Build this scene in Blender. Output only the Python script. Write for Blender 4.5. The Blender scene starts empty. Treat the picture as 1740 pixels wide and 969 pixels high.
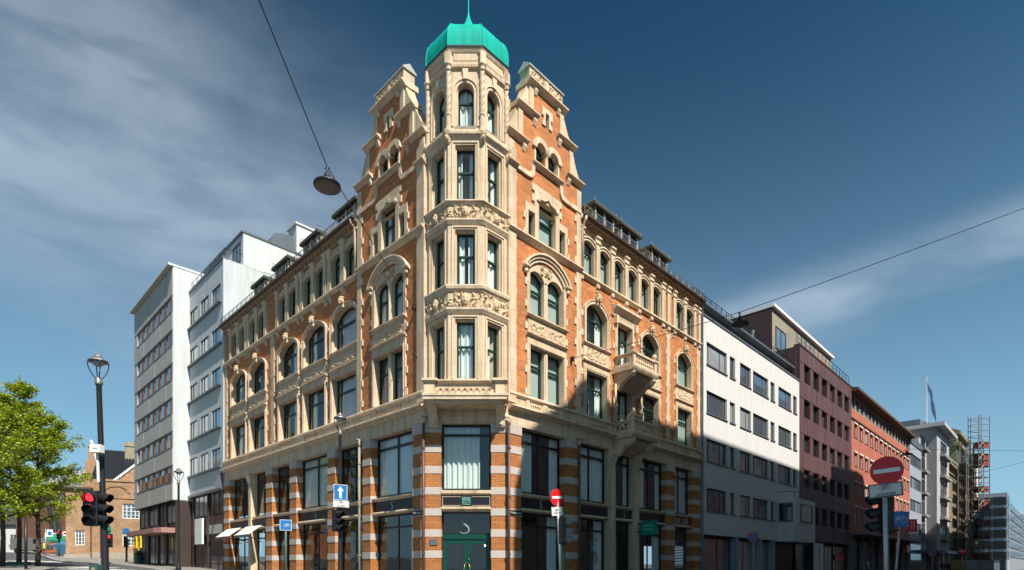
import bpy, math, random
from mathutils import Vector, noise
random.seed(7)
SC = bpy.context.scene
COL = SC.collection

# ------------------------------------------------------------------ camera, sky, sun, exposure
EYE = 1.5
cam_d = bpy.data.cameras.new('camera'); cam = bpy.data.objects.new('camera', cam_d); COL.objects.link(cam)
cam.location = (0, 0, EYE); cam.rotation_euler = (math.pi / 2, 0, 0)
cam_d.sensor_width = 36.0; cam_d.lens = 36.0 * 965 / 1740
cam_d.shift_y = (962 - 484.5) / 1740
cam_d.clip_start = 0.1; cam_d.clip_end = 3000
SC.camera = cam

SUN_EL = math.radians(50.5)
SUN_H = Vector((0.555, -0.832)).normalized()          # horizontal direction towards the sun
SUN_DIR = Vector((SUN_H.x * math.cos(SUN_EL), SUN_H.y * math.cos(SUN_EL), math.sin(SUN_EL)))
sun_d = bpy.data.lights.new('sun', 'SUN'); sun = bpy.data.objects.new('sun', sun_d); COL.objects.link(sun)
sun_d.energy = 4.7; sun_d.angle = math.radians(0.5); sun_d.color = (1.0, 0.94, 0.85)
sun.rotation_euler = SUN_DIR.to_track_quat('Z', 'Y').to_euler(); sun.location = (20, -30, 60)

world = bpy.data.worlds.new('World'); SC.world = world; world.use_nodes = True
wn, wl = world.node_tree.nodes, world.node_tree.links
wn.clear()
w_out = wn.new('ShaderNodeOutputWorld'); w_bg = wn.new('ShaderNodeBackground')
sky = wn.new('ShaderNodeTexSky'); sky.sky_type = 'NISHITA'; sky.sun_disc = False
sky.sun_elevation = SUN_EL; sky.sun_rotation = math.atan2(SUN_H.x, SUN_H.y)
sky.air_density = 1.0; sky.dust_density = 1.0; sky.ozone_density = 2.2; sky.altitude = 50
w_bg.inputs['Strength'].default_value = 0.059
tc = wn.new('ShaderNodeTexCoord'); sep = wn.new('ShaderNodeSeparateXYZ'); 
def wmath(op, a, b=None):
    n = wn.new('ShaderNodeMath'); n.operation = op
    for i, v in enumerate((a, b)):
        if v is None: continue
        if isinstance(v, (int, float)): n.inputs[i].default_value = v
        else: wl.new(v, n.inputs[i])
    return n.outputs[0]
# thin high cloud: two long cirrus banks (great-circle bands) broken up by noise
def pix(u, v): return Vector((u - 870, 965, 962 - v)).normalized()
nrm = wn.new('ShaderNodeVectorMath'); nrm.operation = 'NORMALIZE'; wl.new(tc.outputs['Generated'], nrm.inputs[0]); wl.new(nrm.outputs[0], sep.inputs[0])
def bank(p, q, width, off=0.0):
    n = pix(*p).cross(pix(*q)).normalized()
    d = wn.new('ShaderNodeVectorMath'); d.operation = 'DOT_PRODUCT'; wl.new(nrm.outputs[0], d.inputs[0]); d.inputs[1].default_value = n
    mr = wn.new('ShaderNodeMapRange'); mr.interpolation_type = 'SMOOTHERSTEP'; wl.new(wmath('ABSOLUTE', wmath('ADD', d.outputs['Value'], off)), mr.inputs['Value'])
    mr.inputs['From Min'].default_value = 0.0; mr.inputs['From Max'].default_value = width; mr.inputs['To Min'].default_value = 1; mr.inputs['To Max'].default_value = 0
    return mr.outputs[0]
def streaks(scale, stretch, rot, seed, lo, hi):
    m = wn.new('ShaderNodeMapping'); m.inputs['Rotation'].default_value = rot; m.inputs['Scale'].default_value = stretch; m.inputs['Location'].default_value = seed
    wl.new(nrm.outputs[0], m.inputs['Vector'])
    z = wn.new('ShaderNodeTexNoise'); z.inputs['Scale'].default_value = scale; z.inputs['Detail'].default_value = 6; z.inputs['Roughness'].default_value = 0.5; z.inputs['Distortion'].default_value = 0.35
    wl.new(m.outputs[0], z.inputs['Vector'])
    mr = wn.new('ShaderNodeMapRange'); mr.interpolation_type = 'SMOOTHSTEP'; wl.new(z.outputs['Fac'], mr.inputs['Value'])
    mr.inputs['From Min'].default_value = lo; mr.inputs['From Max'].default_value = hi
    return mr.outputs[0]
n1 = streaks(2.4, (1.0, 1.0, 1.5), (0, math.radians(38), 0), (0.3, 0.1, 0.7), 0.12, 0.72)
n2 = streaks(3.6, (0.6, 0.8, 2.6), (0, math.radians(-14), 0), (1.3, 0.4, 0.2), 0.28, 0.66)
n1b = streaks(6.5, (0.8, 0.9, 3.4), (0, math.radians(42), 0), (0.7, 0.9, 0.1), 0.36, 0.64)
n1 = wmath('MULTIPLY', n1, wmath('ADD', 0.55, wmath('MULTIPLY', n1b, 0.38)))
c1 = wmath('MULTIPLY', bank((50, 150), (480, 450), 0.40), n1)
c2 = wmath('MULTIPLY', bank((1250, 560), (1740, 415), 0.08), n2)
cl_amt = wmath('MINIMUM', wmath('ADD', wmath('MULTIPLY', c1, 0.60), wmath('MULTIPLY', c2, 0.62)), 0.8)
tint = wn.new('ShaderNodeMixRGB'); tint.blend_type = 'MULTIPLY'; tint.inputs['Fac'].default_value = 1; tint.inputs['Color2'].default_value = (0.20, 0.43, 0.385, 1)
gam = wn.new('ShaderNodeGamma'); gam.inputs['Gamma'].default_value = 1.45; wl.new(sky.outputs['Color'], gam.inputs['Color'])
wl.new(gam.outputs['Color'], tint.inputs['Color1'])
# pale haze towards the horizon, the same all the way round
hz = wmath('MULTIPLY', wmath('POWER', wmath('MAXIMUM', wmath('DIVIDE', wmath('SUBTRACT', 0.74, wmath('MAXIMUM', sep.outputs['Z'], 0.0)), 0.74), 0.0), 1.8), 0.86)
hmix = wn.new('ShaderNodeMixRGB'); wl.new(hz, hmix.inputs['Fac']); wl.new(tint.outputs['Color'], hmix.inputs['Color1']); hmix.inputs['Color2'].default_value = (4.2, 6.8, 9.2, 1)
wmix = wn.new('ShaderNodeMixRGB'); wl.new(cl_amt, wmix.inputs['Fac']); wl.new(hmix.outputs['Color'], wmix.inputs['Color1'])
wmix.inputs['Color2'].default_value = (6.4, 7.5, 8.8, 1)
wl.new(wmix.outputs['Color'], w_bg.inputs['Color']); wl.new(w_bg.outputs[0], w_out.inputs['Surface'])

SC.view_settings.view_transform = 'Standard'; SC.view_settings.look = 'None'
SC.view_settings.gamma = 1.0; SC.view_settings.use_curve_mapping = False
SC.view_settings.exposure = 0.72
SC.render.engine = 'CYCLES'
SC.cycles.use_denoising = True
SC.cycles.max_bounces = 6; SC.cycles.transparent_max_bounces = 10; SC.cycles.caustics_reflective = False; SC.cycles.caustics_refractive = False

# ------------------------------------------------------------------ materials
MATS = {}
def new_mat(name):
    m = bpy.data.materials.new(name); m.use_nodes = True
    nt = m.node_tree; b = nt.nodes['Principled BSDF']
    return m, nt, b
def coords(nt, kind='Object'):
    t = nt.nodes.new('ShaderNodeTexCoord'); return t.outputs[kind]
def mat(name, col, rough=0.75, metal=0.0, var=0.12, scale=3.0, bump=0.0, bscale=40.0, stain=0.0, spec=0.4, joints=None, streak=None):
    """colour with soft blotchy variation, fine grain and optional vertical weather streaks"""
    m, nt, b = new_mat(name); N, Lk = nt.nodes, nt.links
    o = coords(nt)
    n1 = N.new('ShaderNodeTexNoise'); n1.inputs['Scale'].default_value = scale; n1.inputs['Detail'].default_value = 6; Lk.new(o, n1.inputs['Vector'])
    mx = N.new('ShaderNodeMixRGB'); mx.inputs['Color1'].default_value = (*[c * (1 - var) for c in col], 1); mx.inputs['Color2'].default_value = (*[min(1, c * (1 + var)) for c in col], 1)
    Lk.new(n1.outputs['Fac'], mx.inputs['Fac'])
    last = mx.outputs['Color']
    if stain > 0:
        mp_ = N.new('ShaderNodeMapping'); mp_.inputs['Scale'].default_value = (2.6, 2.6, 0.22); Lk.new(o, mp_.inputs['Vector'])
        n2 = N.new('ShaderNodeTexNoise'); n2.inputs['Scale'].default_value = 1.6; n2.inputs['Detail'].default_value = 5; Lk.new(mp_.outputs[0], n2.inputs['Vector'])
        r = N.new('ShaderNodeValToRGB'); r.color_ramp.elements[0].position = 0.46; r.color_ramp.elements[1].position = 0.75
        r.color_ramp.elements[0].color = (1, 1, 1, 1); k = 1 - stain; r.color_ramp.elements[1].color = (k, k * 0.97, k * 0.93, 1)
        Lk.new(n2.outputs['Fac'], r.inputs['Fac'])
        mu = N.new('ShaderNodeMixRGB'); mu.blend_type = 'MULTIPLY'; mu.inputs['Fac'].default_value = 1
        Lk.new(last, mu.inputs['Color1']); Lk.new(r.outputs['Color'], mu.inputs['Color2']); last = mu.outputs['Color']
    if streak:                                     # rain streaks and bleached runs of another tone
        mp2 = N.new('ShaderNodeMapping'); mp2.inputs['Scale'].default_value = (3.4, 3.4, 0.16); mp2.inputs['Location'].default_value = (3.1, 1.7, 0.4); Lk.new(o, mp2.inputs['Vector'])
        n4 = N.new('ShaderNodeTexNoise'); n4.inputs['Scale'].default_value = 1.2; n4.inputs['Detail'].default_value = 7; n4.inputs['Roughness'].default_value = 0.6; Lk.new(mp2.outputs[0], n4.inputs['Vector'])
        r4 = N.new('ShaderNodeMapRange'); r4.inputs['From Min'].default_value = 0.48; r4.inputs['From Max'].default_value = 0.78; r4.inputs['To Max'].default_value = streak[1]; Lk.new(n4.outputs['Fac'], r4.inputs['Value'])
        m4 = N.new('ShaderNodeMixRGB'); Lk.new(r4.outputs[0], m4.inputs['Fac']); Lk.new(last, m4.inputs['Color1']); m4.inputs['Color2'].default_value = (*streak[0], 1); last = m4.outputs['Color']
    if joints:                                     # fine joints between the dressed blocks
        sx_ = N.new('ShaderNodeSeparateXYZ'); Lk.new(o, sx_.inputs[0]); a_ = N.new('ShaderNodeMath'); a_.operation = 'ADD'; Lk.new(sx_.outputs['X'], a_.inputs[0]); Lk.new(sx_.outputs['Y'], a_.inputs[1])
        c_ = N.new('ShaderNodeCombineXYZ'); Lk.new(a_.outputs[0], c_.inputs[0]); Lk.new(sx_.outputs['Z'], c_.inputs[1])
        bt = N.new('ShaderNodeTexBrick'); Lk.new(c_.outputs[0], bt.inputs['Vector']); bt.inputs['Scale'].default_value = 1; bt.inputs['Brick Width'].default_value = joints[0]; bt.inputs['Row Height'].default_value = joints[1]; bt.inputs['Mortar Size'].default_value = 0.006
        bt.inputs['Color1'].default_value = (1.04, 1.03, 1.02, 1); bt.inputs['Color2'].default_value = (0.90, 0.89, 0.87, 1); bt.inputs['Mortar'].default_value = (0.62, 0.58, 0.53, 1)
        mj = N.new('ShaderNodeMixRGB'); mj.blend_type = 'MULTIPLY'; mj.inputs['Fac'].default_value = 1; Lk.new(last, mj.inputs['Color1']); Lk.new(bt.outputs['Color'], mj.inputs['Color2']); last = mj.outputs['Color']
    Lk.new(last, b.inputs['Base Color'])
    b.inputs['Roughness'].default_value = rough; b.inputs['Metallic'].default_value = metal
    b.inputs['Specular IOR Level'].default_value = spec
    if bump > 0:
        n3 = N.new('ShaderNodeTexNoise'); n3.inputs['Scale'].default_value = bscale; n3.inputs['Detail'].default_value = 4; Lk.new(o, n3.inputs['Vector'])
        bp = N.new('ShaderNodeBump'); bp.inputs['Strength'].default_value = bump; bp.inputs['Distance'].default_value = 0.02
        Lk.new(n3.outputs['Fac'], bp.inputs['Height']); Lk.new(bp.outputs[0], b.inputs['Normal'])
    MATS[name] = m; return m
def brick_mat(name, c1, c2, mortar, bw=0.25, rh=0.077, ms=0.006, dark=0.25, blotch=0.2):
    m, nt, b = new_mat(name); N, Lk = nt.nodes, nt.links
    o = coords(nt)
    s = N.new('ShaderNodeSeparateXYZ'); Lk.new(o, s.inputs[0])
    ad = N.new('ShaderNodeMath'); ad.operation = 'ADD'; Lk.new(s.outputs['X'], ad.inputs[0]); Lk.new(s.outputs['Y'], ad.inputs[1])
    cb = N.new('ShaderNodeCombineXYZ'); Lk.new(ad.outputs[0], cb.inputs[0]); Lk.new(s.outputs['Z'], cb.inputs[1])
    br = N.new('ShaderNodeTexBrick'); Lk.new(cb.outputs[0], br.inputs['Vector'])
    br.inputs['Scale'].default_value = 1; br.inputs['Brick Width'].default_value = bw; br.inputs['Row Height'].default_value = rh
    br.inputs['Mortar Size'].default_value = ms; br.inputs['Mortar Smooth'].default_value = 0.2; br.inputs['Bias'].default_value = -0.1
    br.inputs['Color1'].default_value = (*c1, 1); br.inputs['Color2'].default_value = (*c2, 1); br.inputs['Mortar'].default_value = (*mortar, 1)
    n1 = N.new('ShaderNodeTexNoise'); n1.inputs['Scale'].default_value = 0.8; n1.inputs['Detail'].default_value = 8; n1.inputs['Roughness'].default_value = 0.65; Lk.new(o, n1.inputs['Vector'])
    r = N.new('ShaderNodeValToRGB'); r.color_ramp.elements[0].position = 0.3; r.color_ramp.elements[1].position = 0.7
    r.color_ramp.elements[0].color = (1 - blotch,) * 3 + (1,); r.color_ramp.elements[1].color = (1 + blotch * 0.6,) * 3 + (1,)
    Lk.new(n1.outputs['Fac'], r.inputs['Fac'])
    mu = N.new('ShaderNodeMixRGB'); mu.blend_type = 'MULTIPLY'; mu.inputs['Fac'].default_value = 1
    Lk.new(br.outputs['Color'], mu.inputs['Color1']); Lk.new(r.outputs['Color'], mu.inputs['Color2'])
    Lk.new(mu.outputs['Color'], b.inputs['Base Color']); b.inputs['Roughness'].default_value = 0.85; b.inputs['Specular IOR Level'].default_value = 0.3
    bp = N.new('ShaderNodeBump'); bp.inputs['Strength'].default_value = 0.6; bp.inputs['Distance'].default_value = 0.008; bp.invert = True
    Lk.new(br.outputs['Fac'], bp.inputs['Height']); Lk.new(bp.outputs[0], b.inputs['Normal'])
    MATS[name] = m; return m
def clear_glass(name, tint, gloss=1.0, ior=1.5):
    m, nt, b = new_mat(name); N, Lk = nt.nodes, nt.links; N.remove(b)
    fr = N.new('ShaderNodeFresnel'); gm_ = N.new('ShaderNodeNewGeometry')      # a thin sheet reflects alike from both sides
    ma = N.new('ShaderNodeMath'); ma.operation = 'MULTIPLY_ADD'; Lk.new(gm_.outputs['Backfacing'], ma.inputs[0]); ma.inputs[1].default_value = 1 / ior - ior; ma.inputs[2].default_value = ior
    Lk.new(ma.outputs[0], fr.inputs['IOR'])
    g = N.new('ShaderNodeBsdfGlossy'); g.inputs['Roughness'].default_value = 0.015; g.inputs['Color'].default_value = (gloss, gloss, gloss, 1)
    t = N.new('ShaderNodeBsdfTransparent'); t.inputs['Color'].default_value = (*tint, 1)
    # old panes are never quite flat
    n = N.new('ShaderNodeTexNoise'); n.inputs['Scale'].default_value = 1.4; Lk.new(coords(nt), n.inputs['Vector'])
    bp = N.new('ShaderNodeBump'); bp.inputs['Strength'].default_value = 0.06; bp.inputs['Distance'].default_value = 0.05; Lk.new(n.outputs['Fac'], bp.inputs['Height'])
    Lk.new(bp.outputs[0], g.inputs['Normal'])
    mx = N.new('ShaderNodeMixShader'); Lk.new(fr.outputs[0], mx.inputs[0]); Lk.new(t.outputs[0], mx.inputs[1]); Lk.new(g.outputs[0], mx.inputs[2])
    Lk.new(mx.outputs[0], N['Material Output'].inputs['Surface']); MATS[name] = m; return m
def dark_glass(name, col, refl=0.3):
    m, nt, b = new_mat(name); N, Lk = nt.nodes, nt.links
    b.inputs['Base Color'].default_value = (*col, 1); b.inputs['Roughness'].default_value = 0.25
    g = N.new('ShaderNodeBsdfGlossy'); g.inputs['Roughness'].default_value = 0.02; g.inputs['Color'].default_value = (0.9, 0.95, 1, 1)
    n = N.new('ShaderNodeTexNoise'); n.inputs['Scale'].default_value = 0.9; Lk.new(coords(nt), n.inputs['Vector'])
    bp = N.new('ShaderNodeBump'); bp.inputs['Strength'].default_value = 0.08; bp.inputs['Distance'].default_value = 0.05; Lk.new(n.outputs['Fac'], bp.inputs['Height']); Lk.new(bp.outputs[0], g.inputs['Normal'])
    mx = N.new('ShaderNodeMixShader'); mx.inputs[0].default_value = refl
    Lk.new(b.outputs[0], mx.inputs[1]); Lk.new(g.outputs[0], mx.inputs[2]); Lk.new(mx.outputs[0], N['Material Output'].inputs['Surface'])
    MATS[name] = m; return m
def emit(name, col, s):
    m, nt, b = new_mat(name); b.inputs['Emission Color'].default_value = (*col, 1); b.inputs['Emission Strength'].default_value = s
    b.inputs['Base Color'].default_value = (*[c * 0.5 for c in col], 1); MATS[name] = m; return m

mat('stone', (0.645, 0.50, 0.345), 0.8, var=0.14, scale=2.2, bump=0.3, bscale=60, stain=0.36, joints=(0.95, 0.44))
mat('stone_trim', (0.66, 0.52, 0.365), 0.8, var=0.13, scale=3, bump=0.3, bscale=50, stain=0.32)
mat('relief', (0.56, 0.43, 0.28), 0.85, var=0.15, scale=8, bump=0.3, bscale=50)
mat('grey_stone', (0.50, 0.43, 0.385), 0.85, var=0.12, scale=5, bump=0.3, bscale=40, stain=0.2)
brick_mat('brick', (0.60, 0.20, 0.056), (0.36, 0.105, 0.034), (0.50, 0.30, 0.16), ms=0.008, blotch=0.28)
brick_mat('pier_brick', (0.52, 0.20, 0.055), (0.38, 0.13, 0.04), (0.20, 0.12, 0.07), ms=0.008, blotch=0.3)
mat('green_frame', (0.005, 0.036, 0.028), 0.4, var=0.1)
mat('door_green', (0.002, 0.05, 0.034), 0.35, var=0.08)
mat('black_frame', (0.012, 0.013, 0.016), 0.4, var=0.2)
mat('sign_black', (0.014, 0.013, 0.018), 0.35, var=0.1)
mat('teal', (0.0, 0.40, 0.31), 0.6, var=0.12, scale=2.2, stain=0.25, bump=0.25, bscale=5, spec=0.15, streak=((0.01, 0.24, 0.19), 0.6))
mat('teal_dark', (0.002, 0.035, 0.028), 0.5)
mat('roof_green', (0.235, 0.225, 0.115), 0.6, var=0.2, scale=2, stain=0.3)
mat('roof_dark', (0.055, 0.05, 0.045), 0.55, var=0.25, scale=4)
mat('eaves_brown', (0.36, 0.245, 0.145), 0.8, var=0.15, scale=3, stain=0.25)
mat('gutter', (0.075, 0.045, 0.032), 0.5, var=0.2)
mat('pipe_brown', (0.115, 0.062, 0.052), 0.45, var=0.15)
mat('iron', (0.20, 0.20, 0.195), 0.45, metal=0.5, var=0.2)
mat('black_iron', (0.018, 0.018, 0.02), 0.42, var=0.2)
mat('galvanised', (0.36, 0.38, 0.38), 0.42, metal=0.6, var=0.15, scale=9)
mat('green_post', (0.06, 0.15, 0.12), 0.5, var=0.15)
mat('curtain_white', (0.70, 0.75, 0.72), 0.9, var=0.05)
mat('curtain_teal', (0.36, 0.44, 0.41), 0.9, var=0.08)
mat('curtain_grey', (0.74, 0.78, 0.78), 0.9, var=0.1)
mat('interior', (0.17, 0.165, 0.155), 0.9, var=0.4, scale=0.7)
mat('floor_wood', (0.12, 0.08, 0.05), 0.8)
mat('awning', (0.62, 0.57, 0.56), 0.85, var=0.05)
mat('awning_trim', (0.10, 0.08, 0.08), 0.8)
mat('render_pale', (0.50, 0.53, 0.55), 0.85, var=0.08, scale=0.6, stain=0.15, bump=0.15, streak=((0.28, 0.30, 0.31), 0.4))
mat('render_white', (0.56, 0.575, 0.58), 0.85, var=0.06, scale=0.5, stain=0.1, bump=0.1, streak=((0.40, 0.41, 0.42), 0.35))
mat('render_white_warm', (0.61, 0.605, 0.59), 0.85, var=0.05, scale=0.5, stain=0.10, bump=0.2, bscale=90, streak=((0.40, 0.40, 0.39), 0.14))
mat('stone_slab', (0.43, 0.42, 0.395), 0.85, var=0.18, scale=1.2, stain=0.15, bump=0.15, bscale=25)
mat('timber', (0.22, 0.09, 0.035), 0.6, var=0.3, scale=6)
mat('dark_bronze', (0.055, 0.036, 0.032), 0.45, var=0.3, scale=3, stain=0.2)
mat('bronze_panel', (0.085, 0.05, 0.045), 0.5, var=0.25, scale=2, stain=0.25)
mat('canopy_pink', (0.34, 0.18, 0.16), 0.6, var=0.1)
mat('purple', (0.104, 0.048, 0.053), 0.55, var=0.3, scale=0.8, stain=0.45, spec=0.5, streak=((0.24, 0.16, 0.155), 0.5))
mat('purple_dark', (0.06, 0.032, 0.03), 0.6, var=0.25, scale=2)
mat('concrete_beige', (0.30, 0.26, 0.19), 0.85, var=0.15, stain=0.3)
mat('red_render', (0.43, 0.135, 0.09), 0.85, var=0.14, scale=0.6, stain=0.2, bump=0.1, streak=((0.34, 0.13, 0.09), 0.5))
mat('window_trim_white', (0.62, 0.58, 0.53), 0.7, var=0.06)
mat('brown_eave', (0.09, 0.055, 0.04), 0.7, var=0.2)
mat('slate_blue', (0.30, 0.34, 0.40), 0.75, var=0.08, stain=0.1)
mat('grey_render', (0.24, 0.24, 0.255), 0.85, var=0.08, stain=0.15)
mat('light_grey_render', (0.40, 0.40, 0.42), 0.85, var=0.06, stain=0.1)
mat('brown_stone', (0.235, 0.19, 0.12), 0.85, var=0.18, stain=0.3, bump=0.2, bscale=20)
mat('verdigris', (0.16, 0.30, 0.20), 0.7, var=0.15)
mat('zinc', (0.13, 0.15, 0.17), 0.4, metal=0.3, var=0.15)
mat('window_grey', (0.10, 0.105, 0.11), 0.45, var=0.1)
mat('white_paint', (0.72, 0.72, 0.71), 0.6, var=0.05, stain=0.06)
brick_mat('old_brick', (0.41, 0.245, 0.14), (0.29, 0.155, 0.085), (0.36, 0.27, 0.18), bw=0.26, rh=0.085, blotch=0.3)
brick_mat('brown_brick', (0.145, 0.062, 0.042), (0.11, 0.05, 0.035), (0.12, 0.08, 0.06), blotch=0.2)
mat('black_tile', (0.017, 0.018, 0.022), 0.35, var=0.3, scale=5)
mat('rubble', (0.34, 0.29, 0.23), 0.9, var=0.35, scale=5, bump=0.6, bscale=8)
mat('asphalt', (0.075, 0.075, 0.08), 0.9, var=0.22, scale=0.8, bump=0.3, bscale=80)
mat('pavement', (0.20, 0.188, 0.17), 0.88, var=0.15, scale=1.6, bump=0.2, bscale=40)
mat('kerb', (0.36, 0.345, 0.325), 0.85, var=0.12, scale=4)
mat('road_paint', (0.70, 0.70, 0.67), 0.7, var=0.18, scale=6)
mat('sign_red', (0.58, 0.012, 0.018), 0.35, var=0.05)
mat('sign_white', (0.72, 0.72, 0.70), 0.4, var=0.05)
mat('sign_plate', (0.58, 0.57, 0.55), 0.45, var=0.06)
mat('sign_blue', (0.015, 0.155, 0.42), 0.35, var=0.05)
mat('sign_ink', (0.012, 0.012, 0.014), 0.5)
mat('sign_teal', (0.0, 0.24, 0.18), 0.45)
mat('sign_cyan', (0.36, 0.72, 0.64), 0.6)  # plain pale cyan of the lettering and emblems
mat('etched_dim', (0.26, 0.27, 0.255), 0.7)
mat('brass', (0.62, 0.42, 0.16), 0.3, metal=0.9)
mat('yellow', (0.72, 0.52, 0.02), 0.5)
mat('orange', (0.50, 0.14, 0.04), 0.7)
mat('tent_green', (0.015, 0.20, 0.10), 0.7)
mat('tarp_blue', (0.05, 0.14, 0.27), 0.6)
mat('red_steel', (0.24, 0.04, 0.03), 0.6, var=0.2)
mat('steel_tube', (0.20, 0.185, 0.17), 0.5, metal=0.3, var=0.25)
mat('tarp_white', (0.62, 0.62, 0.62), 0.8, var=0.1)
mat('flag_blue', (0.015, 0.04, 0.11), 0.8, var=0.1)
mat('hoarding', (0.30, 0.21, 0.10), 0.8, var=0.15)
mat('net_grey', (0.28, 0.30, 0.30), 0.8)
mat('visor', (0.014, 0.014, 0.015), 0.45, var=0.1)
mat('visor_grey', (0.16, 0.165, 0.17), 0.5, var=0.1)
mat('lens_dark', (0.03, 0.025, 0.02), 0.2)
emit('lens_red', (1.0, 0.02, 0.03), 2.2)
mat('lamp_glass', (0.45, 0.47, 0.47), 0.3)
mat('lamp_inner', (0.16, 0.15, 0.14), 0.35, metal=0.4, var=0.3, scale=9)
mat('bark', (0.085, 0.065, 0.05), 0.95, var=0.35, scale=9, bump=0.6, bscale=14)
mat('skin', (0.45, 0.28, 0.2), 0.6)
mat('coat_dark', (0.03, 0.03, 0.035), 0.9, var=0.2)
mat('coat_grey', (0.13, 0.12, 0.12), 0.9, var=0.2)
mat('coat_pale', (0.42, 0.38, 0.34), 0.9, var=0.1)
mat('hair', (0.03, 0.02, 0.015), 0.7)
mat('bin_green', (0.04, 0.085, 0.085), 0.5)
clear_glass('glass', (0.93, 0.97, 0.96), 1.0, 1.65)
clear_glass('shop_glass', (0.88, 0.92, 0.91), 1.0, 1.75)
dark_glass('pane_blue', (0.045, 0.055, 0.07), 0.5)
dark_glass('pane_dark', (0.012, 0.013, 0.016), 0.16)
dark_glass('pane_mid', (0.05, 0.055, 0.06), 0.25)
dark_glass('pane_blind', (0.30, 0.31, 0.31), 0.22)
dark_glass('pane_warm', (0.13, 0.10, 0.085), 0.25)
emit('pendant', (1.0, 0.8, 0.55), 6.0)
def leaf_mat():
    m, nt, b = new_mat('leaf'); N, Lk = nt.nodes, nt.links
    n1 = N.new('ShaderNodeTexNoise'); n1.inputs['Scale'].default_value = 1.1; n1.inputs['Detail'].default_value = 3; Lk.new(coords(nt), n1.inputs['Vector'])
    g = N.new('ShaderNodeNewGeometry')
    r = N.new('ShaderNodeValToRGB'); r.color_ramp.elements[0].color = (0.14, 0.21, 0.010, 1); r.color_ramp.elements[1].color = (0.46, 0.53, 0.03, 1)
    ad = N.new('ShaderNodeMath'); ad.operation = 'MULTIPLY_ADD'; Lk.new(g.outputs['Random Per Island'], ad.inputs[0]); ad.inputs[1].default_value = 0.55
    sb = N.new('ShaderNodeMath'); sb.operation = 'SUBTRACT'; Lk.new(n1.outputs['Fac'], sb.inputs[0]); sb.inputs[1].default_value = 0.25
    Lk.new(sb.outputs[0], ad.inputs[2]); Lk.new(ad.outputs[0], r.inputs['Fac'])
    Lk.new(r.outputs['Color'], b.inputs['Base Color']); b.inputs['Roughness'].default_value = 0.5
    tr = N.new('ShaderNodeBsdfTranslucent'); Lk.new(r.outputs['Color'], tr.inputs['Color'])
    mx = N.new('ShaderNodeMixShader'); mx.inputs[0].default_value = 0.4; Lk.new(b.outputs[0], mx.inputs[1]); Lk.new(tr.outputs[0], mx.inputs[2])
    Lk.new(mx.outputs[0], N['Material Output'].inputs['Surface']); MATS['leaf'] = m
leaf_mat()

# ------------------------------------------------------------------ frames and mesh building
class Fr:
    """street-side frame: x runs to the right along a facade, y into the building, z up"""
    def __init__(s, ox, oy, ang):
        s.ox, s.oy, s.ang = ox, oy, ang; s.c, s.s = math.cos(ang), math.sin(ang)
    def P(s, x, y, z): return Vector((s.ox + x * s.c - y * s.s, s.oy + x * s.s + y * s.c, z))
    def sub(s, x, y, da=0.0):
        p = s.P(x, y, 0); return Fr(p.x, p.y, s.ang + da)
XL, XR = -3.067, -0.145
FR = Fr(XR, 20, math.atan2(965, 943))
FL = Fr(XL, 20, math.atan2(-965, 987))
FC = Fr(0, 20, 0)
W0 = Fr(0, 0, 0)
def ground_z(X, Y): return 0.031 * (-0.715 * X + 0.699 * Y)
def at(u, v, Y): return Vector(((u - 870) / 965 * Y, Y, EYE + (962 - v) * Y / 965))
def on_ground(u, v):
    a = (u - 870) / 965; b = (962 - v) / 965
    Y = EYE / (0.031 * (-0.715 * a + 0.699) - b); return Vector((a * Y, Y, ground_z(a * Y, Y)))

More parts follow.
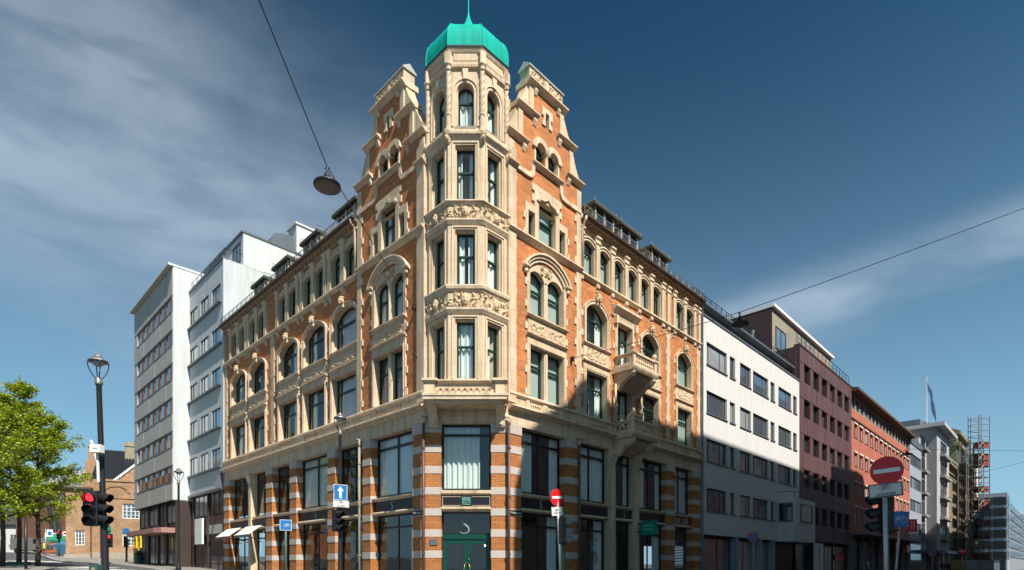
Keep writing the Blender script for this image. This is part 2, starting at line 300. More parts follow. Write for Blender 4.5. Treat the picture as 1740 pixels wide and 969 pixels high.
class MB:
    def __init__(s): s.v, s.f = [], []
    def add(s, vs, fs):
        n = len(s.v); s.v += [tuple(p) for p in vs]; s.f += [tuple(i + n for i in f) for f in fs]; return s
    def box(s, x0, x1, y0, y1, z0, z1):
        return s.add([(x0, y0, z0), (x1, y0, z0), (x1, y1, z0), (x0, y1, z0), (x0, y0, z1), (x1, y0, z1), (x1, y1, z1), (x0, y1, z1)],
                     [(0, 3, 2, 1), (4, 5, 6, 7), (0, 1, 5, 4), (1, 2, 6, 5), (2, 3, 7, 6), (3, 0, 4, 7)])
    def taper(s, x0, x1, y0, y1, z0, X0, X1, Y0, Y1, z1):
        return s.add([(x0, y0, z0), (x1, y0, z0), (x1, y1, z0), (x0, y1, z0), (X0, Y0, z1), (X1, Y0, z1), (X1, Y1, z1), (X0, Y1, z1)],
                     [(0, 3, 2, 1), (4, 5, 6, 7), (0, 1, 5, 4), (1, 2, 6, 5), (2, 3, 7, 6), (3, 0, 4, 7)])
    def prism(s, pts, y0, y1):                      # polygon in x,z (counter-clockwise seen from the street), extruded along y
        n = len(pts); vs = [(x, y0, z) for x, z in pts] + [(x, y1, z) for x, z in pts]
        fs = [tuple(range(n)), tuple(range(2 * n - 1, n - 1, -1))]
        fs += [((i + 1) % n, i, i + n, (i + 1) % n + n) for i in range(n)]
        return s.add(vs, fs)
    def prof(s, pts, x0, x1):                       # profile in y,z extruded along x
        n = len(pts); vs = [(x0, y, z) for y, z in pts] + [(x1, y, z) for y, z in pts]
        fs = [tuple(range(n - 1, -1, -1)), tuple(range(n, 2 * n))] + [(i, (i + 1) % n, (i + 1) % n + n, i + n) for i in range(n)]
        return s.add(vs, fs)
    def plan(s, pts, z0, z1, top=None):             # polygon in x,y extruded up; top = other outline for the upper end
        n = len(pts); tp = top or pts
        vs = [(x, y, z0) for x, y in pts] + [(x, y, z1) for x, y in tp]
        fs = [tuple(range(n - 1, -1, -1)), tuple(range(n, 2 * n))] + [(i, (i + 1) % n, (i + 1) % n + n, i + n) for i in range(n)]
        return s.add(vs, fs)
    def ring(s, outer, inner, y0, y1, closed=False):  # flat band between two x,z paths, with thickness along y
        n = len(outer); vs = [(x, y0, z) for x, z in outer] + [(x, y0, z) for x, z in inner] + [(x, y1, z) for x, z in outer] + [(x, y1, z) for x, z in inner]
        fs = []
        for i in range(n if closed else n - 1):
            j = (i + 1) % n
            fs += [(i, j, n + j, n + i), (2 * n + j, 2 * n + i, 3 * n + i, 3 * n + j), (j, i, 2 * n + i, 2 * n + j), (n + i, n + j, 3 * n + j, 3 * n + i)]
        if not closed: fs += [(0, n, 3 * n, 2 * n), (n - 1, 3 * n - 1, 4 * n - 1, 2 * n - 1)]
        return s.add(vs, fs)
    def tube(s, pts, r, n=8, r2=None, cap=True):
        P = [Vector(p) for p in pts]; m = len(P); vs, fs = [], []
        for i, p in enumerate(P):
            d = (P[min(i + 1, m - 1)] - P[max(i - 1, 0)]).normalized()
            a = Vector((0, 0, 1)) if abs(d.z) < 0.9 else Vector((1, 0, 0))
            e1 = d.cross(a).normalized(); e2 = d.cross(e1)
            rr = r if r2 is None else r + (r2 - r) * i / (m - 1)
            if isinstance(r, (list, tuple)): rr = r[i]
            vs += [p + (e1 * math.cos(2 * math.pi * k / n) + e2 * math.sin(2 * math.pi * k / n)) * rr for k in range(n)]
        for i in range(m - 1):
            fs += [(i * n + k, i * n + (k + 1) % n, (i + 1) * n + (k + 1) % n, (i + 1) * n + k) for k in range(n)]
        if cap: fs += [tuple(range(n - 1, -1, -1)), tuple(range((m - 1) * n, m * n))]
        return s.add(vs, fs)
    def lathe(s, prof, cx=0, cy=0, n=12, twist=None):
        vs, fs = [], []; m = len(prof)
        for r, z in prof:
            for k in range(n):
                a = 2 * math.pi * (k + 0.5) / n; rr = r * (1 + 0.16 * math.cos(3 * a - twist * z)) if twist else r
                vs.append((cx + rr * math.cos(a), cy + rr * math.sin(a), z))
        for i in range(m - 1):
            fs += [(i * n + k, i * n + (k + 1) % n, (i + 1) * n + (k + 1) % n, (i + 1) * n + k) for k in range(n)]
        fs += [tuple(range(n - 1, -1, -1)), tuple(range((m - 1) * n, m * n))]
        return s.add(vs, fs)
    def ball(s, c, r, n=10, m=7, sx=1, sy=1, sz=1):
        vs = [(c[0], c[1], c[2] - r * sz)]; fs = []
        for i in range(1, m):
            t = math.pi * i / m
            vs += [(c[0] + r * sx * math.sin(t) * math.cos(2 * math.pi * k / n), c[1] + r * sy * math.sin(t) * math.sin(2 * math.pi * k / n), c[2] - r * sz * math.cos(t)) for k in range(n)]
        vs.append((c[0], c[1], c[2] + r * sz)); e = len(vs) - 1
        fs += [(0, 1 + (k + 1) % n, 1 + k) for k in range(n)] + [(e, e - n + k, e - n + (k + 1) % n) for k in range(n)]
        for i in range(m - 2): fs += [(1 + i * n + k, 1 + i * n + (k + 1) % n, 1 + (i + 1) * n + (k + 1) % n, 1 + (i + 1) * n + k) for k in range(n)]
        return s.add(vs, fs)
    def disc(s, cx, cz, r, y0, y1, n=24, rx=None):
        return s.prism([(cx + (rx or r) * math.cos(2 * math.pi * k / n), cz + r * math.sin(2 * math.pi * k / n)) for k in range(n)], y0, y1)
    def mesh(s, name, m, smooth=False):
        me = bpy.data.meshes.new(name); me.from_pydata(s.v, [], s.f)
        if m: me.materials.append(MATS[m])
        if smooth: me.polygons.foreach_set('use_smooth', [True] * len(me.polygons))
        me.update(); return me
    def put(s, name, m, parent=None, fr=None, x=0, y=0, z=0, smooth=False):
        return put(s.mesh(name, m, smooth), name, parent, fr, x, y, z)
def put(me, name, parent=None, fr=None, x=0, y=0, z=0, rot=None):
    o = bpy.data.objects.new(name, me); COL.objects.link(o)
    if fr is not None:
        p = fr.P(x, y, z); o.rotation_euler = (0, 0, fr.ang)
        o.location = p - parent.location if parent is not None else p
    else: o.location = (x, y, z)
    if rot: o.rotation_euler = rot
    if parent is not None: o.parent = parent
    return o
def thing(name, label, cat, loc, group=None):
    o = bpy.data.objects.new(name, None); COL.objects.link(o); o.location = loc; o.empty_display_size = 0.3
    return tag(o, label, cat, group)
def tag(o, label=None, cat=None, group=None, kind=None):
    if label: o['label'] = label
    if cat: o['category'] = cat
    if group: o['group'] = group
    if kind: o['kind'] = kind
    return o
CACHE = {}
def cached(key, fn):
    if key not in CACHE: CACHE[key] = fn()
    return CACHE[key]
def arc_top(w, h, rise, x):
    if rise <= 0: return h
    R = (w * w / 4 + rise * rise) / (2 * rise); return h - R + math.sqrt(max(0, R * R - x * x))
def u_path(w, h, rise, t=0.0, n=10, z0=0.0):
    """opening outline from bottom left over the head to bottom right, moved outwards by t"""
    if rise <= 0: return [(-w / 2 - t, z0), (-w / 2 - t, h + t), (w / 2 + t, h + t), (w / 2 + t, z0)]
    R = (w * w / 4 + rise * rise) / (2 * rise); zc = h - R; a0 = math.asin(min(1, w / 2 / R))
    pts = [(-w / 2 - t, z0), (-w / 2 - t, h - rise)]
    for i in range(n + 1):
        a = -a0 + 2 * a0 * i / n; pts.append(((R + t) * math.sin(a), zc + (R + t) * math.cos(a)))
    return pts + [(w / 2 + t, h - rise), (w / 2 + t, z0)]
def wall_grid(mb, x0, x1, z0, z1, holes, y=0.0, d=0.3, topf=None):
    """flat wall at y with rectangular holes (x0,x1,z0,z1) and reveals of depth d"""
    xs = sorted({x0, x1, *[min(max(h[i], x0), x1) for h in holes for i in (0, 1)]}); zs = sorted({z0, z1, *[min(max(h[i], z0), z1) for h in holes for i in (2, 3)]})
    for i in range(len(xs) - 1):
        for j in range(len(zs) - 1):
            a, b, c, e = xs[i], xs[i + 1], zs[j], zs[j + 1]; mx, mz = (a + b) / 2, (c + e) / 2
            if any(h[0] < mx < h[1] and h[2] < mz < h[3] for h in holes): continue
            mb.add([(a, y, c), (b, y, c), (b, y, e), (a, y, e)], [(0, 1, 2, 3)])
    for h in holes:
        a, b, c, e = h[:4]; k = y + d
        mb.add([(a, y, c), (a, k, c), (a, k, e), (a, y, e)], [(0, 1, 2, 3)]); mb.add([(b, y, c), (b, y, e), (b, k, e), (b, k, c)], [(0, 1, 2, 3)])
        if c > z0 + 1e-6: mb.add([(a, y, c), (b, y, c), (b, k, c), (a, k, c)], [(0, 1, 2, 3)])      # an opening that runs on past this piece of wall has no sill or head here
        if e < z1 - 1e-6: mb.add([(a, y, e), (a, k, e), (b, k, e), (b, y, e)], [(0, 1, 2, 3)])
    return mb
def shell(mb, x0, x1, z0, z1, y, dep):
    """sides, back and top of a block behind a wall at y"""
    k = y + dep
    mb.add([(x0, y, z0), (x0, y, z1), (x0, k, z1), (x0, k, z0), (x1, y, z0), (x1, y, z1), (x1, k, z1), (x1, k, z0)],
           [(0, 1, 2, 3), (4, 7, 6, 5), (3, 2, 6, 7), (1, 5, 6, 2)])
    return mb
def text_mesh(txt, size, m, depth=0.004, spacing=1.0, align='CENTER', bold=0.0):
    cu = bpy.data.curves.new('txt', 'FONT'); cu.body = txt; cu.size = size; cu.extrude = depth; cu.align_x = align; cu.align_y = 'CENTER'; cu.space_character = spacing; cu.offset = bold
    o = bpy.data.objects.new('txt', cu); COL.objects.link(o)
    dg = bpy.context.evaluated_depsgraph_get(); me = bpy.data.meshes.new_from_object(o.evaluated_get(dg))
    bpy.data.objects.remove(o); bpy.data.curves.remove(cu)
    for v in me.vertices: v.co = (v.co.x, -v.co.z, v.co.y)      # upright, reading from the street side
    me.materials.clear(); me.materials.append(MATS[m]); return me
def window(root, fr, x, y, z, w, h, rise=0.0, cols=(), transom=None, fm='green_frame', gm='glass', curtain=None, bar=0.055, cm='curtain_white', name='window', sub_t=True):
    """frame with its panes and curtain; x,z = middle of the sill, y = face of the frame"""
    key = ('win', round(w, 3), round(h, 3), rise, tuple(cols), transom, fm, gm, bar)
    def build():
        mb = MB(); ou = u_path(w, h, rise); inn = [(px * (w - 2 * bar) / w, bar + (pz) * (h - 2 * bar) / h) for px, pz in ou]
        mb.ring(ou, inn, 0, 0.07, closed=True)
        for c in cols: mb.box(c * w - bar * 0.5, c * w + bar * 0.5, 0.008, 0.06, bar * 0.5, arc_top(w, h, rise, c * w) - bar * 0.5)
        if transom: mb.box(-w / 2 + bar * 0.6, w / 2 - bar * 0.6, -0.012, 0.062, transom - bar * 0.6, transom + bar * 0.6)
        fme = mb.mesh('window', fm); panes = []
        xs = [-w / 2 + bar * 0.9] + [c * w for c in cols] + [w / 2 - bar * 0.9]
        zs = [bar * 0.9] + ([transom] if transom else []) + [None]
        for i in range(len(xs) - 1):
            for j in range(len(zs) - 1):
                a, b, lo, hi = xs[i] , xs[i + 1], zs[j], zs[j + 1]
                if hi is not None: pts = [(a, lo), (b, lo), (b, hi), (a, hi)]
                else:
                    n = 8 if rise else 1
                    pts = [(a, lo), (b, lo)] + [(b + (a - b) * k / n, arc_top(w, h, rise, b + (a - b) * k / n) - bar * 0.7) for k in range(n + 1)]
                panes.append(MB().add([(px, 0.03, pz) for px, pz in pts], [tuple(range(len(pts)))]).mesh('pane', gm))
        return fme, panes
    fme, panes = cached(key, build)
    o = put(fme, name, root, fr, x, y, z)
    for p in panes: put(p, 'pane', o)
    if curtain:
        ck = ('cur', round(w, 2), round(h, 2), curtain, cm)
        def cur():
            mb = MB(); hw = w / 2 - 0.02; H = h - 0.02
            rng = {'full': [(-hw, hw)], 'sides': [(-hw, -hw * 0.42), (hw * 0.42, hw)], 'left': [(-hw, hw * 0.05)], 'right': [(-hw * 0.05, hw)], 'blind': [(-hw, hw)], 'half': [(-hw, hw * 0.55)], 'strip': [(hw * 0.5, hw)], 'edges': [(-hw, -hw * 0.25), (hw * 0.62, hw)], 'parted': [(-hw, -hw * 0.15), (hw * 0.3, hw)]}[curtain]
            for a, b in rng:
                n = 2 if curtain == 'blind' else max(6, int((b - a) / 0.028)); ph = random.random() * 6
                for i in range(n - 1):
                    xa, xb = a + (b - a) * i / (n - 1), a + (b - a) * (i + 1) / (n - 1)
                    fy = (lambda q: 0.0) if curtain == 'blind' else (lambda q: 0.035 * math.sin(q * 34 + ph) + 0.016 * math.sin(q * 61 + 2 * ph))
                    mb.add([(xa, 0.11 + fy(xa), 0), (xb, 0.11 + fy(xb), 0), (xb, 0.11 + fy(xb), H), (xa, 0.11 + fy(xa), H)], [(0, 1, 2, 3)])
            return mb.mesh('curtain', cm, smooth=False)
        put(cached(ck, cur), 'blind' if curtain == 'blind' else 'curtain', o)
    return o
def relief_mesh(w, h, seed, face=True, amp=0.06, nx=44, nz=14):
    rnd = random.Random(seed); blobs = []
    for k in range(int(34 * w / 1.0)):
        blobs.append((rnd.uniform(-w / 2, w / 2), rnd.uniform(0, h), rnd.uniform(0, math.pi), rnd.uniform(0.05, 0.11), rnd.uniform(0.014, 0.028)))
    def ht(x, z):
        v = 0.0
        for bx, bz, a, l, t in blobs:
            dx, dz = x - bx, z - bz; p = dx * math.cos(a) + dz * math.sin(a); q = -dx * math.sin(a) + dz * math.cos(a) + 5.5 * p * p
            e = (p / l) ** 2 + (q / t) ** 2
            if e < 3: v = max(v, math.exp(-e))
        v *= amp
        if face:
            dx, dz = x / (h * 0.24), (z - h * 0.5) / (h * 0.40); e = dx * dx + dz * dz
            if e < 1.5: v = amp * 0.2
            if e < 1:
                v = amp * (0.5 + 1.1 * math.sqrt(1 - e)) + 0.025 * math.exp(-(dx / 0.16) ** 2 - ((dz + 0.1) / 0.3) ** 2)
                for sx in (-0.4, 0.4): v -= 0.028 * math.exp(-((dx - sx) / 0.2) ** 2 - ((dz - 0.15) / 0.13) ** 2)
                v -= 0.015 * math.exp(-(dx / 0.3) ** 2 - ((dz + 0.52) / 0.08) ** 2)
        return v
    vs = [(-w / 2 + w * i / nx, -ht(-w / 2 + w * i / nx, h * j / nz), h * j / nz) for j in range(nz + 1) for i in range(nx + 1)]
    fs = [(j * (nx + 1) + i, j * (nx + 1) + i + 1, (j + 1) * (nx + 1) + i + 1, (j + 1) * (nx + 1) + i) for j in range(nz) for i in range(nx)]
    return MB().add(vs, fs).mesh('relief', 'relief')
def head_mesh():
    mb = MB(); mb.ball((0, -0.07, 0.17), 0.12, 12, 9, 0.95, 1.0, 1.25)
    mb.ball((0, -0.185, 0.15), 0.03, 6, 5, 0.8, 1, 1.6); mb.ball((0, -0.05, 0.27), 0.13, 10, 6, 1.05, 0.9, 0.6)
    for sx in (-1, 1): mb.ball((0.10 * sx, -0.06, 0.12), 0.06, 7, 5, 0.8, 0.9, 1.7); mb.ball((0.05 * sx, -0.165, 0.21), 0.026, 6, 4, 1.2, 0.8, 0.6)
    mb.ball((0, -0.15, 0.04), 0.055, 8, 5, 1, 0.8, 1.1); mb.box(-0.09, 0.09, -0.06, 0.06, -0.12, 0.06)
    return mb.mesh('carved_head', 'relief')
S_PTS = []
for i in range(25):
    t = i / 24; a = t * math.pi * 2
    S_PTS.append((0.30 * math.sin(a) * (0.75 + 0.25 * t) + 0.02, 1.0 - t))
def s_mesh(size, m):
    """a thin swash S with thick middle strokes"""
    pts = [(0.30, 0.93), (0.20, 0.985), (0.08, 0.98), (-0.08, 0.90), (-0.15, 0.78), (-0.12, 0.66), (0.0, 0.55), (0.13, 0.44), (0.22, 0.31), (0.20, 0.16), (0.08, 0.06), (-0.08, 0.03), (-0.22, 0.07), (-0.28, 0.15)]
    wd = [0.012, 0.018, 0.02, 0.025, 0.035, 0.045, 0.05, 0.05, 0.045, 0.035, 0.025, 0.02, 0.016, 0.012]
    sm = []
    for i in range(len(pts) - 1):
        for k in range(4):
            t = k / 4; p = [Vector((*pts[min(max(j, 0), len(pts) - 1)], 0)) for j in (i - 1, i, i + 1, i + 2)]
            q = 0.5 * ((2 * p[1]) + (p[2] - p[0]) * t + (2 * p[0] - 5 * p[1] + 4 * p[2] - p[3]) * t * t + (3 * p[1] - p[0] - 3 * p[2] + p[3]) * t ** 3)
            sm.append((q.x, q.y, wd[i] + (wd[i + 1] - wd[i]) * t))
    sm.append((*pts[-1], wd[-1])); o, n = [], []
    for i, (x, z, w) in enumerate(sm):
        a, b = sm[max(i - 1, 0)], sm[min(i + 1, len(sm) - 1)]; dx, dz = b[0] - a[0], b[1] - a[1]; l = math.hypot(dx, dz) or 1
        o.append(((x - dz / l * w) * size, (z + dx / l * w - 0.5) * size)); n.append(((x + dz / l * w) * size, (z - dx / l * w - 0.5) * size))
    return MB().ring(o, n, 0, 0.006).mesh('emblem', m)
def bike_mesh(size, m, y0=-0.004, y1=0.0):
    """bicycle pictogram, size = length"""
    mb = MB(); s = size; r = 0.22 * s; lw = 0.03 * s
    for cx in (-0.28 * s, 0.28 * s):
        o = [(cx + r * math.cos(2 * math.pi * k / 20), r + r * math.sin(2 * math.pi * k / 20)) for k in range(20)]
        i = [(cx + (r - lw) * math.cos(2 * math.pi * k / 20), r + (r - lw) * math.sin(2 * math.pi * k / 20)) for k in range(20)]
        mb.ring(i, o, y0, y1, closed=True)
    def ln(a, b):
        dx, dz = b[0] - a[0], b[1] - a[1]; l = math.hypot(dx, dz); nx, nz = -dz / l * lw / 2, dx / l * lw / 2
        mb.prism([(a[0] - nx, a[1] - nz), (b[0] - nx, b[1] - nz), (b[0] + nx, b[1] + nz), (a[0] + nx, a[1] + nz)], y0, y1)
    A, B, C, D, E = (-0.28 * s, r), (-0.02 * s, r * 0.95), (-0.12 * s, r * 2.05), (0.20 * s, r * 2.1), (0.28 * s, r)
    for a, b in ((A, B), (B, C), (C, A), (C, D), (D, B), (D, E)): ln(a, b)
    ln((-0.18 * s, r * 2.3), (-0.06 * s, r * 2.3)); ln(C, (-0.13 * s, r * 2.3)); ln(D, (0.17 * s, r * 2.45)); ln((0.10 * s, r * 2.5), (0.21 * s, r * 2.45))
    return mb.mesh('bicycle_symbol', m)
# ------------------------------------------------------------------ the corner hotel
HOTEL = thing('corner_hotel', 'ornate orange brick and cream stone corner hotel with green domed turret', 'building', FC.P(-1.6, 0, 0.47))
BASE = 0.2
BT = [5.77 - 0.745 * k for k in range(8)]
FLEN_L, FLEN_R = -19.7, 14.77
WY = 0.10                                              # the wings stand back from the gabled bays

def pier(fr, x0, x1, y0=0.0, dep=0.6, top=6.2):
    w = x1 - x0; cx = (x0 + x1) / 2
    sh = MB().box(-w / 2 + 0.014, w / 2 - 0.014, 0.014, dep, BASE - 0.6, top).put('brick_pier', 'pier_brick', HOTEL, fr, cx, y0, 0)
    for i, t in enumerate(BT):
        if t < 0.5: continue
        me = cached(('stone', round(w, 3), dep), lambda: MB().box(-w / 2, w / 2, 0, dep - 0.02, 0, 0.26).mesh('stone_block', 'grey_stone'))
        put(me, 'stone_block', HOTEL, fr, cx, y0, t - 0.26)
    MB().box(-w / 2, w / 2, -0.01, dep - 0.02, 6.2, 6.535).put('stone_block', 'grey_stone', HOTEL, fr, cx, y0, 0)
    MB().box(-w / 2 - 0.04, w / 2 + 0.04, -0.05, dep - 0.02, BASE - 0.7, 0.78).put('plinth', 'grey_stone', HOTEL, fr, cx, y0, 0)

def bay(fr, x0, x1, mez='sides', shop=True, cols=True, sign=True, emblem=None, shop_columns=None, big_s=False, mcm='curtain_white'):
    """one ground-floor bay: shop window, sign fascia and mezzanine window"""
    w = x1 - x0; cx = (x0 + x1) / 2; cc = (0.0,) if (cols and w > 1.55) else ()
    window(HOTEL, fr, cx, 0.34, 4.19, w, 2.34, cols=cc, transom=1.9, fm='black_frame', gm='shop_glass', curtain=mez, bar=0.07, cm=mcm)
    MB().prof([(0.6, 4.02), (0.16, 4.02), (0.10, 4.06), (0.05, 4.10), (0.05, 4.15), (0.3, 4.185), (0.6, 4.185)], -w / 2 - 0.002, w / 2 + 0.002).put('window_sill', 'stone', HOTEL, fr, cx, 0, 0)
    if sign:
        MB().box(-w / 2, w / 2, 0.17, 0.6, 3.63, 4.021).put('sign_fascia', 'sign_black', HOTEL, fr, cx, 0, 0)
        if emblem is not None: put(cached(('S', 0.3), lambda: s_mesh(0.30, 'sign_cyan')), 'emblem', HOTEL, fr, cx + emblem, 0.16, 3.83)
    MB().prof([(0.6, 3.49), (0.14, 3.49), (0.08, 3.53), (0.08, 3.58), (0.16, 3.628), (0.6, 3.628)], -w / 2 - 0.002, w / 2 + 0.002).put('sign_ledge', 'stone', HOTEL, fr, cx, 0, 0)
    if shop:
        window(HOTEL, fr, cx, 0.36, 0.62, w, 2.86, cols=cc, transom=2.38, fm='black_frame', gm='shop_glass', curtain=shop_columns, bar=0.06, name='shop_window', cm='curtain_grey')  # its curtain strip stands in for a pale column inside the shop
        MB().box(-w / 2, w / 2, 0.3, 0.6, BASE - 0.6, 0.62).put('stall_riser', 'grey_stone', HOTEL, fr, cx, 0, 0)
        if big_s: put(cached(('S', 1.15), lambda: s_mesh(1.15, 'etched_dim')), 'emblem', HOTEL, fr, cx + big_s, 0.375, 2.1)

# --- chamfered corner
pier(FC, -3.067, -2.49); pier(FC, -0.746, -0.145)
MB().box(-3.06, -0.15, 0.02, 0.6, 6.536, 7.2).put('fascia', 'stone', HOTEL, FC, 0, 0, 0)
window(HOTEL, FC, -1.618, 0.25, 4.19, 1.74, 2.33, transom=1.97, fm='black_frame', gm='shop_glass', curtain='half', bar=0.07)
MB().prof([(0.6, 3.98), (0.1, 3.98), (0.0, 4.02), (-0.03, 4.06), (-0.03, 4.17), (0.3, 4.185), (0.6, 4.185)], -2.49, -0.746).put('window_sill', 'stone', HOTEL, FC, 0, 0, 0)
MB().box(-2.49, -0.746, 0.05, 0.6, 3.60, 3.979).put('sign_fascia', 'sign_black', HOTEL, FC, 0, 0, 0)
nm = MB().ring([(-2.46, 3.63), (-2.46, 3.955), (-0.776, 3.955), (-0.776, 3.63)], [(-2.445, 3.645), (-2.445, 3.94), (-0.79, 3.94), (-0.79, 3.645)], 0.04, 0.05, closed=True).put('sign_border', 'stone_trim', HOTEL, FC, 0, 0, 0)
nb = MB().box(-0.19, 0.19, 0, 0.012, -0.165, 0.165).put('name_sign', 'teal_dark', HOTEL, FC, -1.613, 0.04, 3.79)
for tx, dz, sz, sp in (('SAGA', 0.115, 0.105, 1.22), ('HOTEL', 0.035, 0.088, 1.08), ('OSLO', -0.05, 0.085, 1.5), ('CENTRAL', -0.125, 0.056, 1.2)):
    put(text_mesh(tx, sz, 'sign_cyan', 0.003, sp), 'lettering', nb, None, 0, -0.006, dz)
MB().prof([(0.6, 3.43), (0.1, 3.43), (0.02, 3.47), (-0.02, 3.51), (-0.02, 3.57), (0.06, 3.599), (0.6, 3.599)], -2.49, -0.746).put('sign_ledge', 'stone', HOTEL, FC, 0, 0, 0)
# doorway: transom light with the big swash S, green double door
tl = window(HOTEL, FC, -1.618, 0.32, 2.63, 1.74, 0.8, fm='black_frame', gm='shop_glass', bar=0.05, name='transom_light')
put(s_mesh(0.62, 'etched_dim'), 'emblem', tl, None, -0.06, -0.004, 0.33)
DOOR = MB()
for a, b in ((-2.47, -2.32), (-1.70, -1.60), (-1.59, -1.49), (-0.93, -0.77)): DOOR.box(a, b, 0.30, 0.38, 0.47, 2.46)
DOOR.box(-2.47, -0.77, 0.305, 0.375, 2.30, 2.46); DOOR.box(-2.47, -0.77, 0.27, 0.40, 2.46, 2.63); DOOR.box(-2.32, -0.93, 0.31, 0.37, 0.47, 0.75)
dr = DOOR.put('double_door', 'door_green', HOTEL, FC, 0, 0, 0)
for a, b in ((-2.32, -1.70), (-1.49, -0.93)): MB().add([(a, 0.34, 0.75), (b, 0.34, 0.75), (b, 0.34, 2.30), (a, 0.34, 2.30)], [(0, 1, 2, 3)]).put('pane', 'shop_glass', dr)
for sx in (-1, 1):
    MB().tube([(-1.6 + sx * 0.035, 0.29, 1.62), (-1.6 + sx * 0.075, 0.20, 1.56), (-1.6 + sx * 0.11, 0.17, 1.42), (-1.6 + sx * 0.11, 0.17, 1.2), (-1.6 + sx * 0.06, 0.2, 1.06), (-1.6 + sx * 0.035, 0.29, 1.02)], 0.014, 8).put('pull_handle', 'brass', dr, smooth=True)
MB().tube([(-1.53, 0.30, 1.75), (-1.53, 0.27, 1.75)], 0.028, 12).put('lock', 'brass', dr)
MB().box(-0.13, 0.13, -0.02, 0.015, -0.1, 0.1).put('plaque', 'zinc', HOTEL, FC, -2.76, 0.0, 2.34)
# street name plates on the piers beside the corner
for fr, x, tx in ((FL, -0.42, 'Rådhusgata'), (FR, 0.40, 'Kongens gate')):
    sp = MB().box(-0.30, 0.30, -0.02, 0.01, -0.085, 0.085).put('street_name_plate', 'sign_ink', HOTEL, fr, x, -0.012, 3.40)
    put(text_mesh(tx, 0.10, 'sign_white', 0.002), 'lettering', sp, None, 0, -0.023, 0)

# --- left and right ground floors
for a, b in ((-0.75, 0.0), (-4.15, -3.55), (-7.05, -6.38), (-10.82, -10.1), (-13.62, -12.85), (-19.68, -18.85)): pier(FL, a, b)
for a, b in ((0.0, 0.71), (3.25, 4.1), (11.15, 11.94), (13.9, 14.77)): pier(FR, a, b)
bay(FL, -3.55, -0.75, 'full', emblem=-0.15, shop_columns='strip', mcm='curtain_grey'); bay(FL, -6.38, -4.15, None, big_s=-0.15)
bay(FL, -10.1, -7.05, 'full', emblem=0.1, shop_columns='strip', mcm='curtain_grey'); bay(FL, -12.85, -10.82, None)
bay(FL, -18.85, -16.1, None, sign=False); bay(FL, -15.55, -13.62, None, sign=False)
MB().box(-18.85, -13.62, 0.12, 0.6, 3.63, 4.021).put('shop_fascia', 'bronze_panel', HOTEL, FL, 0, 0, 0)
bay(FR, 0.71, 3.25, 'edges', emblem=-0.05, shop_columns='strip', mcm='curtain_grey'); bay(FR, 4.1, 6.3, 'full', sign=True, big_s=0.35, shop_columns='strip', mcm='curtain_grey'); bay(FR, 6.78, 8.22, 'edges', emblem=0.1, mcm='curtain_grey')
bay(FR, 8.7, 11.15, 'edges', mcm='curtain_grey', shop_columns='strip'); bay(FR, 11.94, 13.9, 'blind', shop=False, sign=False, mcm='curtain_grey')
# roller shutter bay at the right end
sf = MB().box(-0.98, 0.98, 0.17, 0.6, 3.63, 4.021).put('sign_fascia', 'bronze_panel', HOTEL, FR, 12.92, 0, 0)
for dx in (-0.42, 0.42): MB().box(dx - 0.28, dx + 0.28, 0.155, 0.172, 3.68, 3.97).put('sign_panel', 'concrete_beige', sf)
for k in range(38):
    put(cached('slat', lambda: MB().prof([(0.46, 0.0), (0.415, 0.012), (0.405, 0.035), (0.415, 0.06), (0.46, 0.07)], -0.98, 0.98).mesh('shutter_slat', 'zinc')), 'shutter_slat', HOTEL, FR, 12.92, 0, 0.4 + k * 0.081)
# glazed street door inside the bay beside the column
dd = MB().box(-0.5, -0.42, 0, 0.07, 0.5, 2.95).box(0.42, 0.5, 0, 0.07, 0.5, 2.95).box(-0.42, 0.42, 0, 0.07, 2.78, 2.95).box(-0.42, 0.42, 0, 0.07, 0.5, 0.8).box(0.18, 0.25, 0, 0.07, 0.8, 2.78).put('street_door', 'black_frame', HOTEL, FR, 7.4, 0.28, 0)
# cream cast columns between the shop windows
for fr, x in ((FL, -15.82), (FR, 6.54), (FR, 8.46)):
    c = MB().box(-0.17, 0.17, 0.02, 0.45, BASE - 0.5, 6.1); c.put('column', 'stone', HOTEL, fr, x, 0, 0)
    MB().taper(-0.17, 0.17, 0.0, 0.45, 5.98, -0.24, 0.24, -0.08, 0.45, 6.32).box(-0.25, 0.25, -0.09, 0.45, 6.32, 6.54).ball((-0.17, 0, 6.2), 0.08, 8, 6).ball((0.17, 0, 6.2), 0.08, 8, 6).put('capital', 'stone_trim', HOTEL, fr, x, 0, 0)
# hanging square sign and awnings
hs = MB().box(-0.02, 0.02, -1.0, -0.15, 2.9, 3.55).put('hanging_sign', 'sign_teal', HOTEL, FR, 8.46, 0, 0)
for tx, dz, sz in (('SAGA', 3.33, 0.18), ('HOTEL', 3.15, 0.14)):
    tm = text_mesh(tx, sz, 'sign_cyan', 0.003, 1.15)
    put(tm, 'lettering', hs, None, -0.026, -0.575, dz, rot=(0, 0, -math.pi / 2))
for sgn in (3.05, 3.4): MB().box(-0.03, 0.03, -0.15, 0.02, sgn, sgn + 0.05).put('bracket', 'black_iron', hs)
for x in (-18.0, -15.15):
    aw = MB().prof([(-0.02, 3.66), (-0.66, 3.16), (-0.67, 3.14), (-0.02, 3.63)], -1.05, 1.05).put('awning', 'awning', HOTEL, FL, x, 0, 0)
    MB().box(-1.05, 1.05, -0.675, -0.66, 3.02, 3.155).put('valance', 'awning_trim', aw)
    for sx in (-0.9, 0.9): MB().tube([(sx, 0.1, 2.75), (sx, -0.3, 2.9), (sx, -0.63, 3.1)], 0.02, 6).put('awning_arm', 'black_iron', aw)
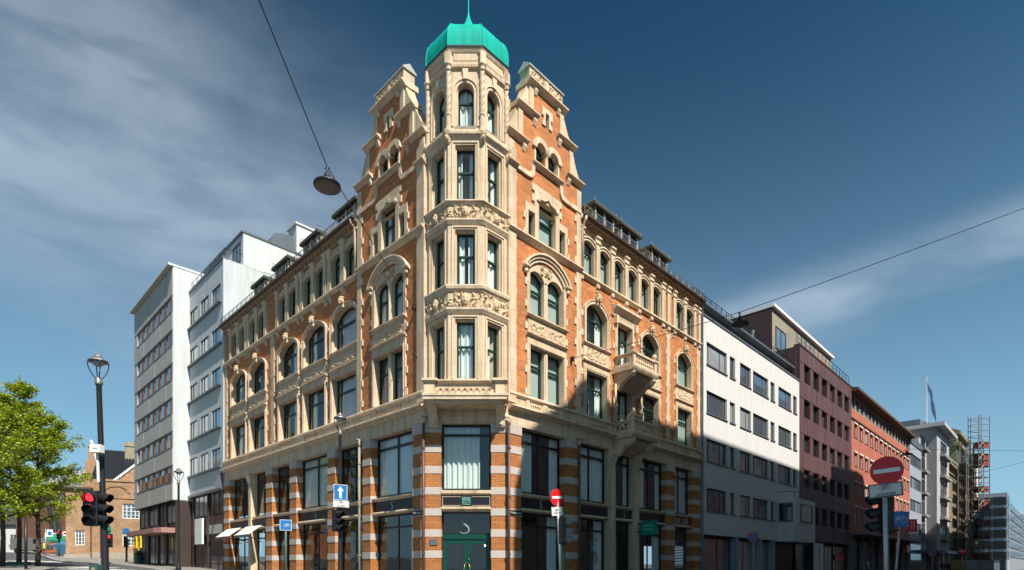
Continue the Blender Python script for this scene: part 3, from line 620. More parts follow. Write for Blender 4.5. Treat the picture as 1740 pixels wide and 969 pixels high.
# interiors: dark rooms behind the glass
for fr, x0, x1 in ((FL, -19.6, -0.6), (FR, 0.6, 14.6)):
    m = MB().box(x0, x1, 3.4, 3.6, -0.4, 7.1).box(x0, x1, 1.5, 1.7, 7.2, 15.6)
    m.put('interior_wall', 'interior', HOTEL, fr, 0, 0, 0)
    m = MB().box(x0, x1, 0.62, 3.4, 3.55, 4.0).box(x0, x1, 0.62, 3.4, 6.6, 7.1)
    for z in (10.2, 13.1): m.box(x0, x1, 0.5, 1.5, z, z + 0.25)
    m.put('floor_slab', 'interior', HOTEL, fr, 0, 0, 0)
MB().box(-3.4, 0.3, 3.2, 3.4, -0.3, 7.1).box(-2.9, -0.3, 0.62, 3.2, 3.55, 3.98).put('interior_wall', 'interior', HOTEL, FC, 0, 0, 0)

# --- fascia, cornice, frieze and ledge above the ground floor
for fr, x0, x1 in ((FL, FLEN_L, -0.02), (FR, 0.02, FLEN_R)):
    MB().box(x0, x1, 0.03, 0.6, 6.53, 7.03).put('fascia', 'stone', HOTEL, fr, 0, 0, 0)
    MB().prof([(0.6, 7.02), (-0.02, 7.02), (-0.05, 7.05), (-0.11, 7.08), (-0.20, 7.12), (-0.22, 7.14), (-0.22, 7.18), (-0.20, 7.195), (0.6, 7.215)], x0, x1).put('cornice', 'stone_trim', HOTEL, fr, 0, 0, 0)
    MB().box(x0, x1, -0.014, 0.6, 7.20, 7.55).put('frieze', 'stone', HOTEL, fr, 0, 0, 0)
    MB().prof([(0.6, 7.54), (-0.02, 7.54), (-0.07, 7.58), (-0.10, 7.60), (-0.10, 7.66), (-0.08, 7.69), (0.6, 7.715)], x0, x1).put('ledge', 'stone_trim', HOTEL, fr, 0, 0, 0)
def arch_strip(n, pitch=0.135):
    mb = MB()
    for k in range(n):
        cx = (k - (n - 1) / 2) * pitch
        mb.ring([(cx + 0.055 * math.cos(a), 0.10 + 0.06 * math.sin(a)) for a in [math.pi * (1 - i / 6) for i in range(7)]], [(cx + 0.03 * math.cos(a), 0.10 + 0.035 * math.sin(a)) for a in [math.pi * (1 - i / 6) for i in range(7)]], -0.045, 0)
        mb.box(cx - pitch / 2 - 0.012, cx - pitch / 2 + 0.012, -0.045, 0, 0.02, 0.11)
    return mb.mesh('arch_strip', 'stone_trim')
for fr, xs in ((FL, (-1.68, -2.72, -5.72, -8.4, -11.1, -14.85, -17.5)), (FR, (1.47, 2.47, 5.36, 7.5, 9.65, 13.0))):
    for x in xs:
        n = 4 if abs(x) < 3 else 7
        put(cached(('as', n), lambda: arch_strip(n)), 'arch_strip', HOTEL, fr, x, -0.013, 7.28)
        for sx in (-1, 1): put(cached('fb', lambda: MB().box(-0.09, 0.09, -0.05, 0.02, 0, 0.34).mesh('frieze_block', 'stone_trim')), 'frieze_block', HOTEL, fr, x + sx * (0.46 if n == 4 else 0.85), 0.0, 7.205)

# --- wing facades
HEAD = head_mesh()
def key_blocks(fr, x, y, z0, z1, w=0.16, pitch=0.82, out=0.055, side=0):
    """the long-and-short stones that key a stone strip into the brickwork"""
    me = cached(('kb', w), lambda: MB().box(-w / 2, w / 2, 0, 0.1, 0, 0.24).mesh('quoin', 'stone_trim'))
    z = z0
    while z + 0.24 <= z1: put(me, 'quoin', HOTEL, fr, x, y - out, z); z += pitch
def big_window(fr, x, w, cols, curtain, seed, head=True, cm='curtain_white'):
    """second-floor arched window over panel over first-floor window, in one stone surround"""
    rise = 0.40; h2 = 1.74; z2 = 10.73
    s = MB().ring(u_path(w, h2, rise, 0.17, z0=-0.0), u_path(w, h2, rise, -0.004), -0.07, 0.30)
    s.ring(u_path(w, h2, rise, 0.17), u_path(w, h2, rise, 0.12), -0.10, -0.05)
    s.put('window_surround', 'stone', HOTEL, fr, x, WY, z2)
    if head: put(HEAD, 'carved_head', HOTEL, fr, x, WY - 0.1, z2 + h2 + 0.06)
    window(HOTEL, fr, x, WY + 0.20, z2, w, h2, rise, cols, 1.12, 'green_frame', 'glass', curtain, 0.055, cm)
    MB().prof([(0.3, 10.58), (-0.06, 10.58), (-0.12, 10.63), (-0.16, 10.66), (-0.16, 10.70), (0.3, 10.735)], -w / 2 - 0.24, w / 2 + 0.24).put('window_sill', 'stone_trim', HOTEL, fr, x, WY, 0)
    MB().box(-w / 2 - 0.20, w / 2 + 0.20, -0.06, 0.3, 9.98, 10.585).put('spandrel_panel', 'stone', HOTEL, fr, x, WY, 0)
    put(cached(('rel', w), lambda: relief_mesh(w - 0.1, 0.42, 11, False, 0.045, 40, 12)), 'relief', HOTEL, fr, x, WY - 0.063, 10.08)
    MB().prof([(0.3, 9.90), (-0.08, 9.90), (-0.15, 9.94), (-0.15, 9.97), (0.3, 9.985)], -w / 2 - 0.24, w / 2 + 0.24).put('ledge', 'stone_trim', HOTEL, fr, x, WY, 0)
    z1, h1 = 7.72, 1.86
    MB().ring(u_path(w, h1, 0, 0.18), u_path(w, h1, 0, -0.004), -0.07, 0.30).ring(u_path(w - 0.02, h1 - 0.01, 0, 0.12), u_path(w - 0.02, h1 - 0.01, 0, 0.06), -0.09, -0.06).box(-w / 2 - 0.2, w / 2 + 0.2, -0.06, 0.28, h1 + 0.17, 9.905 - z1).put('window_surround', 'stone', HOTEL, fr, x, WY, z1)
    window(HOTEL, fr, x, WY + 0.20, z1, w, h1, 0, cols, 1.25, 'green_frame', 'glass', curtain, 0.055, cm)
    for sx in (-1, 1): key_blocks(fr, x + sx * (w / 2 + 0.23), WY + 0.02, 7.75, 12.3, 0.14, 0.8, 0.05)
    return [(x - w / 2 - 0.06, x + w / 2 + 0.06, z2, z2 + h2 + 0.04, rise), (x - w / 2 - 0.06, x + w / 2 + 0.06, z1, z1 + h1 + 0.05)]
def wing(fr, x0, x1, wins, arcade, pil, strips, brickp):
    holes = []
    for i, (x, w, cols, cur, cm) in enumerate(wins): holes += big_window(fr, x, w, cols, cur, i, cm=cm)
    return holes
def arcade_floor(fr, x0, x1, opens, pils, brickp, cur):
    z0, z1 = 13.5, 15.32; hs = []
    w = 0.0
    for i, (a, b) in enumerate(opens):
        w = b - a; hs.append((a - 0.03, b + 0.03, 13.52, 14.96, 0.15))
        cx = (a + b) / 2
        window(HOTEL, fr, cx, WY + 0.13, 13.52, round(w, 2), 1.42, 0.14, (), 0.98, 'green_frame', 'glass', cur[i % len(cur)], 0.045, 'curtain_teal')
        wr = round(w, 2)
        me = cached(('hood', wr), lambda: MB().ring(u_path(wr, 1.42, 0.14, 0.15, z0=1.0)[1:-1], u_path(wr, 1.42, 0.14, 0.0, z0=1.0)[1:-1], -0.05, 0.2).ring(u_path(wr, 1.42, 0.14, 0.15, z0=1.0)[1:-1], u_path(wr, 1.42, 0.14, 0.10, z0=1.0)[1:-1], -0.09, -0.04).mesh('arch_hood', 'stone_trim'))
        put(me, 'arch_hood', HOTEL, fr, cx, WY, 13.52)
    wm = MB(); wall_grid(wm, x0, x1, z0, z1, hs, WY, 0.3); wm.put('arcade_wall', 'stone', HOTEL, fr, 0, 0, 0)
    for a, b in brickp: MB().box(a, b, WY - 0.015, WY + 0.05, 13.52, 15.3).put('brick_panel', 'brick', HOTEL, fr, 0, 0, 0)
    for a, b in pils:
        pw = b - a; c = (a + b) / 2
        me = cached(('pil', round(pw, 2)), lambda: MB().box(-pw / 2, pw / 2, -0.11, 0.05, 0, 1.56).mesh('pilaster', 'stone'))
        put(me, 'pilaster', HOTEL, fr, c, WY, 13.5)
        me = cached(('cap', round(pw, 2)), lambda: MB().prof([(0.05, 1.48), (-0.12, 1.48), (-0.15, 1.51), (-0.15, 1.55), (-0.12, 1.58), (-0.12, 1.67), (-0.18, 1.73), (-0.18, 1.80), (0.05, 1.80)], -pw / 2 - 0.04, pw / 2 + 0.04).mesh('capital', 'stone_trim'))
        put(me, 'capital', HOTEL, fr, c, WY, 13.5)
        me = cached(('corb', round(pw, 2)), lambda: MB().prof([(0.1, 0.0), (-0.03, 0.0), (-0.05, 0.10), (-0.12, 0.16), (-0.12, 0.30), (0.1, 0.30)], -pw / 2 + 0.03, pw / 2 - 0.03).mesh('corbel', 'stone_trim'))
        put(me, 'corbel', HOTEL, fr, c, WY, 13.02)
    MB().prof([(0.4, 13.30), (-0.04, 13.30), (-0.10, 13.36), (-0.16, 13.40), (-0.16, 13.47), (-0.12, 13.50), (0.4, 13.52)], x0, x1).put('string_course', 'stone_trim', HOTEL, fr, 0, WY, 0)
    MB().prof([(0.4, 15.30), (-0.06, 15.30), (-0.09, 15.34), (-0.09, 15.41), (-0.14, 15.45), (-0.16, 15.50), (-0.28, 15.53), (-0.28, 15.57), (0.4, 15.59)], x0, x1).put('eaves_cornice', 'eaves_brown', HOTEL, fr, 0, WY, 0)
    n = int((x1 - x0) / 0.36)
    for k in range(n):
        me = cached('modillion', lambda: MB().prof([(0.0, 0.0), (-0.12, 0.02), (-0.15, 0.12), (0.0, 0.12)], -0.05, 0.05).mesh('modillion', 'eaves_brown'))
        put(me, 'modillion', HOTEL, fr, x0 + (k + 0.5) * (x1 - x0) / n, WY - 0.085, 15.412)
    MB().prof([(-0.25, 15.575), (-0.34, 15.577), (-0.40, 15.61), (-0.40, 15.69), (-0.37, 15.70), (-0.35, 15.64), (-0.25, 15.64)], x0, x1).put('gutter', 'gutter', HOTEL, fr, 0, WY, 0)
def brick_wall(fr, x0, x1, holes):
    m = MB(); wall_grid(m, x0, x1, 7.3, 13.4, holes, WY, 0.3); m.put('brick_wall', 'brick', HOTEL, fr, 0, 0, 0)

_wg = wall_grid
def wall_grid(mb, x0, x1, z0, z1, holes, y=0.0, d=0.3):
    """as before; a fifth number is the rise of an arched head, whose corners are filled with wall"""
    _wg(mb, x0, x1, z0, z1, [h[:4] for h in holes], y, d)
    for h in holes:
        if len(h) > 4 and h[4] > 0:
            w = h[1] - h[0]; c = (h[0] + h[1]) / 2; n = 10
            for i in range(n):
                xa, xb = -w / 2 + w * i / n, -w / 2 + w * (i + 1) / n; H = h[3]
                za, zb = arc_top(w, H, h[4], xa), arc_top(w, H, h[4], xb)
                mb.add([(c + xa, y, za), (c + xb, y, zb), (c + xb, y, H + 0.001), (c + xa, y, H + 0.001), (c + xa, y + d, za), (c + xb, y + d, zb)], [(0, 1, 2, 3), (1, 0, 4, 5)])
    return mb

# right wing
r_w = [(5.36, 1.46, (-0.18, ), 'sides', 'curtain_white'), (9.65, 1.46, (-0.18,), 'left', 'curtain_teal'), (13.0, 1.46, (-0.18,), 'full', 'curtain_teal')]
H = []
for i, (x, w, c, cu, cm) in enumerate(r_w): H += big_window(FR, x, w, c, cu, i, cm=cm)
# balcony doors at x = 7.5
for z, h in ((10.1, 2.15), (7.72, 1.95)):
    MB().ring(u_path(1.2, h, 0, 0.19), u_path(1.2, h, 0, -0.004), -0.07, 0.3).put('door_surround', 'stone', HOTEL, FR, 7.5, WY, z)
    window(HOTEL, FR, 7.5, WY + 0.26, z, 1.2, h, 0, (0.0,), 1.55, 'green_frame', 'glass', 'sides', 0.07, name='balcony_door')
    H.append((6.86, 8.14, z, z + h + 0.05))
    for sx in (-1, 1): key_blocks(FR, 7.5 + sx * 0.83, WY + 0.02, z + 0.1, z + 2.0, 0.14, 0.8, 0.05)
MB().prof([(0.1, 12.44), (-0.08, 12.44), (-0.10, 12.6), (-0.24, 12.72), (-0.30, 12.76), (-0.30, 12.86), (0.1, 12.92)], -1.0, 1.0).box(-0.86, -0.70, -0.2, 0.1, 12.1, 12.45).box(0.70, 0.86, -0.2, 0.1, 12.1, 12.45).put('door_hood', 'stone_trim', HOTEL, FR, 7.5, WY, 0)
brick_wall(FR, 4.1, FLEN_R, H)
opens_r = [(4.47, 5.2), (5.6, 6.3), (6.68, 7.39), (7.76, 8.47), (8.82, 9.53), (9.9, 10.61), (12.12, 12.87), (13.18, 13.95)]
pils_r = [(4.17, 4.40), (5.27, 5.53), (6.36, 6.61), (7.44, 7.70), (8.51, 8.77), (9.58, 9.84), (10.66, 10.95), (11.2, 11.48), (11.80, 12.06), (12.90, 13.14), (13.98, 14.22), (14.48, 14.74)]
arcade_floor(FR, 4.13, FLEN_R, opens_r, pils_r, [(10.97, 11.18), (11.5, 11.78), (14.24, 14.46)], ['full', 'blind', 'parted', 'full', 'sides', 'left', 'blind', 'right'])
# left wing
H = []
for i, x in enumerate((-5.72, -8.4, -11.1, -14.85, -17.5)):
    H += big_window(FL, x, 2.0, (-0.34,), [None, 'sides', 'right', None, 'sides'][i], i, cm='curtain_grey')
brick_wall(FL, FLEN_L, -4.4, H)
opens_l, pils_l = [], [(-4.75, -4.52)]
for x in (-5.72, -8.4, -11.1, -14.85, -17.5):
    opens_l += [(x - 1.02, x - 0.24), (x + 0.14, x + 0.92)]
    pils_l += [(x - 0.21, x + 0.11), (x - 1.32, x - 1.05), (x + 0.95, x + 1.22)]
arcade_floor(FL, FLEN_L, -4.45, opens_l, pils_l, [(-13.55, -12.55), (-19.6, -18.95)], [None, 'sides', None, None, 'full'])
# quoin strips
for fr, x0, x1 in ((FR, 11.22, 11.52), (FR, 14.47, 14.77), (FL, -13.15, -12.75), (FL, -19.7, -19.35)):
    MB().box(x0, x1, -0.04, 0.1, 7.3, 13.3).put('quoin_strip', 'stone', HOTEL, fr, 0, WY, 0)
    key_blocks(fr, (x0 + x1) / 2, WY + 0.01, 7.9, 13.2, (x1 - x0) + 0.14, 0.82, 0.045)
# balconies on the right wing
def balcony(z, y_out=0.9):
    b = MB().prof([(0.08, z - 0.16), (-y_out, z - 0.16), (-y_out - 0.05, z - 0.08), (-y_out - 0.08, z), (-y_out - 0.08, z + 0.06), (0.08, z + 0.08)], 6.55, 8.62).put('balcony', 'stone', HOTEL, FR, 0, 0, 0)
    # parapet: corner posts, pierced panel, rail
    for x in (6.66, 8.40): MB().box(x, x + 0.16, -y_out - 0.02, -y_out + 0.14, z + 0.075, z + 0.62).put('balcony_post', 'stone_trim', b)
    MB().box(6.82, 8.40, -y_out + 0.02, -y_out + 0.10, z + 0.075, z + 0.20).box(6.82, 8.40, -y_out + 0.02, -y_out + 0.10, z + 0.47, z + 0.56).put('parapet_rail', 'stone_trim', b)
    for k in range(9): put(cached('bal', lambda: MB().lathe([(0.03, 0), (0.03, 0.03), (0.05, 0.10), (0.04, 0.17), (0.022, 0.22), (0.03, 0.27)], n=8).mesh('baluster', 'stone_trim')), 'baluster', b, None, 6.96 + k * 0.165, -y_out + 0.06, z + 0.2)
    for x in (6.66, 8.48):
        MB().box(x, x + 0.08, -y_out + 0.14, 0.05, z + 0.075, z + 0.20).box(x, x + 0.08, -y_out + 0.14, 0.05, z + 0.47, z + 0.56).put('parapet_rail', 'stone_trim', b)
        for k in range(4): put(CACHE['bal'], 'baluster', b, None, x + 0.04, -y_out + 0.28 + k * 0.2, z + 0.2)
    MB().prof([(0.05, z + 0.555), (-y_out - 0.06, z + 0.555), (-y_out - 0.08, z + 0.60), (-y_out - 0.08, z + 0.64), (-y_out + 0.16, z + 0.66), (-y_out + 0.16, z + 0.60), (0.05, z + 0.60)], 6.60, 6.86).prof([(0.05, z + 0.555), (-y_out - 0.06, z + 0.555), (-y_out - 0.08, z + 0.60), (-y_out - 0.08, z + 0.64), (-y_out + 0.16, z + 0.66), (-y_out + 0.16, z + 0.60), (0.05, z + 0.60)], 8.36, 8.62).box(6.86, 8.36, -y_out - 0.04, -y_out + 0.12, z + 0.557, z + 0.64).put('coping', 'stone_trim', b)
    for x in (6.74, 8.48): MB().lathe([(0.07, z + 0.655), (0.05, z + 0.70), (0.04, z + 0.72), (0.09, z + 0.77), (0.115, z + 0.83), (0.10, z + 0.90), (0.04, z + 0.95), (0.01, z + 0.955)], x, -y_out + 0.06, 12).put('ball_finial', 'stone_trim', b, smooth=True)
    MB().tube([(6.74, 0.05, z + 0.95), (6.74, -y_out + 0.06, z + 0.95), (8.48, -y_out + 0.06, z + 0.95), (8.48, 0.05, z + 0.95)], 0.015, 6).put('hand_rail', 'green_frame', b)
    # curved consoles underneath
    pts = [(0.08, z - 0.165), (-0.86, z - 0.165), (-0.88, z - 0.26), (-0.80, z - 0.38), (-0.62, z - 0.47), (-0.42, z - 0.55), (-0.26, z - 0.68), (-0.14, z - 0.86), (0.08, z - 0.92)]
    for x in (6.64, 8.28): MB().prof(pts, x, x + 0.26).tube([(x + 0.13, p[0], p[1]) for p in pts[1:-1]], 0.06, 6).put('console', 'stone', b)
    MB().prof([(0.08, z - 0.18), (-0.7, z - 0.18), (-0.55, z - 0.38), (-0.3, z - 0.55), (0.08, z - 0.75)], 6.90, 8.28).put('soffit', 'stone', b)
balcony(10.02); balcony(7.16)

# --- gabled bays either side of the turret
def prof_c(z, p, h):      # small cornice profile
    return [(0.3, z), (-0.02, z), (-p * 0.35, z + h * 0.3), (-p * 0.8, z + h * 0.62), (-p, z + h * 0.7), (-p, z + h), (0.3, z + h + 0.06)]
def gable(fr, cx, s, tag_):
    f = fr.sub(cx, 0); G = lambda mb, n, m, **k: mb.put(n, m, HOTEL, f, 0, 0, 0, **k)
    hw = 2.08 * s
    # brick faces with their openings
    h1 = [(-1.02, 1.02, 7.72, 9.62), (-1.02, 1.02, 10.73, 12.8), (-1.14, -0.62, 13.5, 14.68), (0.62, 1.14, 13.5, 14.68), (-0.64, 0.64, 13.5, 15.5), (-0.64, -0.10, 16.4, 16.8), (0.10, 0.64, 16.4, 16.8)]
    G(wall_grid(MB(), -hw, hw, 7.3, 16.8, h1, 0, 0.34), 'brick_wall', 'brick')
    G(MB().box(-hw, -hw + 0.02, 0.001, 0.5, 7.3, 16.8).box(hw - 0.02, hw, 0.001, 0.5, 7.3, 16.8).box(-hw, -1.5, 0.001, 0.5, 16.76, 16.8).box(1.5, hw, 0.001, 0.5, 16.76, 16.8).box(-hw, hw, 0.46, 0.5, 15.7, 16.8), 'gable_return', 'brick')
    h2 = [(-0.64, -0.10, 16.8, 17.24, 0.26), (0.10, 0.64, 16.8, 17.24, 0.26)]
    G(shell(wall_grid(MB(), -1.56, 1.56, 16.8, 18.02, h2, 0, 0.34), -1.56, 1.56, 16.8, 18.02, 0, 0.5), 'gable_stage', 'brick')
    G(shell(wall_grid(MB(), -0.98, 0.98, 18.02, 19.15, [(-0.11, 0.11, 18.06, 18.58)], 0, 0.3), -0.98, 0.98, 18.02, 19.15, 0, 0.5), 'gable_stage', 'brick')
    G(MB().box(-1.5, 1.5, 0.42, 0.48, 16.85, 18.0).box(-0.9, 0.9, 0.42, 0.48, 18.0, 19.1), 'interior_wall', 'interior')
    # corner strips
    for x0, x1 in ((-hw, -hw + 0.30), (hw - 0.30, hw)):
        G(MB().box(x0, x1, -0.05, 0.2, 7.3, 16.6), 'quoin_strip', 'stone')
        key_blocks(f, (x0 + x1) / 2 + (0.09 if x0 < 0 else -0.09), 0.01, 7.9, 15.6, 0.34, 0.82, 0.056)
    # first floor pair
    G(MB().ring(u_path(1.94, 1.86, 0, 0.16), u_path(1.94, 1.86, 0, -0.004), -0.06, 0.3).ring(u_path(1.9, 1.84, 0, 0.10), u_path(1.9, 1.84, 0, 0.05), -0.085, -0.05).box(-1.12, 1.12, -0.05, 0.28, 2.015, 2.2), 'window_surround', 'stone') .location += Vector((0, 0, 7.72))
    G(MB().box(-0.1, 0.1, 0.03, 0.3, 7.715, 9.59).box(-0.05, 0.05, -0.0, 0.1, 7.72, 9.59), 'mullion', 'stone_trim')
    for sx in (-1, 1):
        window(HOTEL, f, sx * 0.535, 0.20, 7.72, 0.87, 1.86, 0, (), 1.22, 'green_frame', 'glass', 'blind' if tag_ == 'R' else None, 0.06, 'curtain_teal')
        key_blocks(f, sx * 1.13, 0.01, 7.75, 12.2, 0.18, 0.8, 0.055)
    G(MB().prof(prof_c(9.9, 0.16, 0.11), -1.16, 1.16), 'ledge', 'stone_trim')
    G(MB().box(-1.1, 1.1, -0.05, 0.3, 10.0, 10.6), 'spandrel_panel', 'stone')
    for sx in (-0.53, 0.53): put(cached('relpair', lambda: relief_mesh(0.86, 0.40, 5, False, 0.05, 30, 12)), 'relief', HOTEL, f, sx, -0.053, 10.08)
    G(MB().prof(prof_c(10.58, 0.17, 0.12), -1.16, 1.16), 'window_sill', 'stone_trim')
    # second floor: two arched lights under a wide segmental hood
    xs = [-0.97 + 1.94 * i / 48 for i in range(49)]
    def lo(x):
        c = -0.535 if x < 0 else 0.535
        return 10.73 + arc_top(0.87, 1.70, 0.27, x - c) if abs(x - c) < 0.434 else 10.73 + 1.43
    hi = lambda x: 12.33 + 0.0 + arc_top(2.3, 0.68, 0.60, x)
    tm = MB()
    for a, b in zip(xs[:-1], xs[1:]):
        tm.add([(a, 0.02, lo(a)), (b, 0.02, lo(b)), (b, 0.02, hi(b)), (a, 0.02, hi(a)), (a, 0.3, lo(a)), (b, 0.3, lo(b))], [(0, 1, 2, 3), (1, 0, 4, 5)])
    G(tm, 'tympanum', 'stone')
    put(cached('tymp_rel', lambda: relief_mesh(0.62, 0.34, 3, True, 0.06, 26, 12)), 'relief', HOTEL, f, 0, 0.015, 12.42)
    hp = u_path(2.3, 13.01, 0.60, 0.0)[1:-1]; ho = u_path(2.3, 13.01, 0.60, 0.17)[1:-1]; hm = u_path(2.3, 13.01, 0.60, 0.10)[1:-1]; hn = u_path(2.3, 13.01, 0.60, -0.12)[1:-1]
    G(MB().ring(ho, hm, -0.17, 0.05).ring(hm, hp, -0.11, 0.05).ring(hp, hn, -0.05, 0.05), 'arch_hood', 'stone_trim')
    for sx in (-1, 1):
        G(MB().prof(prof_c(12.28, 0.17, 0.13), min(sx * 1.05, sx * 1.36), max(sx * 1.05, sx * 1.36)).ball((sx * 1.2, -0.06, 12.22), 0.09, 8, 6), 'hood_stop', 'stone_trim')
        G(MB().box(min(sx * 0.965, sx * 1.13), max(sx * 0.965, sx * 1.13), -0.05, 0.3, 10.7, 12.3), 'jamb', 'stone')
        window(HOTEL, f, sx * 0.535, 0.20, 10.73, 0.87, 1.70, 0.27, (), 1.02, 'green_frame', 'glass', 'blind' if tag_ == 'R' else 'sides', 0.06, 'curtain_teal' if tag_ == 'R' else 'curtain_white')
    G(MB().box(-0.1, 0.1, 0.03, 0.3, 10.73, 12.18).lathe([(0.07, 10.74), (0.07, 12.1), (0.10, 12.16)], 0, 0.05, 10), 'mullion', 'stone_trim')
    # string course and third-floor triple window
    G(MB().prof(prof_c(13.30, 0.18, 0.2), -hw - 0.03, hw + 0.03), 'string_course', 'stone_trim')
    tp = wall_grid(MB(), -1.22, 1.22, 13.5, 14.76, [(-1.06, -0.70, 13.51, 14.5), (0.70, 1.06, 13.51, 14.5), (-0.48, 0.48, 13.51, 14.76)], -0.05, 0.35)
    wall_grid(tp, -0.72, 0.72, 14.76, 15.6, [(-0.48, 0.48, 14.76, 15.12)], -0.05, 0.35)
    for x0, x1, a, b in ((-1.22, 1.22, 13.5, 14.76), (-0.72, 0.72, 14.76, 15.6)):
        tp.add([(x0, -0.05, a), (x0, -0.05, b), (x0, 0.1, b), (x0, 0.1, a), (x1, -0.05, a), (x1, -0.05, b), (x1, 0.1, b), (x1, 0.1, a)], [(0, 1, 2, 3), (4, 7, 6, 5), (1, 5, 6, 2)])
    G(tp, 'window_surround', 'stone')
    G(MB().ring([(-0.62, 15.05), (-0.5, 15.22), (-0.2, 15.26), (0, 15.42), (0.2, 15.26), (0.5, 15.22), (0.62, 15.05)], [(-0.5, 15.02), (-0.42, 15.12), (-0.16, 15.16), (0, 15.28), (0.16, 15.16), (0.42, 15.12), (0.5, 15.02)], -0.11, 0), 'ogee_hood', 'stone_trim')
    window(HOTEL, f, 0, 0.16, 13.51, 0.96, 1.6, 0, (), 0.98, 'green_frame', 'glass', 'blind' if tag_ == 'R' else 'sides', 0.06, 'curtain_teal' if tag_ == 'R' else 'curtain_white')
    for sx in (-0.88, 0.88):
        window(HOTEL, f, sx, 0.16, 13.51, 0.36, 0.99, 0, (), None, 'green_frame', 'glass', None, 0.05)
        key_blocks(f, sx * 1.4, 0.01, 13.52, 14.8, 0.16, 0.62, 0.06)
    for sx in (-0.77, 0.77): key_blocks(f, sx, 0.01, 14.95, 15.6, 0.16, 0.4, 0.06)
    # stepped string and the twin arched window
    for sx in (-1, 1):
        o = [(sx * hw, 15.86), (sx * 1.14, 15.86), (sx * 0.98, 15.89), (sx * 0.90, 15.99), (sx * 0.88, 16.28)]
        i = [(sx * hw, 15.70), (sx * 1.08, 15.70), (sx * 0.86, 15.74), (sx * 0.74, 15.92), (sx * 0.72, 16.28)]
        G(MB().ring(o, i, -0.08, 0.03) if sx < 0 else MB().ring(i, o, -0.08, 0.03), 'string_course', 'stone_trim')
        c = sx * 0.37
        w_ = window(HOTEL, f, c, 0.16, 16.4, 0.5, 0.84, 0.25, (), 0.5, 'green_frame', 'glass', 'blind', 0.045, 'curtain_teal')
        G(MB().ring([(c + q[0], q[1]) for q in u_path(0.52, 17.24, 0.26, 0.20, z0=16.8)[1:-1]], [(c + q[0], q[1]) for q in u_path(0.52, 17.24, 0.26, 0.0, z0=16.8)[1:-1]], -0.09, 0.25), 'arch_hood', 'stone_trim')
        G(MB().box(min(sx * 0.63, sx * 0.72), max(sx * 0.63, sx * 0.72), -0.03, 0.25, 16.4, 16.98), 'jamb', 'stone_trim')
    G(MB().lathe([(0.085, 16.4), (0.085, 16.46), (0.065, 16.49), (0.06, 16.85), (0.075, 16.9), (0.11, 16.97), (0.11, 17.03)], 0, 0.02, 12), 'column', 'stone_trim')
    G(MB().prof(prof_c(16.24, 0.17, 0.14), -0.86, 0.86), 'window_sill', 'stone_trim')
    # slit
    G(MB().ring([(-0.28, 18.06), (-0.28, 18.22), (-0.2, 18.22), (-0.2, 18.42), (-0.3, 18.42), (-0.3, 18.74), (0.3, 18.74), (0.3, 18.42), (0.2, 18.42), (0.2, 18.22), (0.28, 18.22), (0.28, 18.06)],
                [(-0.10, 18.06), (-0.10, 18.2), (-0.10, 18.24), (-0.10, 18.40), (-0.10, 18.44), (-0.10, 18.57), (0.10, 18.57), (0.10, 18.44), (0.10, 18.40), (0.10, 18.24), (0.10, 18.2), (0.10, 18.06)], -0.05, 0.1), 'slit_surround', 'stone_trim')
    # cornices, corbels, scrolls and strips at the steps
    for sx in (-1, 1):
        def span(a, b): return (min(sx * a, sx * b), max(sx * a, sx * b))
        for z, a, b in ((16.76, hw + 0.08, 1.12), (18.0, 1.68, 0.55)):
            x0, x1 = span(a, b); G(MB().prof(prof_c(z, 0.19, 0.15), x0, x1), 'step_cornice', 'stone_trim')
            c = sx * (b + 0.16); G(MB().prof([(0.05, z - 0.24), (-0.03, z - 0.24), (-0.10, z - 0.08), (-0.10, z + 0.01), (0.05, z + 0.01)], c - 0.09, c + 0.09), 'corbel', 'stone_trim')
        for z0, z1, a, b in ((16.98, 18.0, 1.56, hw), (18.22, 19.12, 0.98, 1.5)):
            pts = [(b + 0.02, z0 - 0.02), (b - 0.04, z0 + 0.12), (a + (b - a) * 0.62, z0 + (z1 - z0) * 0.36), (a + (b - a) * 0.34, z0 + (z1 - z0) * 0.68), (a + 0.06, z1 + 0.02), (a + 0.01, z1 + 0.02), (a + 0.01, z0 - 0.02)]
            pts = [(sx * p[0], p[1]) for p in pts]; pts = pts if sx < 0 else pts[::-1]
            G(MB().prism(pts[::-1], 0.02, 0.42), 'scroll', 'stone')
            x0, x1 = span(a + 0.01, a - 0.22); G(MB().box(x0, x1, -0.04, 0.5, z0 - 0.02, z1 + 0.01), 'pilaster', 'stone')
    G(MB().prof(prof_c(19.12, 0.20, 0.18), -1.10, 1.10).box(-1.10, 1.10, 0.29, 0.56, 19.14, 19.34), 'step_cornice', 'stone_trim')
    for sx in (-0.66, 0.66): G(MB().prof([(0.05, 18.92), (-0.04, 18.92), (-0.10, 19.06), (-0.10, 19.13), (0.05, 19.13)], sx - 0.08, sx + 0.08), 'corbel', 'stone_trim')
    G(MB().box(-0.94, 0.94, 0.0, 0.5, 19.3, 19.86), 'parapet', 'stone')
    for sx in (-0.5, 0.5): put(cached('relpar', lambda: relief_mesh(0.7, 0.36, 21, False, 0.05, 22, 10)), 'relief', HOTEL, f, sx, -0.002, 19.4)
    G(MB().box(-0.08, 0.08, -0.03, 0.0, 19.37, 19.79), 'parapet_pier', 'stone_trim')
    G(MB().prof([(-0.05, 19.85), (0.56, 19.85), (0.56, 19.9), (0.25, 20.12), (-0.05, 19.9)], -0.99, 0.99), 'coping', 'stone_slab')
    # pitched roof running back from the gable
    G(MB().prism([(-hw + 0.05, 16.0), (hw - 0.05, 16.0), (hw - 0.05, 16.7), (0, 18.9), (-hw + 0.05, 16.7)], 0.45, 7.0), 'gable_roof', 'roof_green')
gable(FR, 2.08, 1.0, 'R'); gable(FL, -2.24, 1.075, 'L')

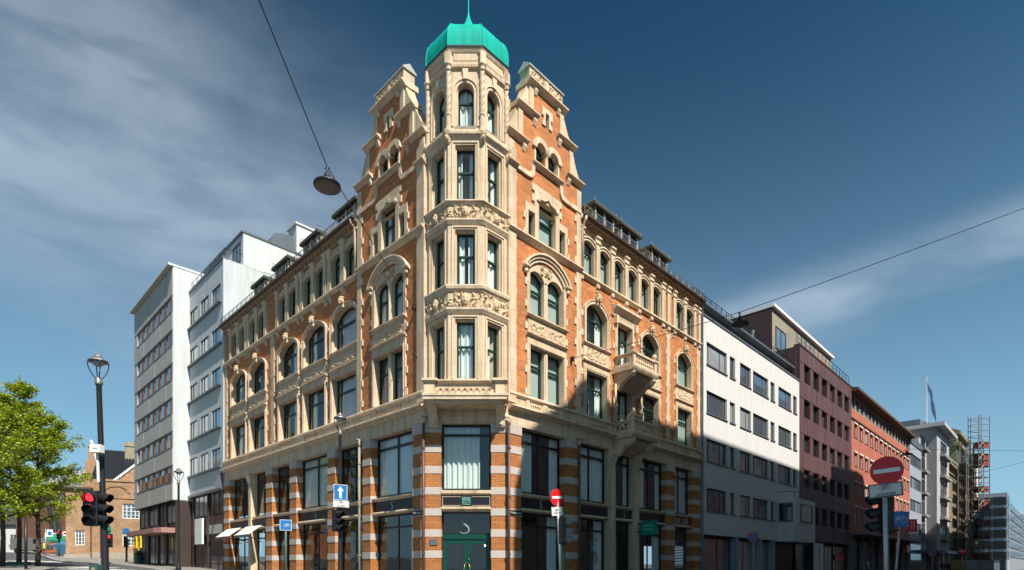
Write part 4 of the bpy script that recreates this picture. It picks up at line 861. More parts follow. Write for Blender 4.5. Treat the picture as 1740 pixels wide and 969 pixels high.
# --- turret
TX, TY, TA = -1.58, 20.59, 1.40                 # centre and apothem of the octagon
TF = [Fr(TX + TA * math.sin(math.radians(a)), TY - TA * math.cos(math.radians(a)), math.radians(a)) for a in (-90, -45, 0, 45, 90)]
def octo(ap): return [(ap / math.cos(math.pi / 8) * math.cos(math.radians(22.5 + 45 * k)), ap / math.cos(math.pi / 8) * math.sin(math.radians(22.5 + 45 * k))) for k in range(8)]
FT = Fr(TX, TY, 0)
SIDE = 2 * TA * math.tan(math.pi / 8)
def band(name, zs, m='stone_trim'):            # stepped ring round the octagon: list of (z, apothem)
    mb = MB(); n = 8
    for z, a in zs: mb.v += [(x, y, z) for x, y in octo(a)]
    for i in range(len(zs) - 1): mb.f += [(i * n + k, i * n + (k + 1) % n, (i + 1) * n + (k + 1) % n, (i + 1) * n + k) for k in range(n)]
    mb.f += [tuple(range(n - 1, -1, -1)), tuple(range((len(zs) - 1) * n, len(zs) * n))]
    return mb.put(name, m, HOTEL, FT, 0, 0, 0)
levels = [(7.35, 10.06, 7.84, 9.86), (10.93, 13.06, 10.98, 12.88), (13.78, 15.90, 13.84, 15.74)]
for li, (z0, z1, wz0, wz1) in enumerate(levels):
    for fi, f in enumerate(TF[1:4]):
        m = wall_grid(MB(), -SIDE / 2, SIDE / 2, z0, z1, [(-0.34, 0.34, wz0, wz1)], 0, 0.28); m.put('turret_wall', 'stone', HOTEL, f, 0, 0, 0)
        hh = wz1 - wz0
        MB().ring(u_path(0.60, hh - 0.05, 0, 0.16), u_path(0.60, hh - 0.05, 0, 0.11), -0.03, 0.02).ring(u_path(0.60, hh - 0.05, 0, 0.04), u_path(0.60, hh - 0.05, 0, 0.0), 0.09, 0.25).put('window_surround', 'stone_trim', HOTEL, f, 0, 0, wz0)
        window(HOTEL, f, 0, 0.22, wz0 + 0.01, 0.60, hh - 0.06, 0, (), hh * 0.56, 'green_frame', 'glass', (('full', 'parted', 'sides')[li] if fi == 1 else ('sides', 'right', 'left', 'full')[(li + fi) % 4]), 0.055, 'curtain_white')
        for sx in (-1, 1): MB().box(min(sx * 0.335, sx * 0.42), max(sx * 0.335, sx * 0.42), 0.02, 0.2, wz0 - 0.02, wz0 + 0.32).put('jamb_foot', 'stone_trim', HOTEL, f, 0, 0, 0)
for fi, f in enumerate((TF[0], TF[4])): MB().box(-SIDE / 2, SIDE / 2, 0, 0.3, 7.3, 16.2).put('turret_wall', 'stone', HOTEL, f, 0, 0, 0)
MB().plan(octo(TA - 0.95), 7.2, 18.9).put('interior_core', 'interior', HOTEL, FT, 0, 0, 0)
for z0, zf0, zf1, z1 in ((10.02, 10.21, 10.73, 10.97), (13.03, 13.21, 13.66, 13.82)):
    band('turret_ledge', [(z0, TA - 0.2), (z0, TA + 0.03), (z0 + 0.07, TA + 0.07), (z0 + 0.12, TA + 0.10), (zf0, TA + 0.10), (zf0, TA + 0.0)])
    band('turret_frieze', [(zf0 - 0.01, TA - 0.25), (zf0 - 0.01, TA + 0.02), (zf1 + 0.01, TA + 0.02), (zf1 + 0.01, TA - 0.25)], 'stone')
    band('turret_ledge', [(zf1, TA + 0.0), (zf1, TA + 0.05), (zf1 + 0.05, TA + 0.07), (zf1 + 0.10, TA + 0.12), (z1 - 0.05, TA + 0.14), (z1 - 0.01, TA + 0.13), (z1, TA - 0.2)])
    for i, f in enumerate(TF[1:4]):
        put(cached(('trel', i, zf0), lambda: relief_mesh(SIDE - 0.02, zf1 - zf0, 30 + i, True, 0.085, 52, 18)), 'relief', HOTEL, f, 0, -0.03, zf0)
band('turret_ledge', [(15.86, TA - 0.2), (15.86, TA + 0.02), (15.93, TA + 0.05), (16.02, TA + 0.14), (16.10, TA + 0.15), (16.16, TA + 0.12), (16.2, TA - 0.2)])
# base parapet slab with brackets, standing across the whole corner
MB().box(-1.41, 1.41, -0.97, 0.3, 7.10, 7.24).box(-1.44, 1.44, -1.0, 0.3, 7.22, 7.30).box(-1.30, 1.30, -0.86, 0.3, 7.02, 7.11).put('base_slab', 'stone_trim', HOTEL, FC, TX, 0, 0)
for sx in (-1, 1):
    p = MB().box(-0.155, 0.155, -0.155, 0.155, 7.29, 7.70).box(-0.26, 0.26, -0.24, 0.24, 7.72, 7.80).box(-0.20, 0.20, -0.19, 0.19, 7.67, 7.73)
    p.put('parapet_post', 'stone_trim', HOTEL, FC, TX + sx * 1.18, -0.78, 0)
    MB().box(-0.1, 0.1, -0.6, 0.3, 7.29, 7.72).put('parapet_side', 'stone', HOTEL, FC, TX + sx * 1.20, 0, 0)
    MB().prof([(0.0, 6.36), (-0.10, 6.36), (-0.13, 6.42), (-0.15, 6.62), (-0.30, 6.80), (-0.62, 6.93), (-0.70, 7.021), (0.0, 7.021)], -0.16, 0.16).box(-0.2, 0.2, -0.72, 0, 6.95, 7.02).box(-0.06, 0.06, -0.19, 0, 6.45, 6.95).put('bracket', 'stone_trim', HOTEL, FC, TX + sx * 1.18, 0, 0)
MB().box(-1.03, 1.03, -0.84, -0.72, 7.29, 7.66).put('parapet_panel', 'stone', HOTEL, FC, TX, 0, 0)
MB().prof([(-0.70, 7.655), (-0.88, 7.655), (-0.93, 7.69), (-0.96, 7.72), (-0.96, 7.765), (-0.70, 7.78)], -0.93, 0.93).put('coping', 'stone_trim', HOTEL, FC, TX, 0, 0)
put(arch_strip(9, 0.205), 'arch_strip', HOTEL, FC, TX, -0.84, 7.36)
# belvedere: arched windows on every face, twisted colonnettes at the corners
for f in TF:
    m = wall_grid(MB(), -SIDE / 2 + 0.03, SIDE / 2 - 0.03, 16.15, 18.5, [(-0.30, 0.30, 16.4, 17.9, 0.30)], 0.06, 0.3); m.put('turret_wall', 'stone', HOTEL, f, 0, 0, 0)
    MB().ring(u_path(0.58, 1.5, 0.29, 0.18), u_path(0.58, 1.5, 0.29, 0.10), 0.03, 0.1).ring(u_path(0.58, 1.5, 0.29, 0.03), u_path(0.58, 1.5, 0.29, -0.03), 0.14, 0.33).put('window_surround', 'stone_trim', HOTEL, f, 0, 0, 16.4)
    MB().add([(-0.07, 0.0, 17.98), (0.07, 0.0, 17.98), (0.10, 0.0, 18.32), (-0.10, 0.0, 18.32), (-0.07, 0.12, 17.98), (0.07, 0.12, 17.98), (0.10, 0.12, 18.32), (-0.10, 0.12, 18.32)], [(0, 1, 2, 3), (0, 3, 7, 4), (1, 5, 6, 2), (0, 4, 5, 1), (3, 2, 6, 7)]).put('keystone', 'stone_trim', HOTEL, f, 0, 0, 0)
    window(HOTEL, f, 0, 0.30, 16.41, 0.56, 1.47, 0.28, (), 0.95, 'green_frame', 'glass', 'full', 0.055, 'curtain_white')
    MB().box(-0.34, 0.34, -0.01, 0.2, 16.18, 16.40).put('window_apron', 'concrete_beige', HOTEL, f, 0, 0.04, 0)
    MB().box(-0.40, 0.40, 0.02, 0.08, 18.60, 18.86).put('entablature_panel', 'stone', HOTEL, f, 0, 0, 0)
for k in range(8):
    x, y = octo(TA - 0.02)[k]
    if y > 0.9: continue
    c = Fr(TX, TY, 0)
    cap = lambda: MB().lathe([(0.10, 0), (0.10, 0.08), (0.085, 0.12), (0.08, 0.5), (0.10, 0.53), (0.10, 0.58), (0.075, 0.6)], n=12).mesh('colonnette_base', 'stone_trim')
    put(cached('colb', cap), 'colonnette', HOTEL, c, x, y, 16.2)
    tw = lambda: MB().lathe([(0.075, 0.01 * i * 4.4) for i in range(34)], n=12, twist=26).mesh('colonnette', 'stone_trim', smooth=False)
    put(cached('coltw', tw), 'colonnette', HOTEL, c, x, y, 16.78)
    cp = lambda: MB().lathe([(0.08, 0), (0.11, 0.03), (0.09, 0.06), (0.10, 0.14), (0.14, 0.2), (0.14, 0.25)], n=10).box(-0.10, 0.10, -0.10, 0.10, 0.25, 0.62).mesh('colonnette_capital', 'stone_trim')
    o = put(cached('colc', cp), 'colonnette_capital', HOTEL, c, x, y, 18.22); o.rotation_euler[2] = math.atan2(y, x)
    # console with a carved head under each colonnette
    kk = lambda: MB().lathe([(0.05, -0.32), (0.09, -0.26), (0.12, -0.12), (0.17, -0.02), (0.19, 0.04), (0.19, 0.10), (0.15, 0.14)], n=12).ball((0.13, 0, -0.16), 0.085, 9, 7, 0.9, 0.85, 1.2).ball((0.21, 0, -0.16), 0.025, 6, 4).mesh('console', 'relief')
    o = put(cached('console', kk), 'console', HOTEL, c, x, y, 16.06); o.rotation_euler[2] = math.atan2(y, x)
band('entablature', [(18.32, TA - 0.3), (18.32, TA - 0.03), (18.36, TA + 0.02), (18.42, TA + 0.03), (18.44, TA - 0.03), (18.58, TA - 0.03), (18.58, TA - 0.3)], 'stone')
band('entablature', [(18.5, TA - 0.3), (18.5, TA - 0.06), (18.84, TA - 0.06), (18.86, TA + 0.0), (18.94, TA + 0.04), (19.02, TA + 0.06), (19.06, TA + 0.06), (19.07, TA - 0.3)], 'stone_trim')
# dome: eight curved copper panels, ribs between them, finial
DP = [(19.02, 1.008), (19.06, 1.012), (19.35, 1.012), (19.58, 0.995), (19.76, 0.96), (19.9, 0.905), (20.0, 0.84), (20.12, 0.74), (20.27, 0.60), (20.45, 0.45), (20.65, 0.30), (20.86, 0.18), (21.02, 0.11)]
for k in range(8):
    mb = MB(); a0, a1 = math.radians(22.5 + 45 * k), math.radians(67.5 + 45 * k); R0 = TA / math.cos(math.pi / 8) + 0.03
    for z, q in DP: mb.v += [(R0 * q * math.cos(a0), R0 * q * math.sin(a0), z), (R0 * q * math.cos(a1), R0 * q * math.sin(a1), z)]
    mb.f = [(2 * i, 2 * i + 1, 2 * i + 3, 2 * i + 2) for i in range(len(DP) - 1)]
    mb.put('dome_panel', 'teal', HOTEL, FT, 0, 0, 0)
    MB().tube([(R0 * q * math.cos(a0), R0 * q * math.sin(a0), z) for z, q in DP], 0.022, 6).put('dome_rib', 'teal', HOTEL, FT, 0, 0, 0)
MB().plan(octo(TA + 0.05), 19.005, 19.055).put('dome_soffit', 'teal_dark', HOTEL, FT, 0, 0, 0)
band('dome_rim', [(18.99, TA + 0.03), (18.99, TA + 0.075), (19.05, TA + 0.075), (19.06, TA + 0.03)], 'teal_dark')
MB().lathe([(0.30, 20.86), (0.22, 21.0), (0.14, 21.15), (0.075, 21.32), (0.04, 21.46), (0.028, 21.6), (0.018, 22.3), (0.008, 23.2)], n=8).put('finial', 'teal', HOTEL, FT, 0, 0, 0)
# closing wall and corner pilasters behind the turret
MB().box(-3.02, -0.19, 0.05, 0.5, 7.2, 16.7).put('corner_wall', 'stone', HOTEL, FC, 0, 0, 0)
for fr, a, b in ((FL, -0.40, 0.03), (FR, -0.03, 0.36)): MB().box(a, b, -0.07, 0.3, 7.3, 16.35).prof(prof_c(15.62, 0.2, 0.2), a - 0.06, b + 0.06).put('corner_pilaster', 'stone', HOTEL, fr, 0, 0, 0)

# --- roofs with dormers, snow guards
for fr, x0, x1, dorm in ((FR, 4.1, FLEN_R, ((5.9, 7.5), (7.9, 9.5), (10.6, 12.3))), (FL, FLEN_L, -4.4, ((-7.4, -5.6), (-10.6, -9.0), (-13.9, -12.2), (-16.7, -15.1)))):
    y0 = 0.0
    MB().prof([(0.0, 15.58), (1.9, 17.75), (6.0, 18.5), (10.5, 15.6)], x0, x1).put('mansard_roof', 'roof_green', HOTEL, fr, 0, 0, 0)
    MB().prof([(1.75, 7.2), (1.75, 15.58), (10.4, 15.58), (10.4, -0.5), (4.0, -0.5), (4.0, 7.2)], x0, x1).put('rear_block', 'render_pale', HOTEL, fr, 0, 0, 0)
    n = int((x1 - x0) / 0.62)
    g = MB()
    for k in range(n + 1):
        x = x0 + 0.1 + k * (x1 - x0 - 0.2) / n; g.box(x - 0.014, x + 0.014, -0.22, -0.19, 15.6, 16.08)
        if k < n:
            d = (x1 - x0 - 0.2) / n
            g.tube([(x, -0.205, 15.68), (x + d / 2, -0.205, 16.03), (x + d, -0.205, 15.68)], 0.010, 4, cap=False)
            for a in range(8): g.tube([(x + d / 2 + 0.10 * math.cos(a * math.pi / 4), -0.205, 15.8 + 0.10 * math.sin(a * math.pi / 4)), (x + d / 2 + 0.10 * math.cos((a + 1) * math.pi / 4), -0.205, 15.8 + 0.10 * math.sin((a + 1) * math.pi / 4))], 0.008, 3, cap=False)
    g.box(x0, x1, -0.215, -0.195, 16.04, 16.07).box(x0, x1, -0.215, -0.195, 15.67, 15.69)
    g.put('snow_guard', 'iron', HOTEL, fr, 0, 0, 0)
    for a, b in dorm:
        w = b - a; c = (a + b) / 2
        d = MB().prism([(-w / 2, 15.65), (w / 2, 15.65), (w / 2, 17.15), (-w / 2, 17.15)], 0.65, 3.2).put('dormer', 'roof_dark', HOTEL, fr, c, 0, 0)
        MB().box(-w / 2 - 0.12, w / 2 + 0.12, 0.45, 3.3, 17.15, 17.28).put('dormer_roof', 'roof_dark', d)
        MB().box(-w / 2 - 0.10, w / 2 + 0.10, 0.47, 3.3, 17.28, 17.32).box(-w / 2 - 0.04, -w / 2 + 0.0, 0.66, 3.2, 15.9, 17.14).box(w / 2, w / 2 + 0.04, 0.66, 3.2, 15.9, 17.14).put('dormer_cladding', 'roof_green', d)
        for sx in (-0.42, 0.0, 0.42): MB().box(sx * w - 0.035, sx * w + 0.035, 0.58, 0.65, 15.9, 17.15).put('dormer_post', 'stone_slab', d)
        for sx in (-0.21, 0.21): MB().add([(sx * w - 0.19 * w, 0.635, 16.05), (sx * w + 0.19 * w, 0.635, 16.05), (sx * w + 0.19 * w, 0.635, 17.), (sx * w - 0.19 * w, 0.635, 17.)], [(0, 1, 2, 3)]).put('pane', 'pane_dark', d)
        MB().tube([(-w / 2 - 0.06, 0.5, 17.34), (-w / 2 - 0.06, 0.5, 17.55), (-w / 2 - 0.06, 1.5, 17.55)], 0.012, 4).put('roof_rail', 'iron', d)
        MB().tube([(w / 2, 0.5, 17.34), (w / 2, 0.5, 17.52), (w / 2, 1.5, 17.52)], 0.012, 4).put('roof_rail', 'iron', d)
# roof-top over the corner
MB().plan([(-3.5, 0.6), (-0.1, 0.6), (4.5, 5.2), (4.5, 9), (-8.5, 9), (-8.5, 5.2)], 7.2, 16.6, None).put('rear_block', 'render_pale', HOTEL, FC, 0, 0.6, 0)
MB().plan([(-3.5, 0.6), (-0.1, 0.6), (4.5, 5.2), (4.5, 9), (-8.5, 9), (-8.5, 5.2)], 16.6, 18.4, [(-2.6, 2.6), (-1.2, 2.6), (1.5, 5.4), (1.5, 7), (-5.5, 7), (-5.5, 5.4)]).put('corner_roof', 'roof_green', HOTEL, FC, 0, 0.6, 0)
# --- rainwater pipes
def pipe(fr, x, y, ztop, m='pipe_brown', mtop='stone', bend=0.12):
    p = MB().tube([(x, y, -0.2), (x, y, ztop)], 0.047, 10).put('downpipe', m, HOTEL, fr, 0, 0, 0, smooth=True)
    MB().tube([(x, y, ztop), (x, y, ztop + 0.16), (x - bend * 0.4, y + 0.0, ztop + 0.24), (x + bend, y + 0.02, ztop + 0.34), (x + bend * 1.6, y + 0.1, ztop + 0.40)], 0.06, 10).put('pipe_offset', mtop, p, smooth=True)
    for z in (1.9, 3.9, 5.6): MB().tube([(x, y, z), (x, y, z + 0.06)], 0.068, 10).put('pipe_collar', m, p)
pipe(FC, -3.10, -0.12, 6.5, bend=0.25); pipe(FC, -0.10, -0.12, 6.45, bend=-0.25); pipe(FR, 3.98, -0.1, 6.35, bend=0.2); pipe(FL, -4.22, -0.1, 6.3, m='concrete_beige', bend=-0.2)
for fr, x in ((FR, 4.22), (FL, -4.62)):
    MB().tube([(x, -0.25, 15.58), (x, -0.24, 15.46), (x, -0.12, 15.3), (x, -0.06, 15.15), (x, -0.06, 13.6)], 0.055, 8).put('downpipe', 'stone', HOTEL, fr, 0, 0, 0, smooth=True)
MB().tube([(6.56, -0.08, 9.4), (6.56, -0.08, 7.75)], 0.04, 8).put('downpipe', 'stone', HOTEL, FR, 0, 0, 0, smooth=True)

# small lit lamps over the tables inside the corner bar
for k in range(6): MB().ball((0, 0, 0), 0.032, 8, 6).put('pendant_lamp', 'pendant', HOTEL, FR, 0.95 + k * 0.40, 2.2, 2.30 + 0.05 * (k % 3))
# ------------------------------------------------------------------ neighbouring buildings
RW = random.Random(5)
VARY = {'pane_blue': ('pane_blue', 'pane_blue', 'pane_mid', 'pane_blue', 'pane_blind'), 'pane_mid': ('pane_mid', 'pane_dark', 'pane_warm', 'pane_blind', 'pane_mid'), 'pane_dark': ('pane_dark', 'pane_dark', 'pane_mid', 'pane_warm')}
def simple_win(root, fr, x, z, w, h, fm, gm, y=0.14, cols=(), bar=0.06, transom=None, name='window'):
    gm = RW.choice(VARY.get(gm, (gm,)))                      # rooms, blinds and reflections differ from window to window
    return window(root, fr, x, y, z, w, h, 0, cols, transom, fm, gm, None, bar, name=name)
def part(root, fr, mb, name, m, smooth=False): return mb.put(name, m, root, fr, 0, 0, 0, smooth)

# ---- left: pale rendered office next to the hotel
B = thing('office_building', 'pale grey rendered office block with long window sills beside the hotel', 'building', FL.P(-24, 0, 1.2))
x0, x1 = -28.3, -19.74
cols4 = [(-21.72, -20.20), (-23.80, -22.30), (-25.96, -24.44), (-27.95, -26.49)]
rows5 = [(17.42, 18.53), (14.92, 15.98), (12.45, 13.54), (9.92, 11.08), (7.52, 8.66)]
hs = []
for zi, (a, b) in enumerate(rows5):
    for ci, (l, r) in enumerate(cols4):
        hs.append((l, r, a, b)); simple_win(B, FL, (l + r) / 2, a, r - l, b - a, 'black_frame', 'pane_mid' if ci == 3 else 'pane_blue', 0.035, (-0.14,), 0.06)
    part(B, FL, MB().prof([(0.05, a - 0.14), (-0.16, a - 0.12), (-0.16, a - 0.02), (0.05, a)], x0 + 0.2, x1 - 0.25), 'window_sill', 'zinc')
part(B, FL, shell(wall_grid(MB(), x0, x1, 6.15, 19.85, hs, 0, 0.25), x0, x1, 6.15, 19.85, 0, 12), 'wall', 'render_pale')
part(B, FL, MB().box(x0, x1, -0.06, 0.3, 19.82, 19.95), 'parapet_coping', 'zinc')
part(B, FL, MB().prof([(0, 6.1), (-0.5, 6.15), (-0.55, 6.3), (0, 7.3)], x1 - 0.02, x1 + 0.0).box(x0, x1, -0.12, 0.2, 6.05, 6.2), 'fascia', 'zinc')
# stepped-back top storey with a tall blank flank facing the hotel
part(B, FL, MB().box(x0 - 2, x1, 1.15, 12, 19.8, 21.85), 'penthouse', 'render_white')
part(B, FL, MB().box(x0 - 2.1, x1 + 0.05, 1.05, 12.1, 21.83, 21.95), 'penthouse_coping', 'zinc')
pwn = simple_win(B, FL, -20.75, 20.2, 1.2, 1.2, 'black_frame', 'pane_blue', 1.10, (0.0,))
for k in range(11): put(cached('rpost_l', lambda: MB().box(-0.015, 0.015, -0.015, 0.015, 0, 0.6).mesh('railing_post', 'black_iron')), 'railing_post', B, FL, x1 - 0.1 - k * 0.83, 0.1, 19.9)
part(B, FL, MB().tube([(x1 - 0.05, 0.1, 20.5), (x0 + 0.2, 0.1, 20.5)], 0.018, 6).tube([(x1 - 0.05, 0.1, 20.2), (x0 + 0.2, 0.1, 20.2)], 0.012, 6).tube([(x1 - 0.05, 0.1, 20.5), (x1 - 0.05, 1.15, 20.5)], 0.018, 6), 'railing', 'black_iron')
part(B, FL, MB().box(-20.95, x1 - 0.02, 4.5, 9.3, 21.9, 23.8), 'lift_shaft', 'render_white'); part(B, FL, MB().box(-21.05, x1 + 0.06, 4.4, 9.4, 23.8, 23.92), 'lift_shaft_roof', 'render_white')
part(B, FL, MB().prof([(3.0, 21.9), (3.0, 22.4), (3.3, 22.9), (3.9, 23.1), (4.45, 23.1), (4.45, 21.9)], -22.0, -20.2), 'ventilation_cowl', 'zinc')
# dark bronze shop front
part(B, FL, MB().box(x0, x1, 0.2, 0.7, 0.0, 6.1).box(x0, x1, 0.1, 0.21, 4.05, 4.62), 'shop_front', 'bronze_panel')
for k, (a, b) in enumerate(((-28.1, -25.6), (-25.4, -22.7), (-22.5, -19.95))):
    c = (a + b) / 2
    simple_win(B, FL, c, 4.64, b - a, 1.42, 'black_frame', 'pane_mid', 0.10, (-0.17, 0.17), 0.08); simple_win(B, FL, c, 1.1, b - a, 2.4, 'black_frame', 'pane_mid' if k != 1 else 'pane_dark', 0.10, (0.1,), 0.08, name='shop_window')
    part(B, FL, MB().box(b + 0.02, b + 0.18, 0.02, 0.25, 0.2, 6.1), 'mullion_post', 'dark_bronze')
    part(B, FL, MB().box(a, b, 0.08, 0.2, 3.5, 4.06), 'sign_panel', ['bronze_panel', 'dark_bronze', 'stone_slab'][k])
part(B, FL, MB().box(-24.6, -23.2, -0.12, 0.0, 2.9, 4.55), 'lightbox_sign', 'white_paint')

# ---- left: stone-banded block further along, projecting towards the street
B = thing('stone_faced_block', 'seven storey block with stone bands and timber ribbon windows, second from hotel', 'building', FL.P(-31, -1, 1.6))
F2 = FL.sub(0, -1.0)
x0, x1 = -36.15, -26.05
rows6 = [(18.38, 19.42), (16.12, 17.15), (13.88, 14.92), (11.62, 12.66), (9.36, 10.42), (7.12, 8.17)]
hs = []
n = 6; ww = (x1 - x0 - 1.3) / n
for a, b in rows6:
    hs.append((x0 + 0.85, x1 - 0.25, a, b))
    for k in range(n):
        c = x0 + 0.85 + 0.05 + ww * (k + 0.5) + 0.04
        simple_win(B, F2, c, a, ww * 0.74, b - a, 'timber', 'pane_blue', 0.03, (), 0.09)
        part(B, F2, MB().box(c + ww * 0.37, c + ww * 0.63, 0.02, 0.2, a, b), 'window_post', 'timber')
    part(B, F2, MB().box(x0 + 0.8, x1 - 0.2, -0.04, 0.05, a - 0.07, a), 'window_sill', 'zinc')
part(B, F2, shell(wall_grid(MB(), x0, x1, 5.85, 21.3, hs, 0, 0.25), x0, x1 - 0.001, 5.85, 21.3, 0.0, 8), 'wall', 'stone_slab')
# slab joints: each course of facing stone stands a little proud
for i in range(len(rows6) + 1):
    zt = 21.2 if i == 0 else rows6[i - 1][0] - 0.09
    zb = rows6[i][1] + 0.02 if i < len(rows6) else 5.9
    nn = 3 if i == 0 else 2
    for j in range(nn):
        for k in range(7):
            w = (x1 - x0 - 0.06) / 7; zz = zb + (zt - zb) * j / nn
            put(cached(('slab', i == 0, i == len(rows6)), lambda: MB().box(-w / 2 + 0.008, w / 2 - 0.008, -0.02 , 0.02, 0.006, (zt - zb) / nn - 0.006).mesh('facing_slab', 'stone_slab')), 'facing_slab', B, F2, x0 + 0.03 + w * (k + 0.5), -0.002 - 0.004 * ((k * 7 + j * 3 + i) % 3), zz)
part(B, F2, MB().box(x1, x1 + 0.03, 0.02, 9, 5.9, 21.3), 'flank_wall', 'render_white')
part(B, F2, MB().box(x0 - 0.25, x1 + 0.06, -0.3, 9, 21.3, 21.45), 'roof_edge', 'render_white')
part(B, F2, MB().box(x0, x1, 0.35, 1.1, 0.5, 5.85), 'shop_front', 'dark_bronze')
for k, (a, b) in enumerate(((-35.6, -33.2), (-33.0, -30.6), (-30.4, -28.6), (-28.4, -26.3))):
    c = (a + b) / 2
    simple_win(B, F2, c, 4.4, b - a, 1.2, 'black_frame', 'pane_mid', 0.26, (0.0,), 0.08); simple_win(B, F2, c, 1.6, b - a, 2.2, 'black_frame', 'pane_dark' if k else 'pane_mid', 0.26, (0.15,), 0.08, name='shop_window')
    part(B, F2, MB().box(b, b + 0.2, 0.2, 0.4, 0.5, 5.85), 'mullion_post', 'dark_bronze')
part(B, F2, MB().plan([(-35.4, -0.6), (-34.6, -0.85), (-27.2, -0.85), (-26.4, -0.6), (-26.4, 0.8), (-35.4, 0.8)], 3.72, 4.05), 'canopy', 'canopy_pink')
for dx in (0.0, 1.15):
    s = part(B, F2, MB().ring([(-0.4, 0), (-0.4, 0.55), (-0.1, 0.85), (0.4, 0.85), (0.4, 0)], [(-0.27, 0.13), (-0.27, 0.5), (-0.06, 0.72), (0.27, 0.72), (0.27, 0.13)], -0.1, 0.0, closed=True), 'house_logo_sign', 'yellow')
    s.location = F2.P(-31.9 + dx, -0.80, 2.78) - B.location
    MB().box(-0.27, 0.27, -0.06, -0.02, 0.13, 0.7).put('sign_back', 'sign_ink', s); MB().box(-0.02, 0.02, -0.07, -0.03, 0.85, 0.96).put('hanger', 'black_iron', s)

# ---- old brick house at the end of the left street
FO = Fr(-42.9, 58.0, math.radians(24))
B = thing('old_brick_house', 'old tan brick house with white small-paned windows and black tiled roof', 'house', FO.P(4, 2, 2.0))
hs = [(2.6, 4.1, 3.6, 5.1, 0.2), (2.6, 4.1, 6.45, 8.0), (-1.25, -0.45, 3.6, 5.1)]
part(B, FO, shell(wall_grid(MB(), 0.0, 13, 1.2, 10.4, hs[:2], 0, 0.25), 0.0, 13, 1.2, 10.4, 0, 9), 'wall', 'old_brick')
part(B, FO, shell(wall_grid(MB(), -2.0, 0.0, 1.2, 9.3, hs[2:], -0.7, 0.25), -2.0, 0.0, 1.2, 9.3, -0.7, 5), 'side_wing', 'old_brick')
part(B, FO, MB().prof([(-1.0, 9.2), (-1.0, 9.4), (3.5, 9.6), (3.5, 9.2)], -2.3, 0.1), 'wing_cornice', 'roof_dark')
for (a, b, c, d, *_), y in zip(hs, (0.1, 0.1, -0.6)):
    wdo = simple_win(B, FO, (a + b) / 2, c, b - a, d - c, 'white_paint', 'pane_dark', y, (-0.25, 0.0, 0.25) if b - a > 1.2 else (-0.17, 0.17), 0.075)
    for q in (0.25, 0.5, 0.75): MB().box(-(b - a) / 2 + 0.05, (b - a) / 2 - 0.05, -0.01, 0.05, (d - c) * q - 0.025, (d - c) * q + 0.025).put('glazing_bar', 'white_paint', wdo)
part(B, FO, MB().prism([(0.6, 10.4), (13, 10.4), (13, 15.4), (9.0, 15.4)], 0.0, 0.35) if False else MB().prism([(2.0, 10.4), (13, 10.4), (13, 16), (8.0, 16)], 0.0, 0.35), 'gable_wall', 'old_brick')
part(B, FO, MB().prism([(1.75, 10.35), (2.05, 10.35), (8.1, 16.1), (7.8, 16.1)], -0.12, 0.4), 'barge_board', 'white_paint')
part(B, FO, MB().prism([(2.1, 10.4), (13, 10.4), (13, 16), (8.1, 16)], 0.4, 8), 'cross_roof', 'black_tile')
# arched brick blind arcading and a string course below the eaves
for k in range(4):
    c = 2.1 + k * 2.7
    part(B, FO, MB().ring([(c + 1.2 * math.cos(a), 9.1 + 0.85 * math.sin(a)) for a in [math.pi * (1 - i / 10) for i in range(11)]], [(c + 0.98 * math.cos(a), 9.1 + 0.65 * math.sin(a)) for a in [math.pi * (1 - i / 10) for i in range(11)]], -0.09, 0.02), 'blind_arch', 'old_brick')
part(B, FO, MB().box(0.6, 13, -0.08, 0.02, 8.5, 8.62).box(0.55, 13, -0.1, 0.02, 10.25, 10.45), 'string_course', 'old_brick')
part(B, FO, MB().prof([(0.2, 10.3), (4.5, 14.2), (4.5, 10.3)], -0.2, 6.5), 'main_roof', 'black_tile')
for k in range(24):
    put(cached('tilerow', lambda: MB().box(-0.045, 0.045, -0.05, 0.03, 0, 5.8).mesh('tile_row', 'black_tile')), 'tile_row', B, FO, -0.1 + k * 0.28, 0.2, 10.33, rot=(-math.atan2(4.3, 3.9), 0, FO.ang))
part(B, FO, MB().prism([(x_ + 1.2, z_) for x_, z_ in [(-2.6, 9.3), (-0.9, 9.3), (-0.9, 11.2), (-1.15, 11.2), (-1.15, 12.6), (-1.4, 12.6), (-1.4, 14.1), (-1.75, 14.7), (-2.1, 14.1), (-2.1, 12.6), (-2.35, 12.6), (-2.35, 11.2), (-2.6, 11.2)]], 2.4, 3.0), 'stepped_gable', 'old_brick')
part(B, FO, MB().prism([(0.3, 10.6), (0.5, 10.6), (-0.5, 14.8), (-0.7, 14.8)], 2.3, 3.0), 'gable_coping', 'white_paint')
for x, y, h in ((2.2, 3.4, 15.1), (3.9, 3.0, 16.4)): part(B, FO, MB().box(x, x + 0.9, y, y + 0.9, 11, h).box(x - 0.08, x + 0.98, y - 0.08, y + 0.98, h - 0.5, h - 0.3), 'chimney', 'concrete_beige')
part(B, FO, MB().box(-0.1, 13, -0.12, 0.1, 1.0, 2.9).box(-2.1, 0.06, -0.84, 0.1, 1.0, 2.7), 'rubble_plinth', 'rubble')
part(B, FO, MB().tube([(0.75, -0.1, 2.0), (0.75, -0.1, 10.2)], 0.06, 8), 'downpipe', 'pipe_brown')
part(B, FO, MB().tube([(-1.5, -0.8, 2.0), (-1.5, -0.8, 9.1)], 0.05, 8), 'downpipe', 'pipe_brown') if False else None

